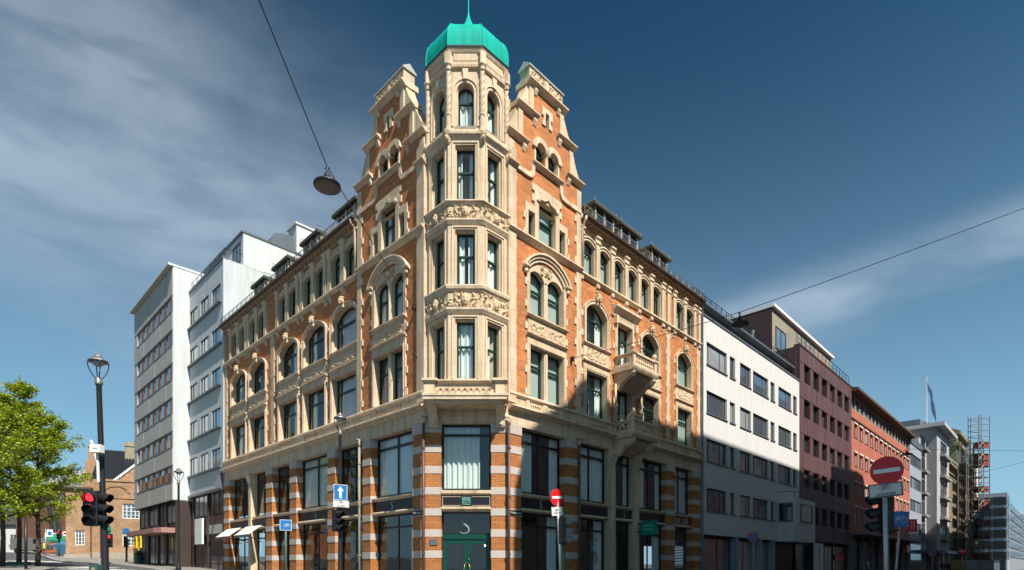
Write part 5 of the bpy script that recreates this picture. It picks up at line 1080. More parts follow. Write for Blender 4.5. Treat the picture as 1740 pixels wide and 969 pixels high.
# ---- brown brick building and low white houses far up the left street
FB = Fr(-92.0, 108.0, math.radians(14))
B = thing('brown_brick_building', 'dark brown brick building with slanted strip windows behind the old house', 'building', FB.P(12, 2, 3.6))
part(B, FB, shell(wall_grid(MB(), -2, 26, 2.5, 16.5, [(3.0, 26, 13.8, 15.5)], 0, 0.3), -2, 26, 2.5, 16.5, 0, 12), 'wall', 'brown_brick')
part(B, FB, MB().box(2.9, 26, -0.4, 0.1, 13.3, 13.7).box(-2.2, 26, -0.5, 12, 16.5, 17.0), 'concrete_band', 'concrete_beige')
for k in range(7):
    s = part(B, FB, MB().add([(3.0 + k * 3.3, -0.06, 13.0), (4.9 + k * 3.3, -0.06, 13.0), (5.7 + k * 3.3, -0.06, 5.6), (3.9 + k * 3.3, -0.06, 5.6)], [(3, 2, 1, 0)]), 'window', 'pane_blue')
    MB().prism([(3.95 + k * 3.3, 13.0), (4.02 + k * 3.3, 13.0), (4.85 + k * 3.3, 5.6), (4.75 + k * 3.3, 5.6)][::-1], -0.14, -0.05).put('glazing_bar', 'window_grey', s)
    simple_win(B, FB, 4.4 + k * 3.3, 13.85, 2.9, 1.55, 'window_grey', 'pane_blue', 0.1, (0.0,), 0.1)
part(B, FB, MB().box(2, 24, 3, 10, 17.0, 20.5), 'upper_storey', 'light_grey_render')
for k in range(6): simple_win(B, FB, 4 + k * 3.4, 17.6, 2.2, 1.9, 'window_grey', 'pane_blue', 2.9, (0.0,), 0.1)
part(B, FB, MB().box(-2, 26, -2.2, 0, 4.9, 5.5), 'ground_canopy', 'concrete_beige')
part(B, FB, MB().box(-2, 26, -0.05, 0.0, 2.8, 4.8), 'ground_glazing', 'pane_dark')
FW = Fr(-128.0, 118.0, math.radians(8))
B = thing('low_white_house', 'low white painted house half hidden behind the street trees', 'house', FW.P(12, 2, 4.4))
hs = [(2 + k * 3.2, 3.4 + k * 3.2, 6.2, 8.2) for k in range(9)]
part(B, FW, shell(wall_grid(MB(), 0, 30, 3.0, 10.2, hs, 0, 0.2), 0, 30, 3.0, 10.2, 0, 8), 'wall', 'render_white')
for h in hs: simple_win(B, FW, (h[0] + h[1]) / 2, h[2], 1.4, 2.0, 'white_paint', 'pane_dark', 0.08, (0.0,), 0.1)
part(B, FW, MB().prism([(-0.5, 10.2), (30.5, 10.2), (30.5, 10.4), (-0.5, 10.4)], -0.6, 8.5).prof([(-0.5, 10.4), (4, 13.5), (8.5, 10.4)], -0.5, 30.5), 'roof', 'roof_dark')

# ---- right: white rendered office
B = thing('white_office', 'white rendered office block with grey framed windows right of the hotel', 'building', FR.P(22, 0, 0.4))
x0, x1 = 14.80, 30.45
wc = [(15.42, 18.02), (18.40, 19.14), (19.86, 21.5), (21.84, 24.38), (24.78, 25.52), (26.22, 28.74), (29.12, 29.9)]
wr = [(12.55, 13.78), (9.9, 11.12), (7.25, 8.47), (4.55, 5.8)]
hs = []
for ri, (a, b) in enumerate(wr):
    for ci, (l, r) in enumerate(wc):
        if ri == 3 and ci >= 5: continue
        hs.append((l, r, a, b)); w = r - l
        c = () if w < 1 else ((-0.34, 0.22) if w > 2 else (0.2,))
        simple_win(B, FR, (l + r) / 2, a, w, b - a, 'window_grey', 'pane_mid' if ri > 1 else 'pane_blue', 0.10, c, 0.07)
        part(B, FR, MB().box(l - 0.04, r + 0.04, -0.06, 0.1, a - 0.06, a), 'window_sill', 'zinc')
part(B, FR, shell(wall_grid(MB(), x0, x1, 3.22, 15.08, hs, 0, 0.22), x0, x1, 3.22, 15.08, 0, 12), 'wall', 'render_white_warm')
part(B, FR, MB().box(x0, x1, -0.05, 0.4, 15.08, 15.18), 'parapet_coping', 'zinc')
# glazed attic set back behind a railing
hs = [(15.3 + k * 2.5, 17.2 + k * 2.5, 15.25, 15.95) for k in range(6)]
part(B, FR, shell(wall_grid(MB(), x0, x1, 15.1, 16.1, hs, 0.7, 0.15), x0, x1, 15.1, 16.1, 0.7, 10), 'attic_wall', 'zinc')
for h in hs: simple_win(B, FR, (h[0] + h[1]) / 2, h[2], 1.9, 0.7, 'black_frame', 'pane_mid', 0.78, (0.0, 0.25), 0.06)
part(B, FR, MB().box(x0, x1, 0.3, 11, 16.1, 16.22), 'attic_roof', 'zinc')
for k in range(23): put(cached('rpost_s', lambda: MB().box(-0.015, 0.015, -0.015, 0.015, 0, 0.5).mesh('railing_post', 'black_iron')), 'railing_post', B, FR, x0 + 0.1 + k * 0.7, 0.5, 16.2)
part(B, FR, MB().tube([(x0 + 0.05, 0.5, 16.7), (x1 - 0.05, 0.5, 16.7)], 0.02, 6).tube([(x0 + 0.05, 0.5, 16.53), (x1 - 0.05, 0.5, 16.53)], 0.014, 6).tube([(x0 + 0.05, 0.5, 16.38), (x1 - 0.05, 0.5, 16.38)], 0.014, 6), 'railing', 'black_iron')
part(B, FR, MB().tube([(29.5, 3, 16.1), (29.5, 3, 19.4)], 0.12, 8), 'flue', 'galvanised')
# box bay at the far end
part(B, FR, MB().box(26.0, 30.35, -1.1, 0.0, 3.15, 6.1), 'bay', 'render_white_warm')
simple_win(B, FR, 28.4, 4.5, 2.4, 1.25, 'window_grey', 'pane_dark', -1.16, (), 0.08)
s = FR.sub(26.0, -0.55, math.radians(-90)); window(B, s, 0.0, -0.05, 4.5, 0.9, 1.25, 0, (0.0,), None, 'window_grey', 'pane_dark', None, 0.07)
s = FR.sub(30.35, -0.55, math.radians(90)); window(B, s, 0.0, -0.05, 4.5, 0.8, 1.25, 0, (0.0,), None, 'window_grey', 'pane_mid', None, 0.07)
part(B, FR, MB().tube([(26.0, -1.1, 6.5), (30.3, -1.1, 6.5)], 0.02, 6).tube([(26.0, -1.1, 6.5), (26.0, 0, 6.5)], 0.02, 6).tube([(26.0, -1.1, 6.1), (26.0, -1.1, 6.5)], 0.02, 6), 'railing', 'black_iron')
part(B, FR, MB().box(x0, x1, 0.5, 0.7, -0.3, 3.25), 'shop_front', 'dark_bronze')
for k, (a, b) in enumerate(((15.9, 19.4), (19.7, 23.0), (23.4, 25.4))):
    simple_win(B, FR, (a + b) / 2, 0.6, b - a, 2.5, 'black_frame', 'pane_mid', 0.42, (0.0,) if b - a > 2.5 else (), 0.07, name='shop_window')
for x in (14.95, 19.55, 23.2, 25.5): part(B, FR, MB().box(x - 0.14, x + 0.14, 0.0, 0.5, -0.3, 3.25), 'pillar', 'slate_blue')
part(B, FR, MB().box(25.7, 30.2, 0.45, 0.5, -0.3, 3.2), 'entrance_dark_sheet', 'sign_ink')  # flat black sheet carries the shade of a recessed entrance in its colour
part(B, FR, MB().tube([(x0 + 0.02, -0.06, 0), (x0 + 0.02, -0.06, 15.2), (x0 - 0.25, -0.2, 15.6)], 0.05, 8), 'downpipe', 'zinc')

# ---- right: purple panelled block
B = thing('purple_building', 'purple panelled office with small dark upright windows and white-edged penthouse', 'building', FR.P(37, 0, 0.4))
x0, x1 = 30.48, 44.55
pc = [31.5 + 2.16 * k for k in range(6)]
pr = [(15.27, 16.62), (12.67, 13.99), (10.05, 11.34), (7.45, 8.73), (4.74, 6.08)]
hs = []
for a, b in pr:
    for l in pc:
        hs.append((l, l + 1.42, a, b)); simple_win(B, FR, l + 0.71, a, 1.42, b - a, 'black_frame', 'pane_dark', 0.2, (0.17,), 0.09)
part(B, FR, shell(wall_grid(MB(), x0, x1, 3.4, 17.75, hs, 0, 0.35), x0, x1, 3.4, 17.75, 0, 12), 'wall', 'purple')
# panels: raised sheets between the windows
for i, (a, b) in enumerate(pr + [(17.75, 17.8)]):
    lo_, hi_ = (b + 0.04, (pr[i - 1][0] - 0.04) if i else 17.7) if i < 5 else (3.45, pr[4][0] - 0.04)
    for k in range(7):
        l = x0 + 0.03 if k == 0 else pc[k - 1] + 1.44; l2 = pc[k] - 0.02 if k < 6 else x1 - 0.03
        c0 = x0 + 0.03 if k == 0 else pc[k - 1] + 0.71; c1 = pc[k] + 0.71 if k < 6 else x1 - 0.03
        MB().box(c0 + 0.012, c1 - 0.012, -0.022 - 0.006 * ((k + i) % 2), 0.0, lo_, hi_).put('facade_panel', 'purple', B, FR, 0, 0, 0)
part(B, FR, MB().box(x0, x1, -0.06, 0.4, 17.75, 17.9), 'parapet_coping', 'purple_dark')
part(B, FR, MB().box(x0 + 0.02, x1 + 1.2, 2.0, 10, 17.8, 21.2), 'penthouse', 'concrete_beige')
part(B, FR, MB().box(x0 - 0.0, x0 + 0.06, -0.02, 10, 13.0, 17.75).box(x0 - 0.02, x0 + 0.03, 1.95, 10, 17.8, 21.2), 'flank_wall', 'purple_dark')
part(B, FR, MB().prof([(1.75, 21.2), (1.75, 21.42), (10, 21.6), (10, 21.2)], x0 - 0.05, x1 + 1.3), 'penthouse_roof', 'white_paint')
for k in range(2): simple_win(B, FR, 32.4 + k * 6.0, 18.3, 2.2, 1.7, 'black_frame', 'pane_blue', 1.94, (0.0,), 0.07)
for k in range(15): put(cached('rpost', lambda: MB().box(-0.015, 0.015, -0.015, 0.015, 0, 0.95).mesh('railing_post', 'black_iron')), 'railing_post', B, FR, x0 + 0.1 + k, 0.2, 17.85)
part(B, FR, MB().tube([(x0 + 0.05, 0.2, 18.8), (x1 - 0.05, 0.2, 18.8)], 0.025, 6).tube([(x0 + 0.05, 0.2, 18.45), (x1 - 0.05, 0.2, 18.45)], 0.014, 6).tube([(x0 + 0.05, 0.2, 18.15), (x1 - 0.05, 0.2, 18.15)], 0.014, 6), 'railing', 'black_iron')
part(B, FR, MB().add([(x0 + 0.05, 0.25, 17.9), (x0 + 0.05, 2.0, 17.9), (x0 + 0.05, 2.0, 18.9), (x0 + 0.05, 0.25, 18.9)], [(0, 1, 2, 3)]).add([(x0 + 0.05, 0.22, 17.9), (x0 + 4, 0.22, 17.9), (x0 + 4, 0.22, 18.8), (x0 + 0.05, 0.22, 18.8)], [(0, 1, 2, 3)]), 'glass_balustrade', 'shop_glass')
part(B, FR, MB().box(x0, x1, 0.6, 0.8, -0.3, 3.4), 'shop_front', 'purple_dark')
for k, (a, b) in enumerate(((31.0, 33.6), (36.4, 40.2), (40.5, 44.2))):
    simple_win(B, FR, (a + b) / 2, 0.5, b - a, 2.7, 'black_frame', 'pane_mid', 0.45, (-0.25, 0.0, 0.25) if k else (), 0.06, name='shop_window')
bn = part(B, FR, MB().box(34.0, 36.1, -0.02, 0.1, 0.3, 3.3), 'vertical_banner', 'white_paint')
put(text_mesh('ELVD UNDHEIM', 0.42, 'sign_ink', 0.004), 'lettering', bn, None, 35.05, -0.03, 1.8, rot=(0, math.radians(-90), 0))
part(B, FR, MB().box(40.9, 43.6, 0.35, 0.44, 2.0, 2.5), 'red_shape_panel', 'sign_red')  # added red panel in place of a bus-like red shape in the glass

# ---- right: red rendered block with deep eaves
B = thing('red_building', 'salmon red rendered block with cream window heads and deep brown eaves', 'building', FR.P(58, 0, 0.4))
x0, x1 = 44.58, 71.4
cs = [(45.5, 46.62)] + [(47.35 + 2.03 * k, 48.62 + 2.03 * k) for k in range(12)]
rr = [(13.45, 14.72), (10.8, 12.06), (8.02, 9.32), (5.35, 7.0)]
hs = []
for ri, (a, b) in enumerate(rr):
    for l, r in cs:
        hs.append((l, r, a, b)); simple_win(B, FR, (l + r) / 2, a, r - l, b - a, 'window_trim_white', 'pane_mid', 0.10, (0.0,) if ri == 3 else (), 0.10)
        put(cached(('wh', round(r - l, 2)), lambda: MB().box(-(r - l) / 2 - 0.02, (r - l) / 2 + 0.02, -0.06, 0.12, 0, 0.15).mesh('window_head', 'window_trim_white')), 'window_head', B, FR, (l + r) / 2, 0, b - 0.02)
        part(B, FR, MB().box(l - 0.02, r + 0.02, -0.04, 0.1, a - 0.05, a + 0.0), 'window_sill', 'brown_eave')
part(B, FR, shell(wall_grid(MB(), x0, x1, 4.6, 15.9, hs, 0, 0.3), x0, x1, 4.6, 15.9, 0, 12), 'wall', 'red_render')
part(B, FR, MB().box(x0, x1, -0.10, 0.1, 15.0, 15.1), 'string_course', 'brown_eave')
hs = [(45.2 + 1.55 * k, 46.4 + 1.55 * k, 16.15, 17.2) for k in range(17)]
part(B, FR, shell(wall_grid(MB(), x0, x1, 15.9, 17.5, hs, 0.15, 0.2), x0, x1, 15.9, 17.5, 0.15, 11), 'attic_wall', 'concrete_beige')
for h in hs: simple_win(B, FR, (h[0] + h[1]) / 2, h[2], 1.2, 1.05, 'window_grey', 'pane_mid', 0.22, (), 0.07)
part(B, FR, MB().prof([(-0.6, 17.5), (-0.6, 17.72), (5, 18.9), (11, 17.8), (11, 17.45), (0, 17.45)], x0 - 0.1, x1 + 0.6), 'roof', 'brown_eave')
part(B, FR, MB().box(x0, x1, 0.4, 0.6, -0.3, 4.6), 'shop_front', 'dark_bronze')
part(B, FR, MB().box(x0, x1, -1.3, 0.4, 4.35, 4.62), 'canopy', 'grey_render')
for k in range(7):
    a = 45.4 + k * 3.75
    simple_win(B, FR, a + 1.6, 0.6, 3.1, 3.2, 'black_frame', 'pane_mid' if k % 2 else 'pane_dark', 0.28, (0.0,), 0.08, name='shop_window')
    part(B, FR, MB().box(a - 0.42, a - 0.1, -0.02, 0.4, -0.3, 4.36), 'pillar', 'grey_render' if k < 4 else 'concrete_beige')
part(B, FR, MB().box(48.4, 50.6, 0.15, 0.25, 3.2, 3.8), 'shop_sign', 'slate_blue')
for x, w, z in ((58.5, 1.3, 3.2), (64.5, 1.6, 3.1)): part(B, FR, MB().box(x, x + w, -0.9, -0.75, z, z + 0.8), 'shop_sign', 'sign_red')

# ---- further along the right street
B = thing('blue_grey_block', 'narrow blue grey panel block with ribbon windows beyond the red building', 'building', FR.P(75, 0, 0.4))
x0, x1 = 71.45, 79.5; hs = [(x0 + 0.3, x1 - 0.3, a, a + 1.5) for a in (5.6, 8.5, 11.4, 14.3)]
part(B, FR, shell(wall_grid(MB(), x0, x1, -0.3, 17.0, hs, 0, 0.25), x0, x1, -0.3, 17.0, 0, 12), 'wall', 'slate_blue')
for h in hs:
    for k in range(4): simple_win(B, FR, x0 + 0.3 + (k + 0.5) * 1.862, h[2], 1.7, 1.5, 'window_grey', 'pane_mid', 0.1, (0.0,), 0.08)
part(B, FR, MB().box(x0, x1, -0.1, 12, 17.0, 17.8), 'roof_band', 'zinc'); part(B, FR, MB().box(x0 + 0.5, x1 - 0.5, -0.02, 0.0, 0.3, 4.3), 'shop_window', 'pane_mid')
B = thing('grey_tower_block', 'light grey block with overhanging flat roof and balcony boxes under windows', 'building', FR.P(88, 0, 0.4))
x0, x1 = 79.5, 97.0
part(B, FR, MB().box(x0, 85.5, 0.3, 12, -0.3, 19.0), 'wall', 'light_grey_render')
hs = [(88.6, 94.6, 2.6 + 3.05 * k, 4.6 + 3.05 * k) for k in range(1, 6)]
part(B, FR, shell(wall_grid(MB(), 85.5, x1, -0.3, 21.2, hs, -0.9, 0.25), 85.5, x1, -0.3, 21.2, -0.9, 12), 'tower_wall', 'light_grey_render')
part(B, FR, MB().box(85.42, 85.5, -0.88, 11, 0, 21.2), 'flank_wall', 'grey_render')
for h in hs:
    simple_win(B, FR, 91.6, h[2], 6.0, 2.0, 'black_frame', 'pane_dark', -0.8, (-0.17, 0.17), 0.14)
    part(B, FR, MB().box(88.0, 95.2, -1.5, -0.9, h[2] - 0.45, h[2] - 0.02), 'balcony_box', 'grey_render')
    simple_win(B, FR, 82.4, h[2], 3.0, 1.8, 'black_frame', 'pane_dark', 0.25, (0.0,), 0.12)
    part(B, FR, MB().box(80.6, 84.2, -0.3, 0.3, h[2] - 0.4, h[2] - 0.05), 'balcony_box', 'grey_render')
part(B, FR, MB().box(84.5, x1 + 0.8, -1.9, 12, 21.2, 21.7), 'flat_roof', 'light_grey_render')
part(B, FR, MB().box(85.0, 91.5, 1, 8, 21.9, 22.6), 'roof_plant', 'zinc')
part(B, FR, MB().box(80, 96, -2.0, 0.2, 3.3, 3.7), 'ground_canopy', 'zinc')
FLAGP = thing('roof_flagpole', 'white flagpole with dark blue flag on the grey tower roof', 'flag', FR.P(90.5, 1, 21.9))
MB().tube([(90.5, 1.0, 21.9), (90.5, 1.0, 30.0)], 0.06, 8, 0.04).put('pole', 'white_paint', FLAGP, FR, 0, 0, 0)
_p = FR.P(90.5, 1.0, 0); FF = Fr(_p.x, _p.y, math.radians(12)); fl = MB()
for i in range(8):
    for j in range(6):
        P = lambda i, j: (0.1 + i * 0.17 + 0.02 * j, 0.15 * math.sin(i * 1.1 + j * 0.5), 29.7 - j * 0.30 - i * 0.46 - 0.03 * i * j)
        fl.add([P(i, j), P(i + 1, j), P(i + 1, j + 1), P(i, j + 1)], [(0, 1, 2, 3)])
fl.put('flag_cloth', 'flag_blue', FLAGP, FF, 0, 0, 0, smooth=True)
B = thing('brown_stone_building', 'brown stone classical building with tall windows and pediment down the street', 'building', FR.P(108, 0, 0.4))
x0, x1 = 97.0, 121.0
hs = [(99.2 + 2.35 * k, 100.6 + 2.35 * k, z, z + hh) for k in range(9) for z, hh in ((6.9, 2.5), (10.3, 2.5), (13.7, 2.3), (2.0, 3.6))]
part(B, FR, shell(wall_grid(MB(), x0, x1, -0.3, 17.8, hs, -0.5, 0.3), x0, x1, -0.3, 17.8, -0.5, 12), 'wall', 'brown_stone')
for h in hs:
    gm = 'pane_mid'; simple_win(B, FR, (h[0] + h[1]) / 2, h[2], 1.4, round(h[3] - h[2], 2), 'window_trim_white', gm, -0.4, (0.0,), 0.16)
part(B, FR, MB().box(x0, x1, -0.9, 0, 5.9, 6.3).box(x0, x1, -1.1, 0, 17.5, 18.0).box(x0 - 0.1, x1, -0.7, 0, 16.4, 16.6), 'cornice', 'brown_stone')
part(B, FR, MB().prof([(-1.2, 18.0), (-1.2, 18.25), (4, 21), (4, 18.0)], x0, x1 - 4), 'roof', 'verdigris')
part(B, FR, MB().box(111, 125, -0.3, 12, 18.0, 24.5), 'upper_block', 'brown_stone'); part(B, FR, MB().prof([(-0.9, 24.4), (-0.9, 25.0), (5.5, 28.0), (12, 25.0), (12, 24.4)], 110.4, 125.6), 'pediment_roof', 'brown_stone')
part(B, FR, MB().box(110.6, 125.4, -0.8, 0, 22.5, 23.1), 'cornice', 'brown_stone')
for k in range(5): simple_win(B, FR, 112.5 + 2.6 * k, 19.2, 1.5, 2.6, 'brown_eave', 'pane_dark', -0.4, (0.0,), 0.15)
# far end of the street
B = thing('far_glass_office', 'pale glass-fronted office far along the right street', 'building', FR.P(225, 0, 0.4))
part(B, FR, MB().box(198, 290, -2, 12, -0.3, 20.5), 'wall', 'grey_render')
for k in range(6):
    part(B, FR, MB().box(198.5, 290, -2.2, -2, 4.2 + 2.8 * k, 6.2 + 2.8 * k), 'window_band', 'pane_mid')
part(B, FR, MB().box(190, 198, -2.5, 10, -0.3, 21.5), 'end_tower', 'slate_blue')
for k in range(6):
    for j in range(4): part(B, FR, MB().box(189.85, 190.0, -2.3 + j * 3.05, 0.5 + j * 3.05, 3.2 + 3.0 * k, 5.4 + 3.0 * k), 'window', 'pane_dark')
for k in range(6): part(B, FR, MB().box(190.6, 197.4, -2.7, -2.5, 3.5 + 3.0 * k, 6.0 + 3.0 * k), 'window_band', 'pane_blue')
FE = Fr(225, 262, math.radians(4))
B = thing('far_dark_tower', 'blue glass office block closing the far end of the right street', 'building', FE.P(15, 0, 0.3))
part(B, FE, MB().box(0, 60, 0, 20, -1, 27), 'wall', 'slate_blue')
for k in range(7): part(B, FE, MB().box(0.6, 59, -0.2, 0, 3 + 3.4 * k, 5.1 + 3.4 * k), 'window_band', 'pane_blue')

# ---- across the right street, outside the picture: the blocks whose shadow lies on the lower facades
FX = FR.sub(0, -15.2)
def across(x, y, zt): return None
_l = Vector((SUN_DIR.x * FR.c + SUN_DIR.y * FR.s, -SUN_DIR.x * FR.s + SUN_DIR.y * FR.c, SUN_DIR.z))   # sun in the street frame (y into the hotel)
KX, KZ = -_l.x / _l.y, -_l.z / _l.y            # shadow on the hotel plane: x + KX*(-d), z - KZ*d for a point d in front
D = 15.5
def roof_pt(x, z): return (x + D * (_l.x / -_l.y), z + D * KZ)
prof_pts = [(0.35, -18), (0.35, 4.3), (1.2, 6.6), (2.0, 7.2), (3.2, 7.85), (4.35, 9.2), (4.75, 9.2), (5.0, 8.68), (38.2, 8.55), (38.2, 9.85), (46.6, 10.4), (48.6, 10.2), (50.5, 8.0), (56, 6.6), (150, 6.3), (150, -18)]
B = thing('opposite_corner_block', 'tall rendered corner block across the right street', 'building', FX.P(20, 0, 0))
pp = [roof_pt(*p) for p in prof_pts]; pp = [(x, max(z, -0.5)) for x, z in pp]
hs = [(pp[0][0] + 1.2 + 2.8 * k, pp[0][0] + 2.8 + 2.8 * k, 4.6 + 3.4 * j, 6.8 + 3.4 * j) for k in range(26) for j in range(5)]
xa, xb = pp[0][0], pp[-1][0]
FX2 = Fr(*FX.P(0, 0, 0).xy, FX.ang + math.pi)
# street face (turned towards the hotel) with windows, body behind it
MB().prism([(-x, z) for x, z in pp], 0.3, 9).put('body', 'render_pale', B, FX2, 0, 0, 0)
MB().v
m = wall_grid(MB(), -xb, -xa, -0.5, 21.5, [(-h[1], -h[0], h[2], h[3]) for h in hs], 0, 0.25); m.put('street_wall', 'render_white_warm', B, FX2, 0, 0, 0)
for h in hs: simple_win(B, FX2, -(h[0] + h[1]) / 2, h[2], 1.6, 2.2, 'white_paint', 'pane_mid', 0.1, (0.0,), 0.1)
# ---- across the left street, outside the picture: seen only as reflections in the hotel's windows
FY = FL.sub(0, -21.0); FY2 = Fr(*FY.P(0, 0, 0).xy, FY.ang + math.pi)
B = thing('opposite_brick_block', 'orange brick block across the left street', 'building', FY.P(-70, 0, 2))
hs = [(66 + 3.2 * k, 67.5 + 3.2 * k, 5.5 + 3.5 * j, 7.6 + 3.5 * j) for k in range(20) for j in range(4)]
m = shell(wall_grid(MB(), 64, 134, 0, 19, hs, 0, 0.25), 64, 134, 0, 19, 0, 10); m.put('wall', 'brick', B, FY2, 0, 0, 0)
for h in hs: simple_win(B, FY2, (h[0] + h[1]) / 2, h[2], 1.5, 2.1, 'white_paint', 'pane_dark', 0.1, (0.0,), 0.1)
# ------------------------------------------------------------------ ground, road, pavements
def struct(o): o['kind'] = 'structure'; return o
def sheet(name, m, pts, dz, thick=0.0):
    """polygon laid on the sloping ground"""
    n = len(pts); vs = [(x, y, ground_z(x, y) + dz) for x, y in pts] + [(x, y, ground_z(x, y) + dz - max(thick, 0.002)) for x, y in pts]
    fs = [tuple(range(n))] + [((i + 1) % n, i, i + n, (i + 1) % n + n) for i in range(n)]
    return struct(MB().add(vs, fs).put(name, m))
gv, gf, GN = [], [], 24
xs = [-1400, -700, -350, -180, -120, -90, -70, -50, -35, -20, -8, 0, 8, 20, 35, 50, 70, 100, 150, 220, 350, 700, 1400]
ys = [-700, -300, -120, -60, -30, -10, 0, 10, 20, 30, 40, 55, 75, 100, 140, 200, 300, 500, 900, 1600]
for y in ys:
    for x in xs:
        k = 120 / max(120, math.hypot(x, y)); gv.append((x, y, ground_z(x * k, y * k)))
nx = len(xs)
for j in range(len(ys) - 1):
    for i in range(nx - 1): gf.append((j * nx + i, j * nx + i + 1, (j + 1) * nx + i + 1, (j + 1) * nx + i))
struct(MB().add(gv, gf).put('ground', 'asphalt'))
def lp(fr, x, out): p = fr.P(x, -out, 0); return (p.x, p.y)
# pavement round the hotel block, with a granite kerb
def pave(name_pts, kerb=True):
    sheet('pavement', 'pavement', name_pts, 0.13, 0.16)
    n = len(name_pts)
pa = [lp(FL, -62, 2.6), lp(FL, -2.2, 2.6), lp(FC, -3.4, 2.3), lp(FC, 0.2, 2.3), lp(FR, 2.2, 2.6), lp(FR, 118, 2.6), lp(FR, 118, -1.0), lp(FR, 0, -1.0), lp(FL, 0, -1.0), lp(FL, -62, -1.0)]
sheet('pavement', 'pavement', pa, 0.13, 0.16)
def kerb_line(pts):
    for a, b in zip(pts[:-1], pts[1:]):
        A, B_ = Vector(a), Vector(b); d = (B_ - A); L = d.length; d.normalize(); nn = Vector((d.y, -d.x)) * 0.15
        q = [A - nn * 0.0, B_ - nn * 0.0, B_ + nn, A + nn]
        sheet('kerb', 'kerb', [tuple(p) for p in q], 0.138, 0.2)
kerb_line(pa[:6])
# pavement in front of the old brick house
gp = [on_ground(u, v) for u, v in ((50, 937), (66, 944), (88, 952.5), (104, 956), (130, 957.5), (150, 958.5), (168, 961))]
kb = [(p.x, p.y) for p in gp]
sheet('pavement', 'pavement', kb + [lp(FL, -40, 2.4), lp(FL, -66, 2.4), (-60, 75), (-80, 92)], 0.12, 0.15)
kerb_line(kb[::-1])
# pavement the trees stand on
tp_ = [on_ground(-160, 962), on_ground(-160, 969), on_ground(60, 975), on_ground(92, 968.5), on_ground(60, 964), on_ground(-40, 961)]
sheet('pavement', 'pavement', [(p.x, p.y) for p in tp_], 0.12, 0.15)
# zebra crossings on the left street
def zebra(p, q, n, length, w=0.5):
    A, B_ = Vector(p), Vector(q); d = (B_ - A) / n; t = d.normalized(); nn = Vector((-t.y, t.x)) * length
    for k in range(n):
        a = A + d * k; b = a + t * w
        sheet('crossing_stripe', 'road_paint', [tuple(a), tuple(b), tuple(b + nn), tuple(a + nn)], 0.006)
zebra((-25.6, 32.0), (-20.5, 30.2), 7, 3.2, 0.45); zebra((-41.5, 45.8), (-32.0, 44.4), 9, 2.6, 0.55); zebra((-30.6, 36.0), (-26.4, 34.4), 5, 3.0, 0.45)
sheet('lane_line', 'road_paint', [tuple(lp(FL, x, o)) for x, o in ((-90, 8.0), (-42, 8.0), (-42, 8.12), (-90, 8.12))], 0.005)

# ------------------------------------------------------------------ lamps, signals, signs
def lamp_post(label, base, height, lean=0.0, head=1.0, group='black street lamps with lyre heads', pole_m='black_iron'):
    t = thing('street_lamp', label, 'street lamp', base, group); t.rotation_euler = (0, lean, 0)
    H = height; s = head
    MB().lathe([(0.13, -0.1), (0.13, 0.35), (0.10, 0.42), (0.085, 0.6), (0.075, 1.2), (0.062, 2.6), (0.055, H - 0.9 * s), (0.06, H - 0.88 * s), (0.045, H - 0.80 * s)], n=14).put('pole', pole_m, t, smooth=True)
    MB().lathe([(0.075, H - 0.95 * s), (0.085, H - 0.90 * s), (0.075, H - 0.82 * s), (0.055, H - 0.74 * s), (0.03, H - 0.70 * s)], n=12).put('collar', 'iron', t)
    for k in range(4):
        a = math.pi / 4 + k * math.pi / 2; pts = []
        for i in range(9):
            q = i / 8; r = s * (0.05 + 0.20 * math.sin(q * math.pi * 0.62) + 0.03 * q); pts.append((r * math.cos(a), r * math.sin(a), H - s * (0.80 - 0.58 * q)))
        MB().tube(pts, 0.016 * s, 6).put('arm', 'black_iron', t, smooth=True)
    MB().lathe([(0.26 * s, H - 0.24 * s), (0.275 * s, H - 0.22 * s), (0.265 * s, H - 0.19 * s), (0.16 * s, H - 0.12 * s), (0.11 * s, H - 0.06 * s), (0.10 * s, H - 0.03 * s), (0.06 * s, H), (0.03 * s, H + 0.03 * s)], n=16).put('lamp_cap', 'iron', t, smooth=False)
    MB().lathe([(0.05 * s, H - 0.37 * s), (0.13 * s, H - 0.33 * s), (0.17 * s, H - 0.26 * s), (0.17 * s, H - 0.23 * s)], n=16).put('lamp_bowl', 'lamp_glass', t, smooth=True)
    return t
def gnd(X, Y): return Vector((X, Y, ground_z(X, Y)))
lamp_post('tall black street lamp leaning left above the red traffic light', gnd(-9.42, 13.2), 5.92, lean=-0.035, head=0.74)
lamp_post('street lamp with blue arrow sign standing before the left shop windows', gnd(-6.36, 21.0), 6.55, head=0.85)
lamp_post('slim street lamp in front of the stone-faced block far left', gnd(-18.2, 31.0), 5.75, head=0.9)

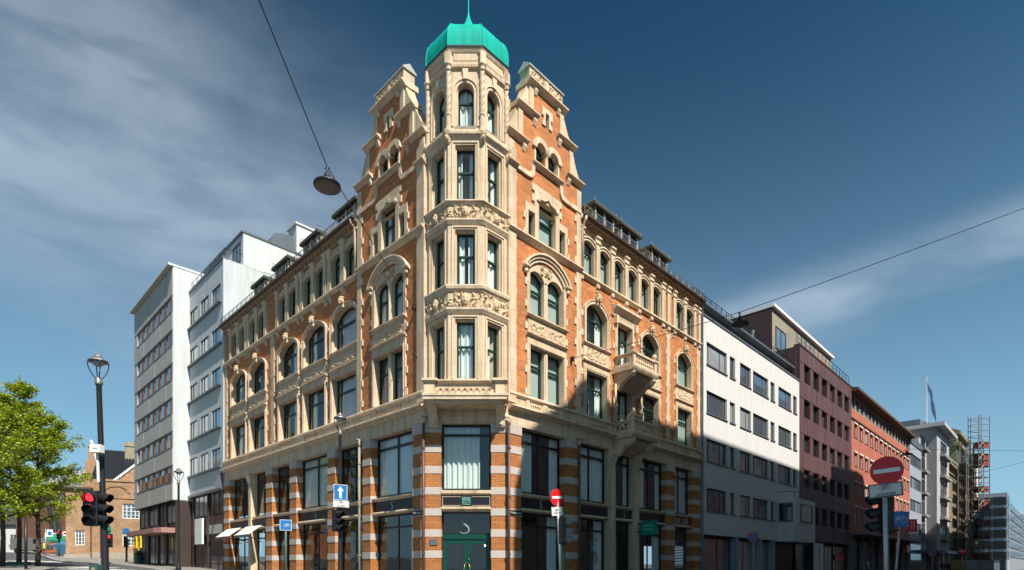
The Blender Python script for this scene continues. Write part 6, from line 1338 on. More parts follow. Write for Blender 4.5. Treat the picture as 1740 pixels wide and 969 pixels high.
def signal(label, loc, ang, s=1.0, lit=None, m='visor', vm='visor', group='three-light traffic signal heads', back=True):
    """three-aspect signal head; its lenses look along -y of a frame turned by ang"""
    t = thing('traffic_light', label, 'traffic light', loc, group); t.rotation_euler = (0, 0, ang)
    w, h, d = 0.30 * s, 0.86 * s, 0.2 * s
    bp = [(-w / 2 + 0.03, -h / 2), (w / 2 - 0.03, -h / 2), (w / 2, -h / 2 + 0.03), (w / 2, h / 2 - 0.03), (w / 2 - 0.03, h / 2), (-w / 2 + 0.03, h / 2), (-w / 2, h / 2 - 0.03), (-w / 2, -h / 2 + 0.03)]
    MB().prism(bp, 0.0, d).put('housing', m, t)
    for k in range(3):
        z = h * (0.32 - 0.32 * k)
        MB().lathe([(0.105 * s, -0.01), (0.095 * s, 0.02), (0.06 * s, 0.045), (0.01, 0.052)], n=16).put('lens', 'lens_red' if lit == k else 'lens_dark', t, None, 0, 0.0, z).rotation_euler = (math.pi / 2, 0, 0)
        o, i = [], []
        for q in range(15):
            a = math.radians(-35 + 250 * q / 14); o.append((0.125 * s * math.cos(a), z + 0.125 * s * math.sin(a))); i.append((0.115 * s * math.cos(a), z + 0.115 * s * math.sin(a)))
        mb = MB().ring(o[::-1], i[::-1], -0.26 * s, 0.0)
        mb.v = [(x, (y if abs(y) < 0.01 else y * (0.55 + 0.45 * min(1, max(0, (zz - z) / (0.12 * s) + 0.55)))), zz - (0.05 * s if y < -0.01 else 0)) for x, y, zz in mb.v]
        mb.put('visor', vm, t)
    MB().tube([(0, d, h * 0.42), (0, d + 0.14 * s, h * 0.42)], 0.02, 6).put('mount', 'black_iron', t); MB().tube([(0, d, -h * 0.42), (0, d + 0.14 * s, -h * 0.42)], 0.02, 6).put('mount', 'black_iron', t)
    return t
signal('black traffic light showing red on the tall leaning lamp post', at(153, 864, 12.9), math.radians(22), 0.92, 0)
signal('black traffic light turned right behind the one showing red', at(172, 864, 13.15), math.radians(88), 0.92)
signal('small black traffic light under the blue arrow sign', at(575, 885, 20.75), math.radians(60), 0.92)
signal('grey traffic light with long visors below the small no entry sign', at(961, 902, 18.1), math.radians(80), 1.0, None, 'visor', 'visor_grey')
signal('dark traffic light turned left behind the large no entry sign', at(1496, 872, 11.2), math.radians(-105), 0.95)
signal('far green-backed traffic light showing red in front of the old brick house', at(185.5, 919, 42), math.radians(20), 1.15, 0)
signal('far dark traffic light on a striped pole before the house window', at(214, 920, 46), math.radians(30), 1.1)
signal('distant traffic light showing red left of the old brick house', at(100, 909, 62), math.radians(12), 1.1, 0)

def post(label, cat, base, top, r, m, name='sign_post', group=None):
    d = Vector(top) - Vector(base)
    t = tag(MB().tube([(0, 0, -0.1), tuple(d)], r, 10).put(name, m, None, None, *base, smooth=True), label, cat, group)
    return t
def round_sign(label, loc, ang, r, kind, tilt=0.0):
    t = thing('road_sign', label, 'road sign', loc); t.rotation_euler = (0, tilt, ang)
    def bowed(rr, y, n=28):
        # sheet metal pressed very slightly hollow
        mb = MB(); mb.v = [(0, y - 0.008, 0)]
        for q in (0.5, 1.0): mb.v += [(rr * q * math.cos(2 * math.pi * k / n), y - 0.008 * (1 - q * q), rr * q * math.sin(2 * math.pi * k / n)) for k in range(n)]
        mb.f = [(0, 1 + k, 1 + (k + 1) % n) for k in range(n)] + [(1 + k, 1 + n + k, 1 + n + (k + 1) % n, 1 + (k + 1) % n) for k in range(n)]
        return mb
    MB().disc(0, 0, r, 0.0, 0.02, 28).put('panel_back', 'galvanised', t)
    if kind == 'no_entry':
        bowed(r * 0.995, -0.003).put('panel', 'sign_red', t); MB().box(-r * 0.78, r * 0.78, -0.02, -0.013, -r * 0.14, r * 0.14).put('white_bar', 'sign_white', t)
    if kind == 'no_parking':
        bowed(r * 0.995, -0.003).put('panel', 'sign_red', t); MB().disc(0, 0, r * 0.8, -0.02, -0.012, 28).put('blue_field', 'sign_blue', t)
        c = r * 0.80 * 0.707; w = r * 0.09
        MB().prism([(-c - w, c - w), (c - w, -c - w), (c + w, -c + w), (-c + w, c + w)], -0.026, -0.02).put('red_slash', 'sign_red', t)
    if kind == 'no_vehicles':
        bowed(r * 0.995, -0.003).put('panel', 'sign_red', t); MB().disc(0, 0, r * 0.76, -0.02, -0.012, 28).put('white_field', 'sign_white', t)
        MB().box(-r * 0.45, r * 0.45, -0.026, -0.02, -r * 0.2, r * 0.05).box(-r * 0.3, r * 0.2, -0.026, -0.02, r * 0.05, r * 0.28).put('symbol', 'sign_ink', t)
    return t
def plate(label, loc, ang, w, h, field, tilt=0.0, rim=True):
    t = thing('sign_plate', label, 'road sign', loc); t.rotation_euler = (0, tilt, ang)
    MB().prism([(-w / 2, -h / 2), (w / 2, -h / 2), (w / 2, h / 2), (-w / 2, h / 2)], 0.0, 0.02).put('panel', field, t)
    if rim: MB().ring([(-w / 2 + 0.004, -h / 2 + 0.004), (-w / 2 + 0.004, h / 2 - 0.004), (w / 2 - 0.004, h / 2 - 0.004), (w / 2 - 0.004, -h / 2 + 0.004)], [(-w / 2 + 0.022, -h / 2 + 0.022), (-w / 2 + 0.022, h / 2 - 0.022), (w / 2 - 0.022, h / 2 - 0.022), (w / 2 - 0.022, -h / 2 + 0.022)], -0.006, 0.0, closed=True).put('border', 'sign_white' if field == 'sign_blue' else 'sign_ink', t)
    return t
def unntatt(t, w):
    put(bike_mesh(w * 0.36, 'sign_ink', -0.006, 0.0), 'bicycle_symbol', t, None, 0.0, 0, -0.005)
    put(text_mesh('unntatt', w * 0.20, 'sign_ink', 0.003), 'lettering', t, None, 0, -0.004, -0.062 * w / 0.5)
# large no-entry sign, right
Y = 10.9
round_sign('large no entry sign above the cycle plate at the right street', at(1506.5, 800, Y), math.radians(-33), 0.275, 'no_entry', math.radians(-4))
t = plate('white cycle exemption plate under the large no entry sign', at(1504.5, 833, Y), math.radians(-33), 0.56, 0.27, 'sign_plate', math.radians(-4)); unntatt(t, 0.56)
b = at(1508, 1040, Y + 0.05); post('grey steel post carrying the large no entry sign', 'sign post', (b.x, b.y, ground_z(b.x, b.y)), at(1503, 790, Y + 0.05), 0.045, 'galvanised')
# cycle sign on a leaning post beyond
Y = 17.0
t = plate('blue cycle sign on a leaning post right of the large no entry sign', at(1529, 882, Y), math.radians(-38), 0.44, 0.45, 'sign_blue', math.radians(5), rim=False); put(bike_mesh(0.36, 'sign_white', -0.006, 0), 'bicycle_symbol', t, None, 0, 0, -0.1)
b = at(1516, 1000, Y + 0.05); post('thin grey leaning post under the right blue cycle sign', 'sign post', (b.x, b.y, ground_z(b.x, b.y)), at(1531.5, 868, Y + 0.05), 0.04, 'galvanised')
# small no-entry sign at the hotel corner
Y = 18.0
round_sign('small no entry sign at the hotel corner', at(946.5, 845.5, Y), math.radians(36), 0.275, 'no_entry', math.radians(-5))
t = plate('small cycle exemption plate under the corner no entry sign', at(947, 869, Y), math.radians(24), 0.40, 0.28, 'sign_plate', math.radians(-5), rim=False); unntatt(t, 0.40)
b = at(955, 1045, Y + 0.05); post('pale steel post of the corner no entry sign', 'sign post', (b.x, b.y, ground_z(b.x, b.y)), at(946.5, 840, Y + 0.05), 0.045, 'galvanised')
b = at(963, 1045, Y + 0.25); post('green traffic signal post beside the corner no entry sign', 'signal post', (b.x, b.y, ground_z(b.x, b.y)), at(952.5, 872, Y + 0.25), 0.055, 'green_post')
# one-way sign on the lamp in front of the left facade
Y = 20.8
t = plate('blue one-way arrow sign on the lamp before the left shops', at(578.5, 837, Y), math.radians(30), 0.50, 0.58, 'sign_blue', rim=True)
MB().prism([(-0.045, -0.21), (0.045, -0.21), (0.045, 0.05), (0.12, 0.05), (0.0, 0.22), (-0.12, 0.05), (-0.045, 0.05)], -0.008, 0.0).put('arrow', 'sign_white', t)
t = plate('white cycle exemption plate below the blue arrow sign', at(579.5, 856.5, Y), math.radians(30), 0.60, 0.28, 'sign_white'); unntatt(t, 0.56)
# cycle sign on green post, left facade
Y = 26.3
t = plate('blue cycle sign on a green post before the left shops', at(485.5, 892.5, Y), math.radians(30), 0.52, 0.50, 'sign_blue'); put(bike_mesh(0.30, 'sign_white', -0.006, 0), 'bicycle_symbol', t, None, 0.05, 0, -0.09)
b = at(486, 1000, Y + 0.05); post('green post under the left blue cycle sign', 'sign post', (b.x, b.y, ground_z(b.x, b.y)), at(485.5, 885, Y + 0.05), 0.04, 'green_post')
# no-parking sign by the white office
Y = 28.0
round_sign('blue and red no parking sign in front of the white office', at(1279, 913, Y), math.radians(-20), 0.26, 'no_parking')
b = at(1280, 1000, Y + 0.05); post('thin post of the no parking sign', 'sign post', (b.x, b.y, ground_z(b.x, b.y)), at(1280, 903, Y + 0.05), 0.03, 'galvanised')
# far right street signs
for (u, v, Y, k, lb) in ((1635, 937.5, 66, 'no_entry', 'tiny far no entry sign before the building site'), (1584, 941, 60, 'no_parking', 'far round blue sign beside the walking people')):
    round_sign(lb, at(u, v, Y), math.radians(-35), 0.34, k); b = at(u + 0.5, 1000, Y + 0.05); post('thin post of the ' + lb, 'sign post', (b.x, b.y, ground_z(b.x, b.y)), at(u + 0.5, v - 3, Y + 0.05), 0.04, 'galvanised')
t = plate('far square blue sign near the walking people', at(1603, 938, 62), math.radians(-35), 0.52, 0.46, 'sign_blue'); b = at(1603.5, 1000, 62.05); post('post of the far square blue sign', 'sign post', (b.x, b.y, ground_z(b.x, b.y)), at(1603.5, 936, 62.05), 0.04, 'galvanised')
ban = thing('hanging_banner', 'red vertical banner hanging at the end of the red building', 'banner', at(1551, 895, 62)); ban.rotation_euler = (0, 0, math.radians(-30))
MB().box(-0.38, 0.38, -0.03, 0.03, -0.55, 0.78).put('cloth', 'sign_red', ban); MB().box(-0.38, 0.38, -0.031, 0.031, -0.78, -0.56).put('lower_strip', 'sign_white', ban)
MB().box(-0.16, -0.06, -0.04, -0.03, -0.35, 0.6).box(0.06, 0.16, -0.04, -0.03, -0.35, 0.6).put('stripe', 'sign_plate', ban); MB().tube([(-0.4, 0, 0.8), (0.5, 0.5, 0.8)], 0.03, 6).put('bracket', 'black_iron', ban)

# ------------------------------------------------------------------ lamps on wires
def wire_lamp(label, p, r=0.29):
    t = thing('hanging_street_lamp', label, 'street lamp', p, 'lamps hung on wires over the street')
    MB().lathe([(r, 0.0), (r * 1.03, 0.02), (r, 0.05), (r * 0.62, 0.10), (r * 0.30, 0.15), (r * 0.26, 0.24), (r * 0.12, 0.30), (0.02, 0.34)], n=28).put('hood', 'black_iron', t, smooth=True)
    MB().lathe([(r * 0.96, 0.03), (r * 0.93, -0.006), (r * 0.60, -0.012), (0.01, -0.014)], n=28).put('reflector_glass', 'lamp_inner', t, smooth=True)
    MB().tube([(0, 0, 0.33), (0, 0, 0.44)], 0.018, 6).tube([(-0.05, 0, 0.40), (0.05, 0, 0.40)], 0.012, 6).put('hanger', 'black_iron', t)
def cable(label, pts, sag, r=0.012, m='black_iron'):
    P = [Vector(p) for p in pts]; out = []
    for a, b in zip(P[:-1], P[1:]):
        for i in range(13):
            q = i / 12; c = a.lerp(b, q); c.z -= sag * 4 * q * (1 - q); out.append(tuple(c))
    o = MB().tube(out, r, 5).put('overhead_wire', m, None); return tag(o, label, 'wire')
a = FL.P(-0.55, -0.12, 10.75); lpnt = at(556, 318, 12.0); far = Vector((-4.42, 3.0, 12.1))
wire_lamp('round lamp hanging on a wire over the left street', lpnt, 0.275)
top = lpnt + Vector((0, 0, 0.43)); cable('thin black wire from the hotel front up over the left street', (a, top, far), 0.03, 0.011)
MB().box(-0.05, 0.05, -0.14, 0.02, -0.05, 0.05).put('wire_anchor', 'black_iron', HOTEL, FL, -0.55, -0.0, 10.72)
MB().tube([(0, 0, 0), (0, -0.32, 0.1)], 0.02, 6).put('wire_anchor', 'black_iron', HOTEL, FL, -0.35, 0, 8.9)
a = FR.P(3.55, -0.12, 9.72); lpnt = at(1257, 553, 18.6); far = FR.P(16.5, -15.0, 16.05)
wire_lamp('round lamp hanging on a wire over the right street', lpnt, 0.28)
cable('thin black wire from the hotel front across the right street', (a, lpnt + Vector((0, 0, 0.43)), far), 0.06, 0.011)
MB().box(-0.05, 0.05, -0.14, 0.02, -0.08, 0.08).put('wire_anchor', 'black_iron', HOTEL, FR, 3.55, 0, 9.70)
wire_lamp('far lamp hanging on a wire before the red building', at(1541, 773, 42), 0.36); lq = at(1541, 773, 42) + Vector((0, 0, 0.43))
cable('far thin wire across the right street before the red building', (FR.P(44.0, -0.05, 9.4), lq, FR.P(60, -15, 12.2)), 0.1, 0.014)
cable('faint wire crossing the far right street', (FR.P(96, -0.9, 15.0), FR.P(98, -14.5, 18.0)), 0.25, 0.02)
cable('lower faint wire crossing the far right street', (FR.P(150, -2, 11.0), FR.P(152, -14.8, 15.0)), 0.2, 0.025)

# ------------------------------------------------------------------ building site far down the right street
SF = Fr(*at(1663, 900, 95).xy, math.radians(20))
SC_T = thing('scaffold_tower', 'tall scaffold tower with red hoist cages at the far building site', 'scaffold', SF.P(1.4, 0, 0.4))
for x in (0, 0.65, 1.3, 2.8):
    for y in (0, 1.6): MB().tube([(x, y, 0.2), (x, y, 26.8 if x != 1.3 else 22.5)], 0.075, 6).put('standard', 'steel_tube', SC_T, SF, 0, 0, 0)
for k in range(27):
    z = 0.8 + k * 0.98
    MB().tube([(0, 0, z), (2.8, 0, z)], 0.055, 5).put('ledger', 'steel_tube', SC_T, SF, 0, 0, 0)
    MB().tube([(0, 0, z), (0, 1.6, z + 0.0)], 0.035, 5).put('transom', 'steel_tube', SC_T, SF, 0, 0, 0)
    MB().tube([(0, 1.6, z), (2.8, 1.6, z)], 0.055, 5).put('ledger', 'steel_tube', SC_T, SF, 0, 0, 0)
    if k % 2 == 0: MB().box(0, 2.8, 0.05, 1.55, z - 0.05, z).put('platform', 'steel_tube', SC_T, SF, 0, 0, 0) if k < 22 else None
    if k < 23: MB().tube([(0, 0, z), (1.3, 0, z + 0.98)] if k % 2 else [(1.3, 0, z), (0, 0, z + 0.98)], 0.05, 5).put('brace', 'steel_tube', SC_T, SF, 0, 0, 0)
for z, h in ((18.2, 2.2), (14.0, 1.0), (11.0, 1.7), (6.0, 1.2), (2.0, 1.6), (21.5, 1.0), (8.4, 0.7)): MB().box(1.3, 2.75, 0.1, 1.5, z, z + h).put('hoist_cage', 'red_steel', SC_T, SF, 0, 0, 0)
MB().box(1.35, 2.7, 0.05, 0.1, 9.8, 10.9).put('yellow_sign', 'yellow', SC_T, SF, 0, 0, 0) if False else None
SB = thing('facade_scaffold', 'grey scaffold along the far stone facade beside the hoist tower', 'scaffold', FR.P(113, -1.5, 0.4))
for i in range(9):
    x = 104.5 + i * 2.2
    if i < 8: MB().tube([(x, -2.3, 2.0 + 4.1 * (i % 3)), (x + 2.2, -2.3, 6.1 + 4.1 * (i % 3))], 0.07, 5).put('brace', 'steel_tube', SB, FR, 0, 0, 0)
    for y in (-2.3, -1.2): MB().tube([(x, y, 0), (x, y, 20.5 + (i % 3) * 1.2)], 0.085, 5).put('standard', 'steel_tube', SB, FR, 0, 0, 0)
for k in range(9):
    MB().box(104.5, 122.1, -2.3, -1.2, 2.0 + 2.05 * k, 2.16 + 2.05 * k).put('platform', 'steel_tube', SB, FR, 0, 0, 0)
    for dz in (0.5, 1.0): MB().tube([(104.5, -2.3, 2.0 + 2.05 * k + dz), (122.1, -2.3, 2.0 + 2.05 * k + dz)], 0.06, 5).put('guard_rail', 'steel_tube', SB, FR, 0, 0, 0)
MB().box(117, 121, -2.5, -2.35, 14, 19.5).put('sheeting', 'tarp_white', SB, FR, 0, 0, 0); MB().box(109, 114, -2.5, -2.35, 6, 9).put('sheeting', 'net_grey', SB, FR, 0, 0, 0)
B = thing('scaffolded_building', 'dark stone building wrapped in scaffold far down the street', 'building', FR.P(135, 2, 0.4))
part(B, FR, MB().box(121.2, 150, 0, 12, -0.3, 20.5), 'wall', 'brown_stone')
for k in range(9):
    for z in (4, 8, 12, 16): simple_win(B, FR, 123 + 2.9 * k, z, 1.5, 2.4, 'brown_eave', 'pane_dark', -0.12, (0.0,), 0.15)
for i, (u, lb) in enumerate(((1643, 'left'), (1668, 'right'))):
    hr = thing('site_fence_panel', ('leftmost' if i == 0 else 'rightmost') + ' yellow framed fence panel of the far building site', 'fence', at(u + 9, 985, 82), 'fence panels of the far building site'); hr.rotation_euler = (0, 0, math.radians(0))
    hr.location.z = ground_z(hr.location.x, hr.location.y)
    MB().ring([(-1.0, 0.1), (-1.0, 2.1), (1.0, 2.1), (1.0, 0.1)], [(-0.9, 0.2), (-0.9, 2.0), (0.9, 2.0), (0.9, 0.2)], -0.03, 0.03, closed=True).put('frame', 'concrete_beige', hr)
    MB().box(-0.9, 0.9, 0.0, 0.02, 0.2, 2.0).put('mesh_infill', 'net_grey', hr); MB().box(-0.6, 0.6, -0.02, 0.0, 0.9, 1.4).put('site_sign', 'slate_blue', hr)
tag(MB().box(-4.2, 4.2, -0.05, 0.05, 0, 1.9).put('site_hoarding', 'hoarding', None, Fr(*at(1622, 960, 90).xy, 0), 0, 0, ground_z(62, 90)), 'long timber hoarding behind the walking people', 'hoarding')
tag(MB().box(0, 30, -0.1, 0.1, 0, 2.4).put('site_hoarding', 'net_grey', None, Fr(*at(1700, 960, 88).xy, math.radians(48)), 0, 0, ground_z(76, 88)), 'grey green hoarding right of the fence panels', 'hoarding')
fl = thing('street_flag', 'dark blue flag hanging from a slanted pole before the scaffold', 'flag', FR.P(113, -0.6, 8))
MB().tube([(113, -0.5, 7.0), (113.6, -3.6, 12.6)], 0.06, 6).put('pole', 'white_paint', fl, FR, 0, 0, 0)
g = MB()
for i in range(4):
    for j in range(5):
        P = lambda i, j: (113.6 + 0.05 * math.sin(i + j), -3.6 + i * 0.32 + 0.06 * math.sin(j), 12.5 - j * 0.8 - i * 0.55); g.add([P(i, j), P(i + 1, j), P(i + 1, j + 1), P(i, j + 1)], [(0, 1, 2, 3)])
g.put('flag_cloth', 'flag_blue', fl, FR, 0, 0, 0)

# ------------------------------------------------------------------ things on the left square
def on(u, v, Y): p = at(u, v, Y); p.z = ground_z(p.x, p.y); return p
p = on(95, 940, 92); t = thing('market_tent', 'green pointed market tent beside an orange container', 'tent', on(105, 940, 88))
for sx in (-1, 1):
    for sy in (-1, 1): MB().tube([(sx * 1.8, sy * 1.8, 0), (sx * 1.8, sy * 1.8, 2.1)], 0.04, 6).put('leg', 'galvanised', t)
MB().add([(-2, -2, 2.0), (2, -2, 2.0), (2, 2, 2.0), (-2, 2, 2.0), (0, 0, 3.4), (-2, -2, 1.7), (2, -2, 1.7), (2, 2, 1.7), (-2, 2, 1.7)], [(0, 1, 4), (1, 2, 4), (2, 3, 4), (3, 0, 4), (5, 6, 1, 0), (6, 7, 2, 1), (7, 8, 3, 2), (8, 5, 0, 3)]).put('canopy', 'tent_green', t)
t = thing('orange_container', 'orange site container with white patch on the far left square', 'container', on(78, 940, 92)); MB().box(-1.6, 1.6, 0, 2.4, 0, 2.3).put('body', 'orange', t)
for k in range(9): MB().box(-1.55 + k * 0.38, -1.40 + k * 0.38, -0.04, 0.0, 0.1, 2.2).put('rib', 'orange', t)
MB().box(0.2, 1.4, -0.06, -0.042, 0.5, 1.3).put('door_patch', 'sign_white', t); MB().box(-0.2, 1.6, 0, 2.4, 2.3, 3.2).put('upper_cabin', 'white_paint', t)
t = thing('blue_skip', 'blue tarpaulin covered skip next to the green tent', 'skip', on(121, 942, 82)); MB().taper(-1.4, 1.4, -0.8, 0.8, 0.1, -1.9, 1.9, -0.9, 0.9, 1.4).put('body', 'tarp_blue', t)
MB().taper(-1.9, 1.9, -0.9, 0.9, 1.4, -1.2, 1.2, -0.4, 0.4, 1.9).put('cover', 'tarp_blue', t)
t = thing('parked_van', 'dark grey van parked far left behind the tree trunks', 'van', on(55, 940, 84)); t.rotation_euler = (0, 0, 0.1)
MB().prism([(-2.4, 0.45), (2.4, 0.45), (2.4, 1.2), (2.0, 1.35), (1.5, 2.2), (-2.3, 2.3), (-2.4, 2.1)], -0.9, 0.9).put('body', 'coat_grey', t)
MB().prism([(1.45, 1.4), (1.9, 1.4), (1.45, 2.1), (0.7, 2.1), (0.7, 1.4)], -0.92, -0.9).put('side_window', 'pane_dark', t)
for x in (-1.5, 1.5): MB().tube([(x, -0.95, 0.36), (x, -0.7, 0.36)], 0.36, 16).put('wheel', 'sign_ink', t)
# signs and posts there
t = plate('far white square sign with blue disc left of the old house', at(84.5, 906, 60), 0.1, 0.62, 0.75, 'sign_white', rim=False); MB().disc(0, -0.03, 0.2, -0.02, 0.0, 20).put('blue_disc', 'sign_blue', t)
b = on(77.5, 940, 60); post('slim dark pole with small sign left of the old house', 'sign post', b, at(77.5, 899, 60), 0.05, 'galvanised')
round_sign('far red rimmed round sign beside the distant signal', at(110.5, 907, 60), 0.1, 0.34, 'no_vehicles')
b = on(100.5, 950, 62.2); post('green signal pole on the far corner pavement', 'signal post', b, at(100.5, 900, 62.2), 0.09, 'green_post')
b = on(183, 965, 42.3); post('green signal pole before the old brick house', 'signal post', b, at(183, 880, 42.3), 0.08, 'green_post')
g = thing('globe_lamp', 'white globe lamp above the green backed sign near the house', 'lamp', at(183.5, 886, 42)); MB().ball((0, 0, 0), 0.17, 14, 10).put('globe', 'white_paint', g, smooth=True); MB().lathe([(0.07, -0.3), (0.07, -0.16), (0.1, -0.13)], n=10).put('holder', 'black_iron', g)
t = thing('round_road_sign', 'green back of a round sign on the pole before the house', 'road sign', at(183, 899, 42.1)); MB().disc(0, 0, 0.3, -0.03, 0.0, 20, rx=0.27).put('panel', 'tent_green', t); MB().box(-0.27, 0.27, -0.03, 0.0, -0.45, -0.15).put('lower_panel', 'tent_green', t)
b = on(215, 958, 46.2); post('dark striped signal pole before the house window', 'signal post', b, at(215, 900, 46.2), 0.08, 'black_iron')
t = thing('round_top_sign', 'turquoise round sign above white plate before the house window', 'road sign', at(214.5, 903, 46)); MB().disc(0, 0, 0.26, -0.03, 0.0, 20, rx=0.3).put('panel', 'sign_blue', t); MB().box(-0.26, 0.26, -0.03, 0.0, -0.6, -0.28).put('lower_plate', 'sign_white', t)
t = thing('litter_bin', 'dark green cone-topped litter bin by the bronze shop front', 'bin', on(236, 962, 44)); MB().lathe([(0.26, 0), (0.30, 0.1), (0.27, 0.75), (0.29, 0.78), (0.12, 1.05), (0.02, 1.1)], n=16).put('body', 'bin_green', t)
MB().box(-0.16, 0.16, -0.30, -0.2, 0.78, 0.9).put('opening', 'sign_ink', t)
t = thing('beach_flag', 'folded yellow advertising flag on the pavement near the bin', 'flag', on(227.5, 962, 44)); MB().tube([(0, 0, 0), (0.03, 0, 1.7)], 0.02, 6).put('pole', 'galvanised', t); MB().prism([(0.0, 0.35), (0.28, 0.5), (0.10, 0.8), (0.32, 1.0), (0.06, 1.65), (-0.02, 1.65)], -0.05, 0.05).put('cloth', 'yellow', t)
b = on(157, 985, 16.5); t = thing('utility_cabinet', 'small dark green box with pale strip at the foot of the tall lamp', 'cabinet', on(163, 985, 12.8)); MB().box(-0.10, 0.10, -0.08, 0.08, 0, 1.05).put('body', 'bin_green', t); MB().box(-0.04, 0.04, -0.09, -0.08, 0.3, 0.98).put('front_strip', 'concrete_beige', t)
bx = at(165.5, 763, 12.95); t = thing('white_radio_box', 'small white equipment box clamped to the tall lamp post', 'box', bx); MB().box(-0.12, 0.12, -0.08, 0.06, -0.09, 0.09).put('body', 'white_paint', t); MB().tube([(-0.04, 0.05, -0.09), (-0.02, 0.06, -0.75)], 0.03, 6).put('cable_duct', 'white_paint', t); MB().box(-0.05, 0.05, -0.083, -0.08, -0.01, 0.01).put('mark', 'galvanised', t)
for z0 in (2.2, 2.55, 2.9, 3.2, 3.5): pass

# ------------------------------------------------------------------ trees
def tree(label, base, H, R, seed, nb=20, leaves=11000):
    rnd = random.Random(seed); t = thing('street_tree', label, 'tree', base, 'young street trees at the left edge')
    trunk = [(0, 0, -0.1), (0.03, 0.02, H * 0.18), (-0.04, 0.03, H * 0.38), (0.03, -0.03, H * 0.6), (0.0, 0.02, H * 0.82), (0.02, 0, H * 0.97)]
    MB().tube(trunk, [0.15, 0.12, 0.105, 0.08, 0.045, 0.012], 10).put('trunk', 'bark', t, smooth=True)
    br = MB(); tips = []
    for k in range(nb):
        q = k / (nb - 1); z = H * (0.29 + 0.64 * q); a = k * 2.399 + rnd.uniform(-0.4, 0.4)
        prof = (0.62 + 0.65 * q) if q < 0.35 else max(0.06, 0.86 * (1 - (q - 0.35) / 0.65) ** 0.7 + 0.06)
        L = R * prof * rnd.uniform(0.72, 1.18); up = rnd.uniform(0.15, 0.55) + 0.3 * q
        d = Vector((math.cos(a), math.sin(a), up)).normalized(); p0 = Vector((0, 0, z)); pts = [p0]
        for i in range(1, 6):
            s = i / 5; pts.append(p0 + d * L * s + Vector((rnd.uniform(-.07, .07), rnd.uniform(-.07, .07), 0.10 * L * s * s - 0.05 * L * s)))
        br.tube(pts, [0.05 * (1 - 0.16 * i) * (1.2 - 0.7 * q) for i in range(6)], 6)
        for i in range(1, 6):
            for sgn in range(3):
                da = a + rnd.uniform(-1.3, 1.3); dl = L * rnd.uniform(0.16, 0.36) * (1.15 - 0.1 * i) + 0.15
                e = pts[i] + Vector((math.cos(da) * dl, math.sin(da) * dl, dl * rnd.uniform(-0.25, 0.6)))
                br.tube([pts[i], (pts[i] + e) / 2 + Vector((0, 0, 0.03)), e], [0.018, 0.012, 0.005], 4, cap=False)
                tips.append((pts[i], e))
    for k in range(10): tips.append((Vector((0, 0, H * (0.8 + 0.018 * k))), Vector((rnd.uniform(-.25, .25), rnd.uniform(-.25, .25), H * (0.83 + 0.018 * k)))))
    br.put('limbs', 'bark', t)
    lv = MB(); per = max(8, leaves // len(tips))
    for a, b in tips:
        dens = rnd.choice((0.15, 0.5, 0.9, 1.3, 1.6)); spread = rnd.uniform(0.10, 0.20)
        for i in range(int(per * dens)):
            c = a.lerp(b, rnd.uniform(0.25, 1.12)) + Vector((rnd.gauss(0, spread), rnd.gauss(0, spread), rnd.gauss(0, spread * 0.65)))
            s = rnd.uniform(0.035, 0.10); ax = Vector((rnd.gauss(0, 1), rnd.gauss(0, 1), rnd.gauss(0, 0.5))).normalized()
            nrm_ = Vector((rnd.gauss(0, 0.7), rnd.gauss(0, 0.7), 1)).normalized(); e1 = ax.cross(nrm_).normalized() if abs(ax.dot(nrm_)) < 0.98 else Vector((1, 0, 0)); e2 = nrm_.cross(e1)
            lv.add([c - e1 * s, c - e2 * s * 0.62 + nrm_ * s * 0.15, c + e1 * s * 1.15, c + e2 * s * 0.62 + nrm_ * s * 0.15], [(0, 1, 2, 3)])
    lv.put('crown', 'leaf', t)
    return t
tree('bushy lime green street tree with widest crown left of the tall lamp', on(64, 966, 34.0), 9.6, 3.2, 3, 26, 19000)
tree('tallest lime green street tree with pointed top near the left edge', on(32, 966, 36.0), 12.2, 3.1, 8, 30, 20000)
tree('lime green street tree cut off by the left edge', on(4, 966, 33.0), 9.8, 3.0, 12, 24, 16000)
tree('street tree just outside the left edge of the view', on(-40, 975, 29.0), 9.4, 2.6, 15, 20, 10000)
b = on(44, 970, 30); post('slim black bollard post between the street tree trunks', 'post', b, at(44, 880, 30), 0.07, 'black_iron')
t = tag(MB().lathe([(0.55, 0), (0.62, 0.25), (0.6, 0.3), (0.5, 0.28)], n=20).put('planter', 'green_post', None, None, *on(31, 966, 35.5)), 'low green round planter at the foot of the tallest tree', 'planter')
x, y = 42, 958

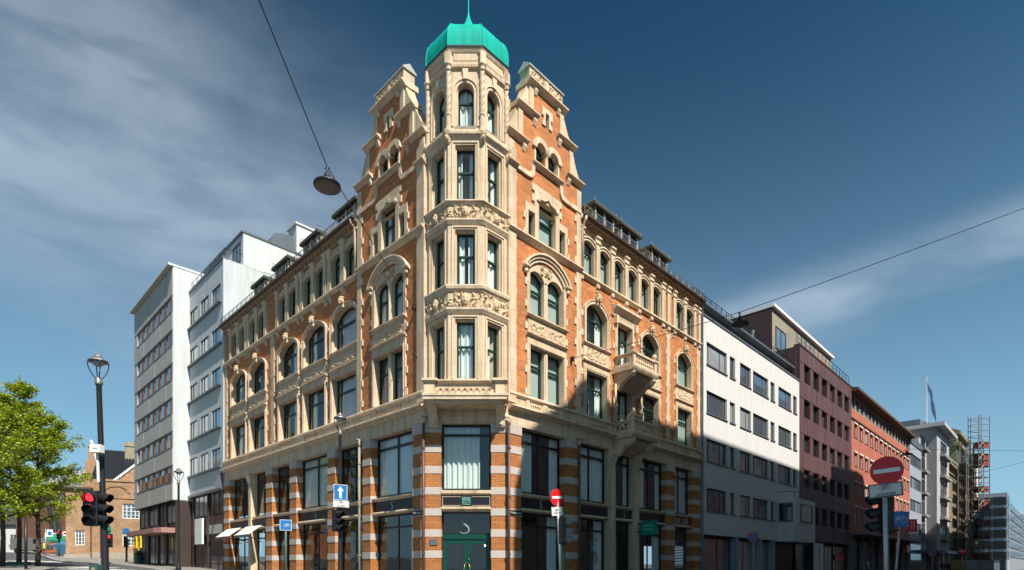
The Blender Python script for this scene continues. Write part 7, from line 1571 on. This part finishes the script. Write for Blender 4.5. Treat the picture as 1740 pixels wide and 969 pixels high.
# ------------------------------------------------------------------ people
def person(label, base, head_ang, coat, stride=0.25, h=1.74, bag=False):
    t = thing('person', label, 'person', base, None); t.rotation_euler = (0, 0, head_ang); k = h / 1.74
    V = [(0, 0, 0.94), (0, 0.0, 1.12), (0, 0.01, 1.38), (0, 0.0, 1.50), (0, -0.02, 1.62), (0, -0.03, 1.70),
         (0.10, 0, 0.90), (0.11, -stride * 0.5, 0.50), (0.11, -stride * 0.75, 0.09), (0.11, -stride * 0.75 - 0.16, 0.04),
         (-0.10, 0, 0.90), (-0.11, stride * 0.25, 0.50), (-0.11, stride * 0.9, 0.13), (-0.11, stride * 0.9 - 0.14, 0.05),
         (0.19, 0.01, 1.42), (0.25, 0.10, 1.14), (0.23, 0.04, 0.90), (0.22, 0.02, 0.82), (-0.19, 0.01, 1.42), (-0.25, -0.06, 1.14), (-0.23, -0.16, 0.92), (-0.22, -0.19, 0.84)]
    E_ = [(0, 1), (1, 2), (2, 3), (3, 4), (4, 5), (0, 6), (6, 7), (7, 8), (8, 9), (0, 10), (10, 11), (11, 12), (12, 13), (2, 14), (14, 15), (15, 16), (16, 17), (2, 18), (18, 19), (19, 20), (20, 21)]
    Rr = [0.13, 0.13, 0.14, 0.055, 0.085, 0.06, 0.09, 0.06, 0.045, 0.04, 0.09, 0.06, 0.045, 0.04, 0.065, 0.05, 0.04, 0.03, 0.065, 0.05, 0.04, 0.03]
    me = bpy.data.meshes.new('body'); me.from_pydata([(x * k, y * k, z * k) for x, y, z in V], E_, []); me.materials.append(MATS['coat_dark'])
    o = bpy.data.objects.new('body', me); COL.objects.link(o); o.parent = t
    sk = o.modifiers.new('skin', 'SKIN'); ss = o.modifiers.new('sub', 'SUBSURF'); ss.levels = 1; ss.render_levels = 2
    lay = me.skin_vertices[0].data
    for i, r in enumerate(Rr): lay[i].radius = (r * k, r * k * 0.85)
    lay[0].use_root = True
    MB().lathe([(0.17, 0.86), (0.19, 0.95), (0.17, 1.1), (0.19, 1.3), (0.175, 1.42), (0.09, 1.50), (0.06, 1.51)], n=14).put('coat', coat, t, smooth=True)
    MB().ball((0, -0.03, 1.655), 0.098, 12, 9, 0.85, 1, 1.2).ball((0, -0.125, 1.645), 0.018, 6, 5).put('face', 'skin', t, smooth=True)
    MB().ball((0, 0.0, 1.69), 0.10, 12, 8, 0.95, 1.0, 1.05).put('hair', 'hair', t, smooth=True)
    if bag: MB().box(-0.14, 0.14, 0.12, 0.3, 1.05, 1.45).put('rucksack', 'coat_dark', t)
    return t
person('person in grey coat walking away, leftmost of the three on the right street', on(1592, 985, 68), 2.6, 'coat_grey', 0.3)
person('person in dark coat in the middle of the three walkers', on(1602.5, 985, 70), 2.7, 'coat_dark', 0.25)
person('person in dark jacket with rucksack, rightmost of the three walkers', on(1611.5, 985, 70), 2.5, 'coat_dark', 0.28, bag=True)
person('person in pale jacket walking past the red building', on(1473, 985, 47), 0.6, 'coat_pale', 0.2, 1.7)
person('person in yellow vest standing on the far left pavement', on(76, 945, 66), 0.4, 'yellow', 0.05, 1.75)
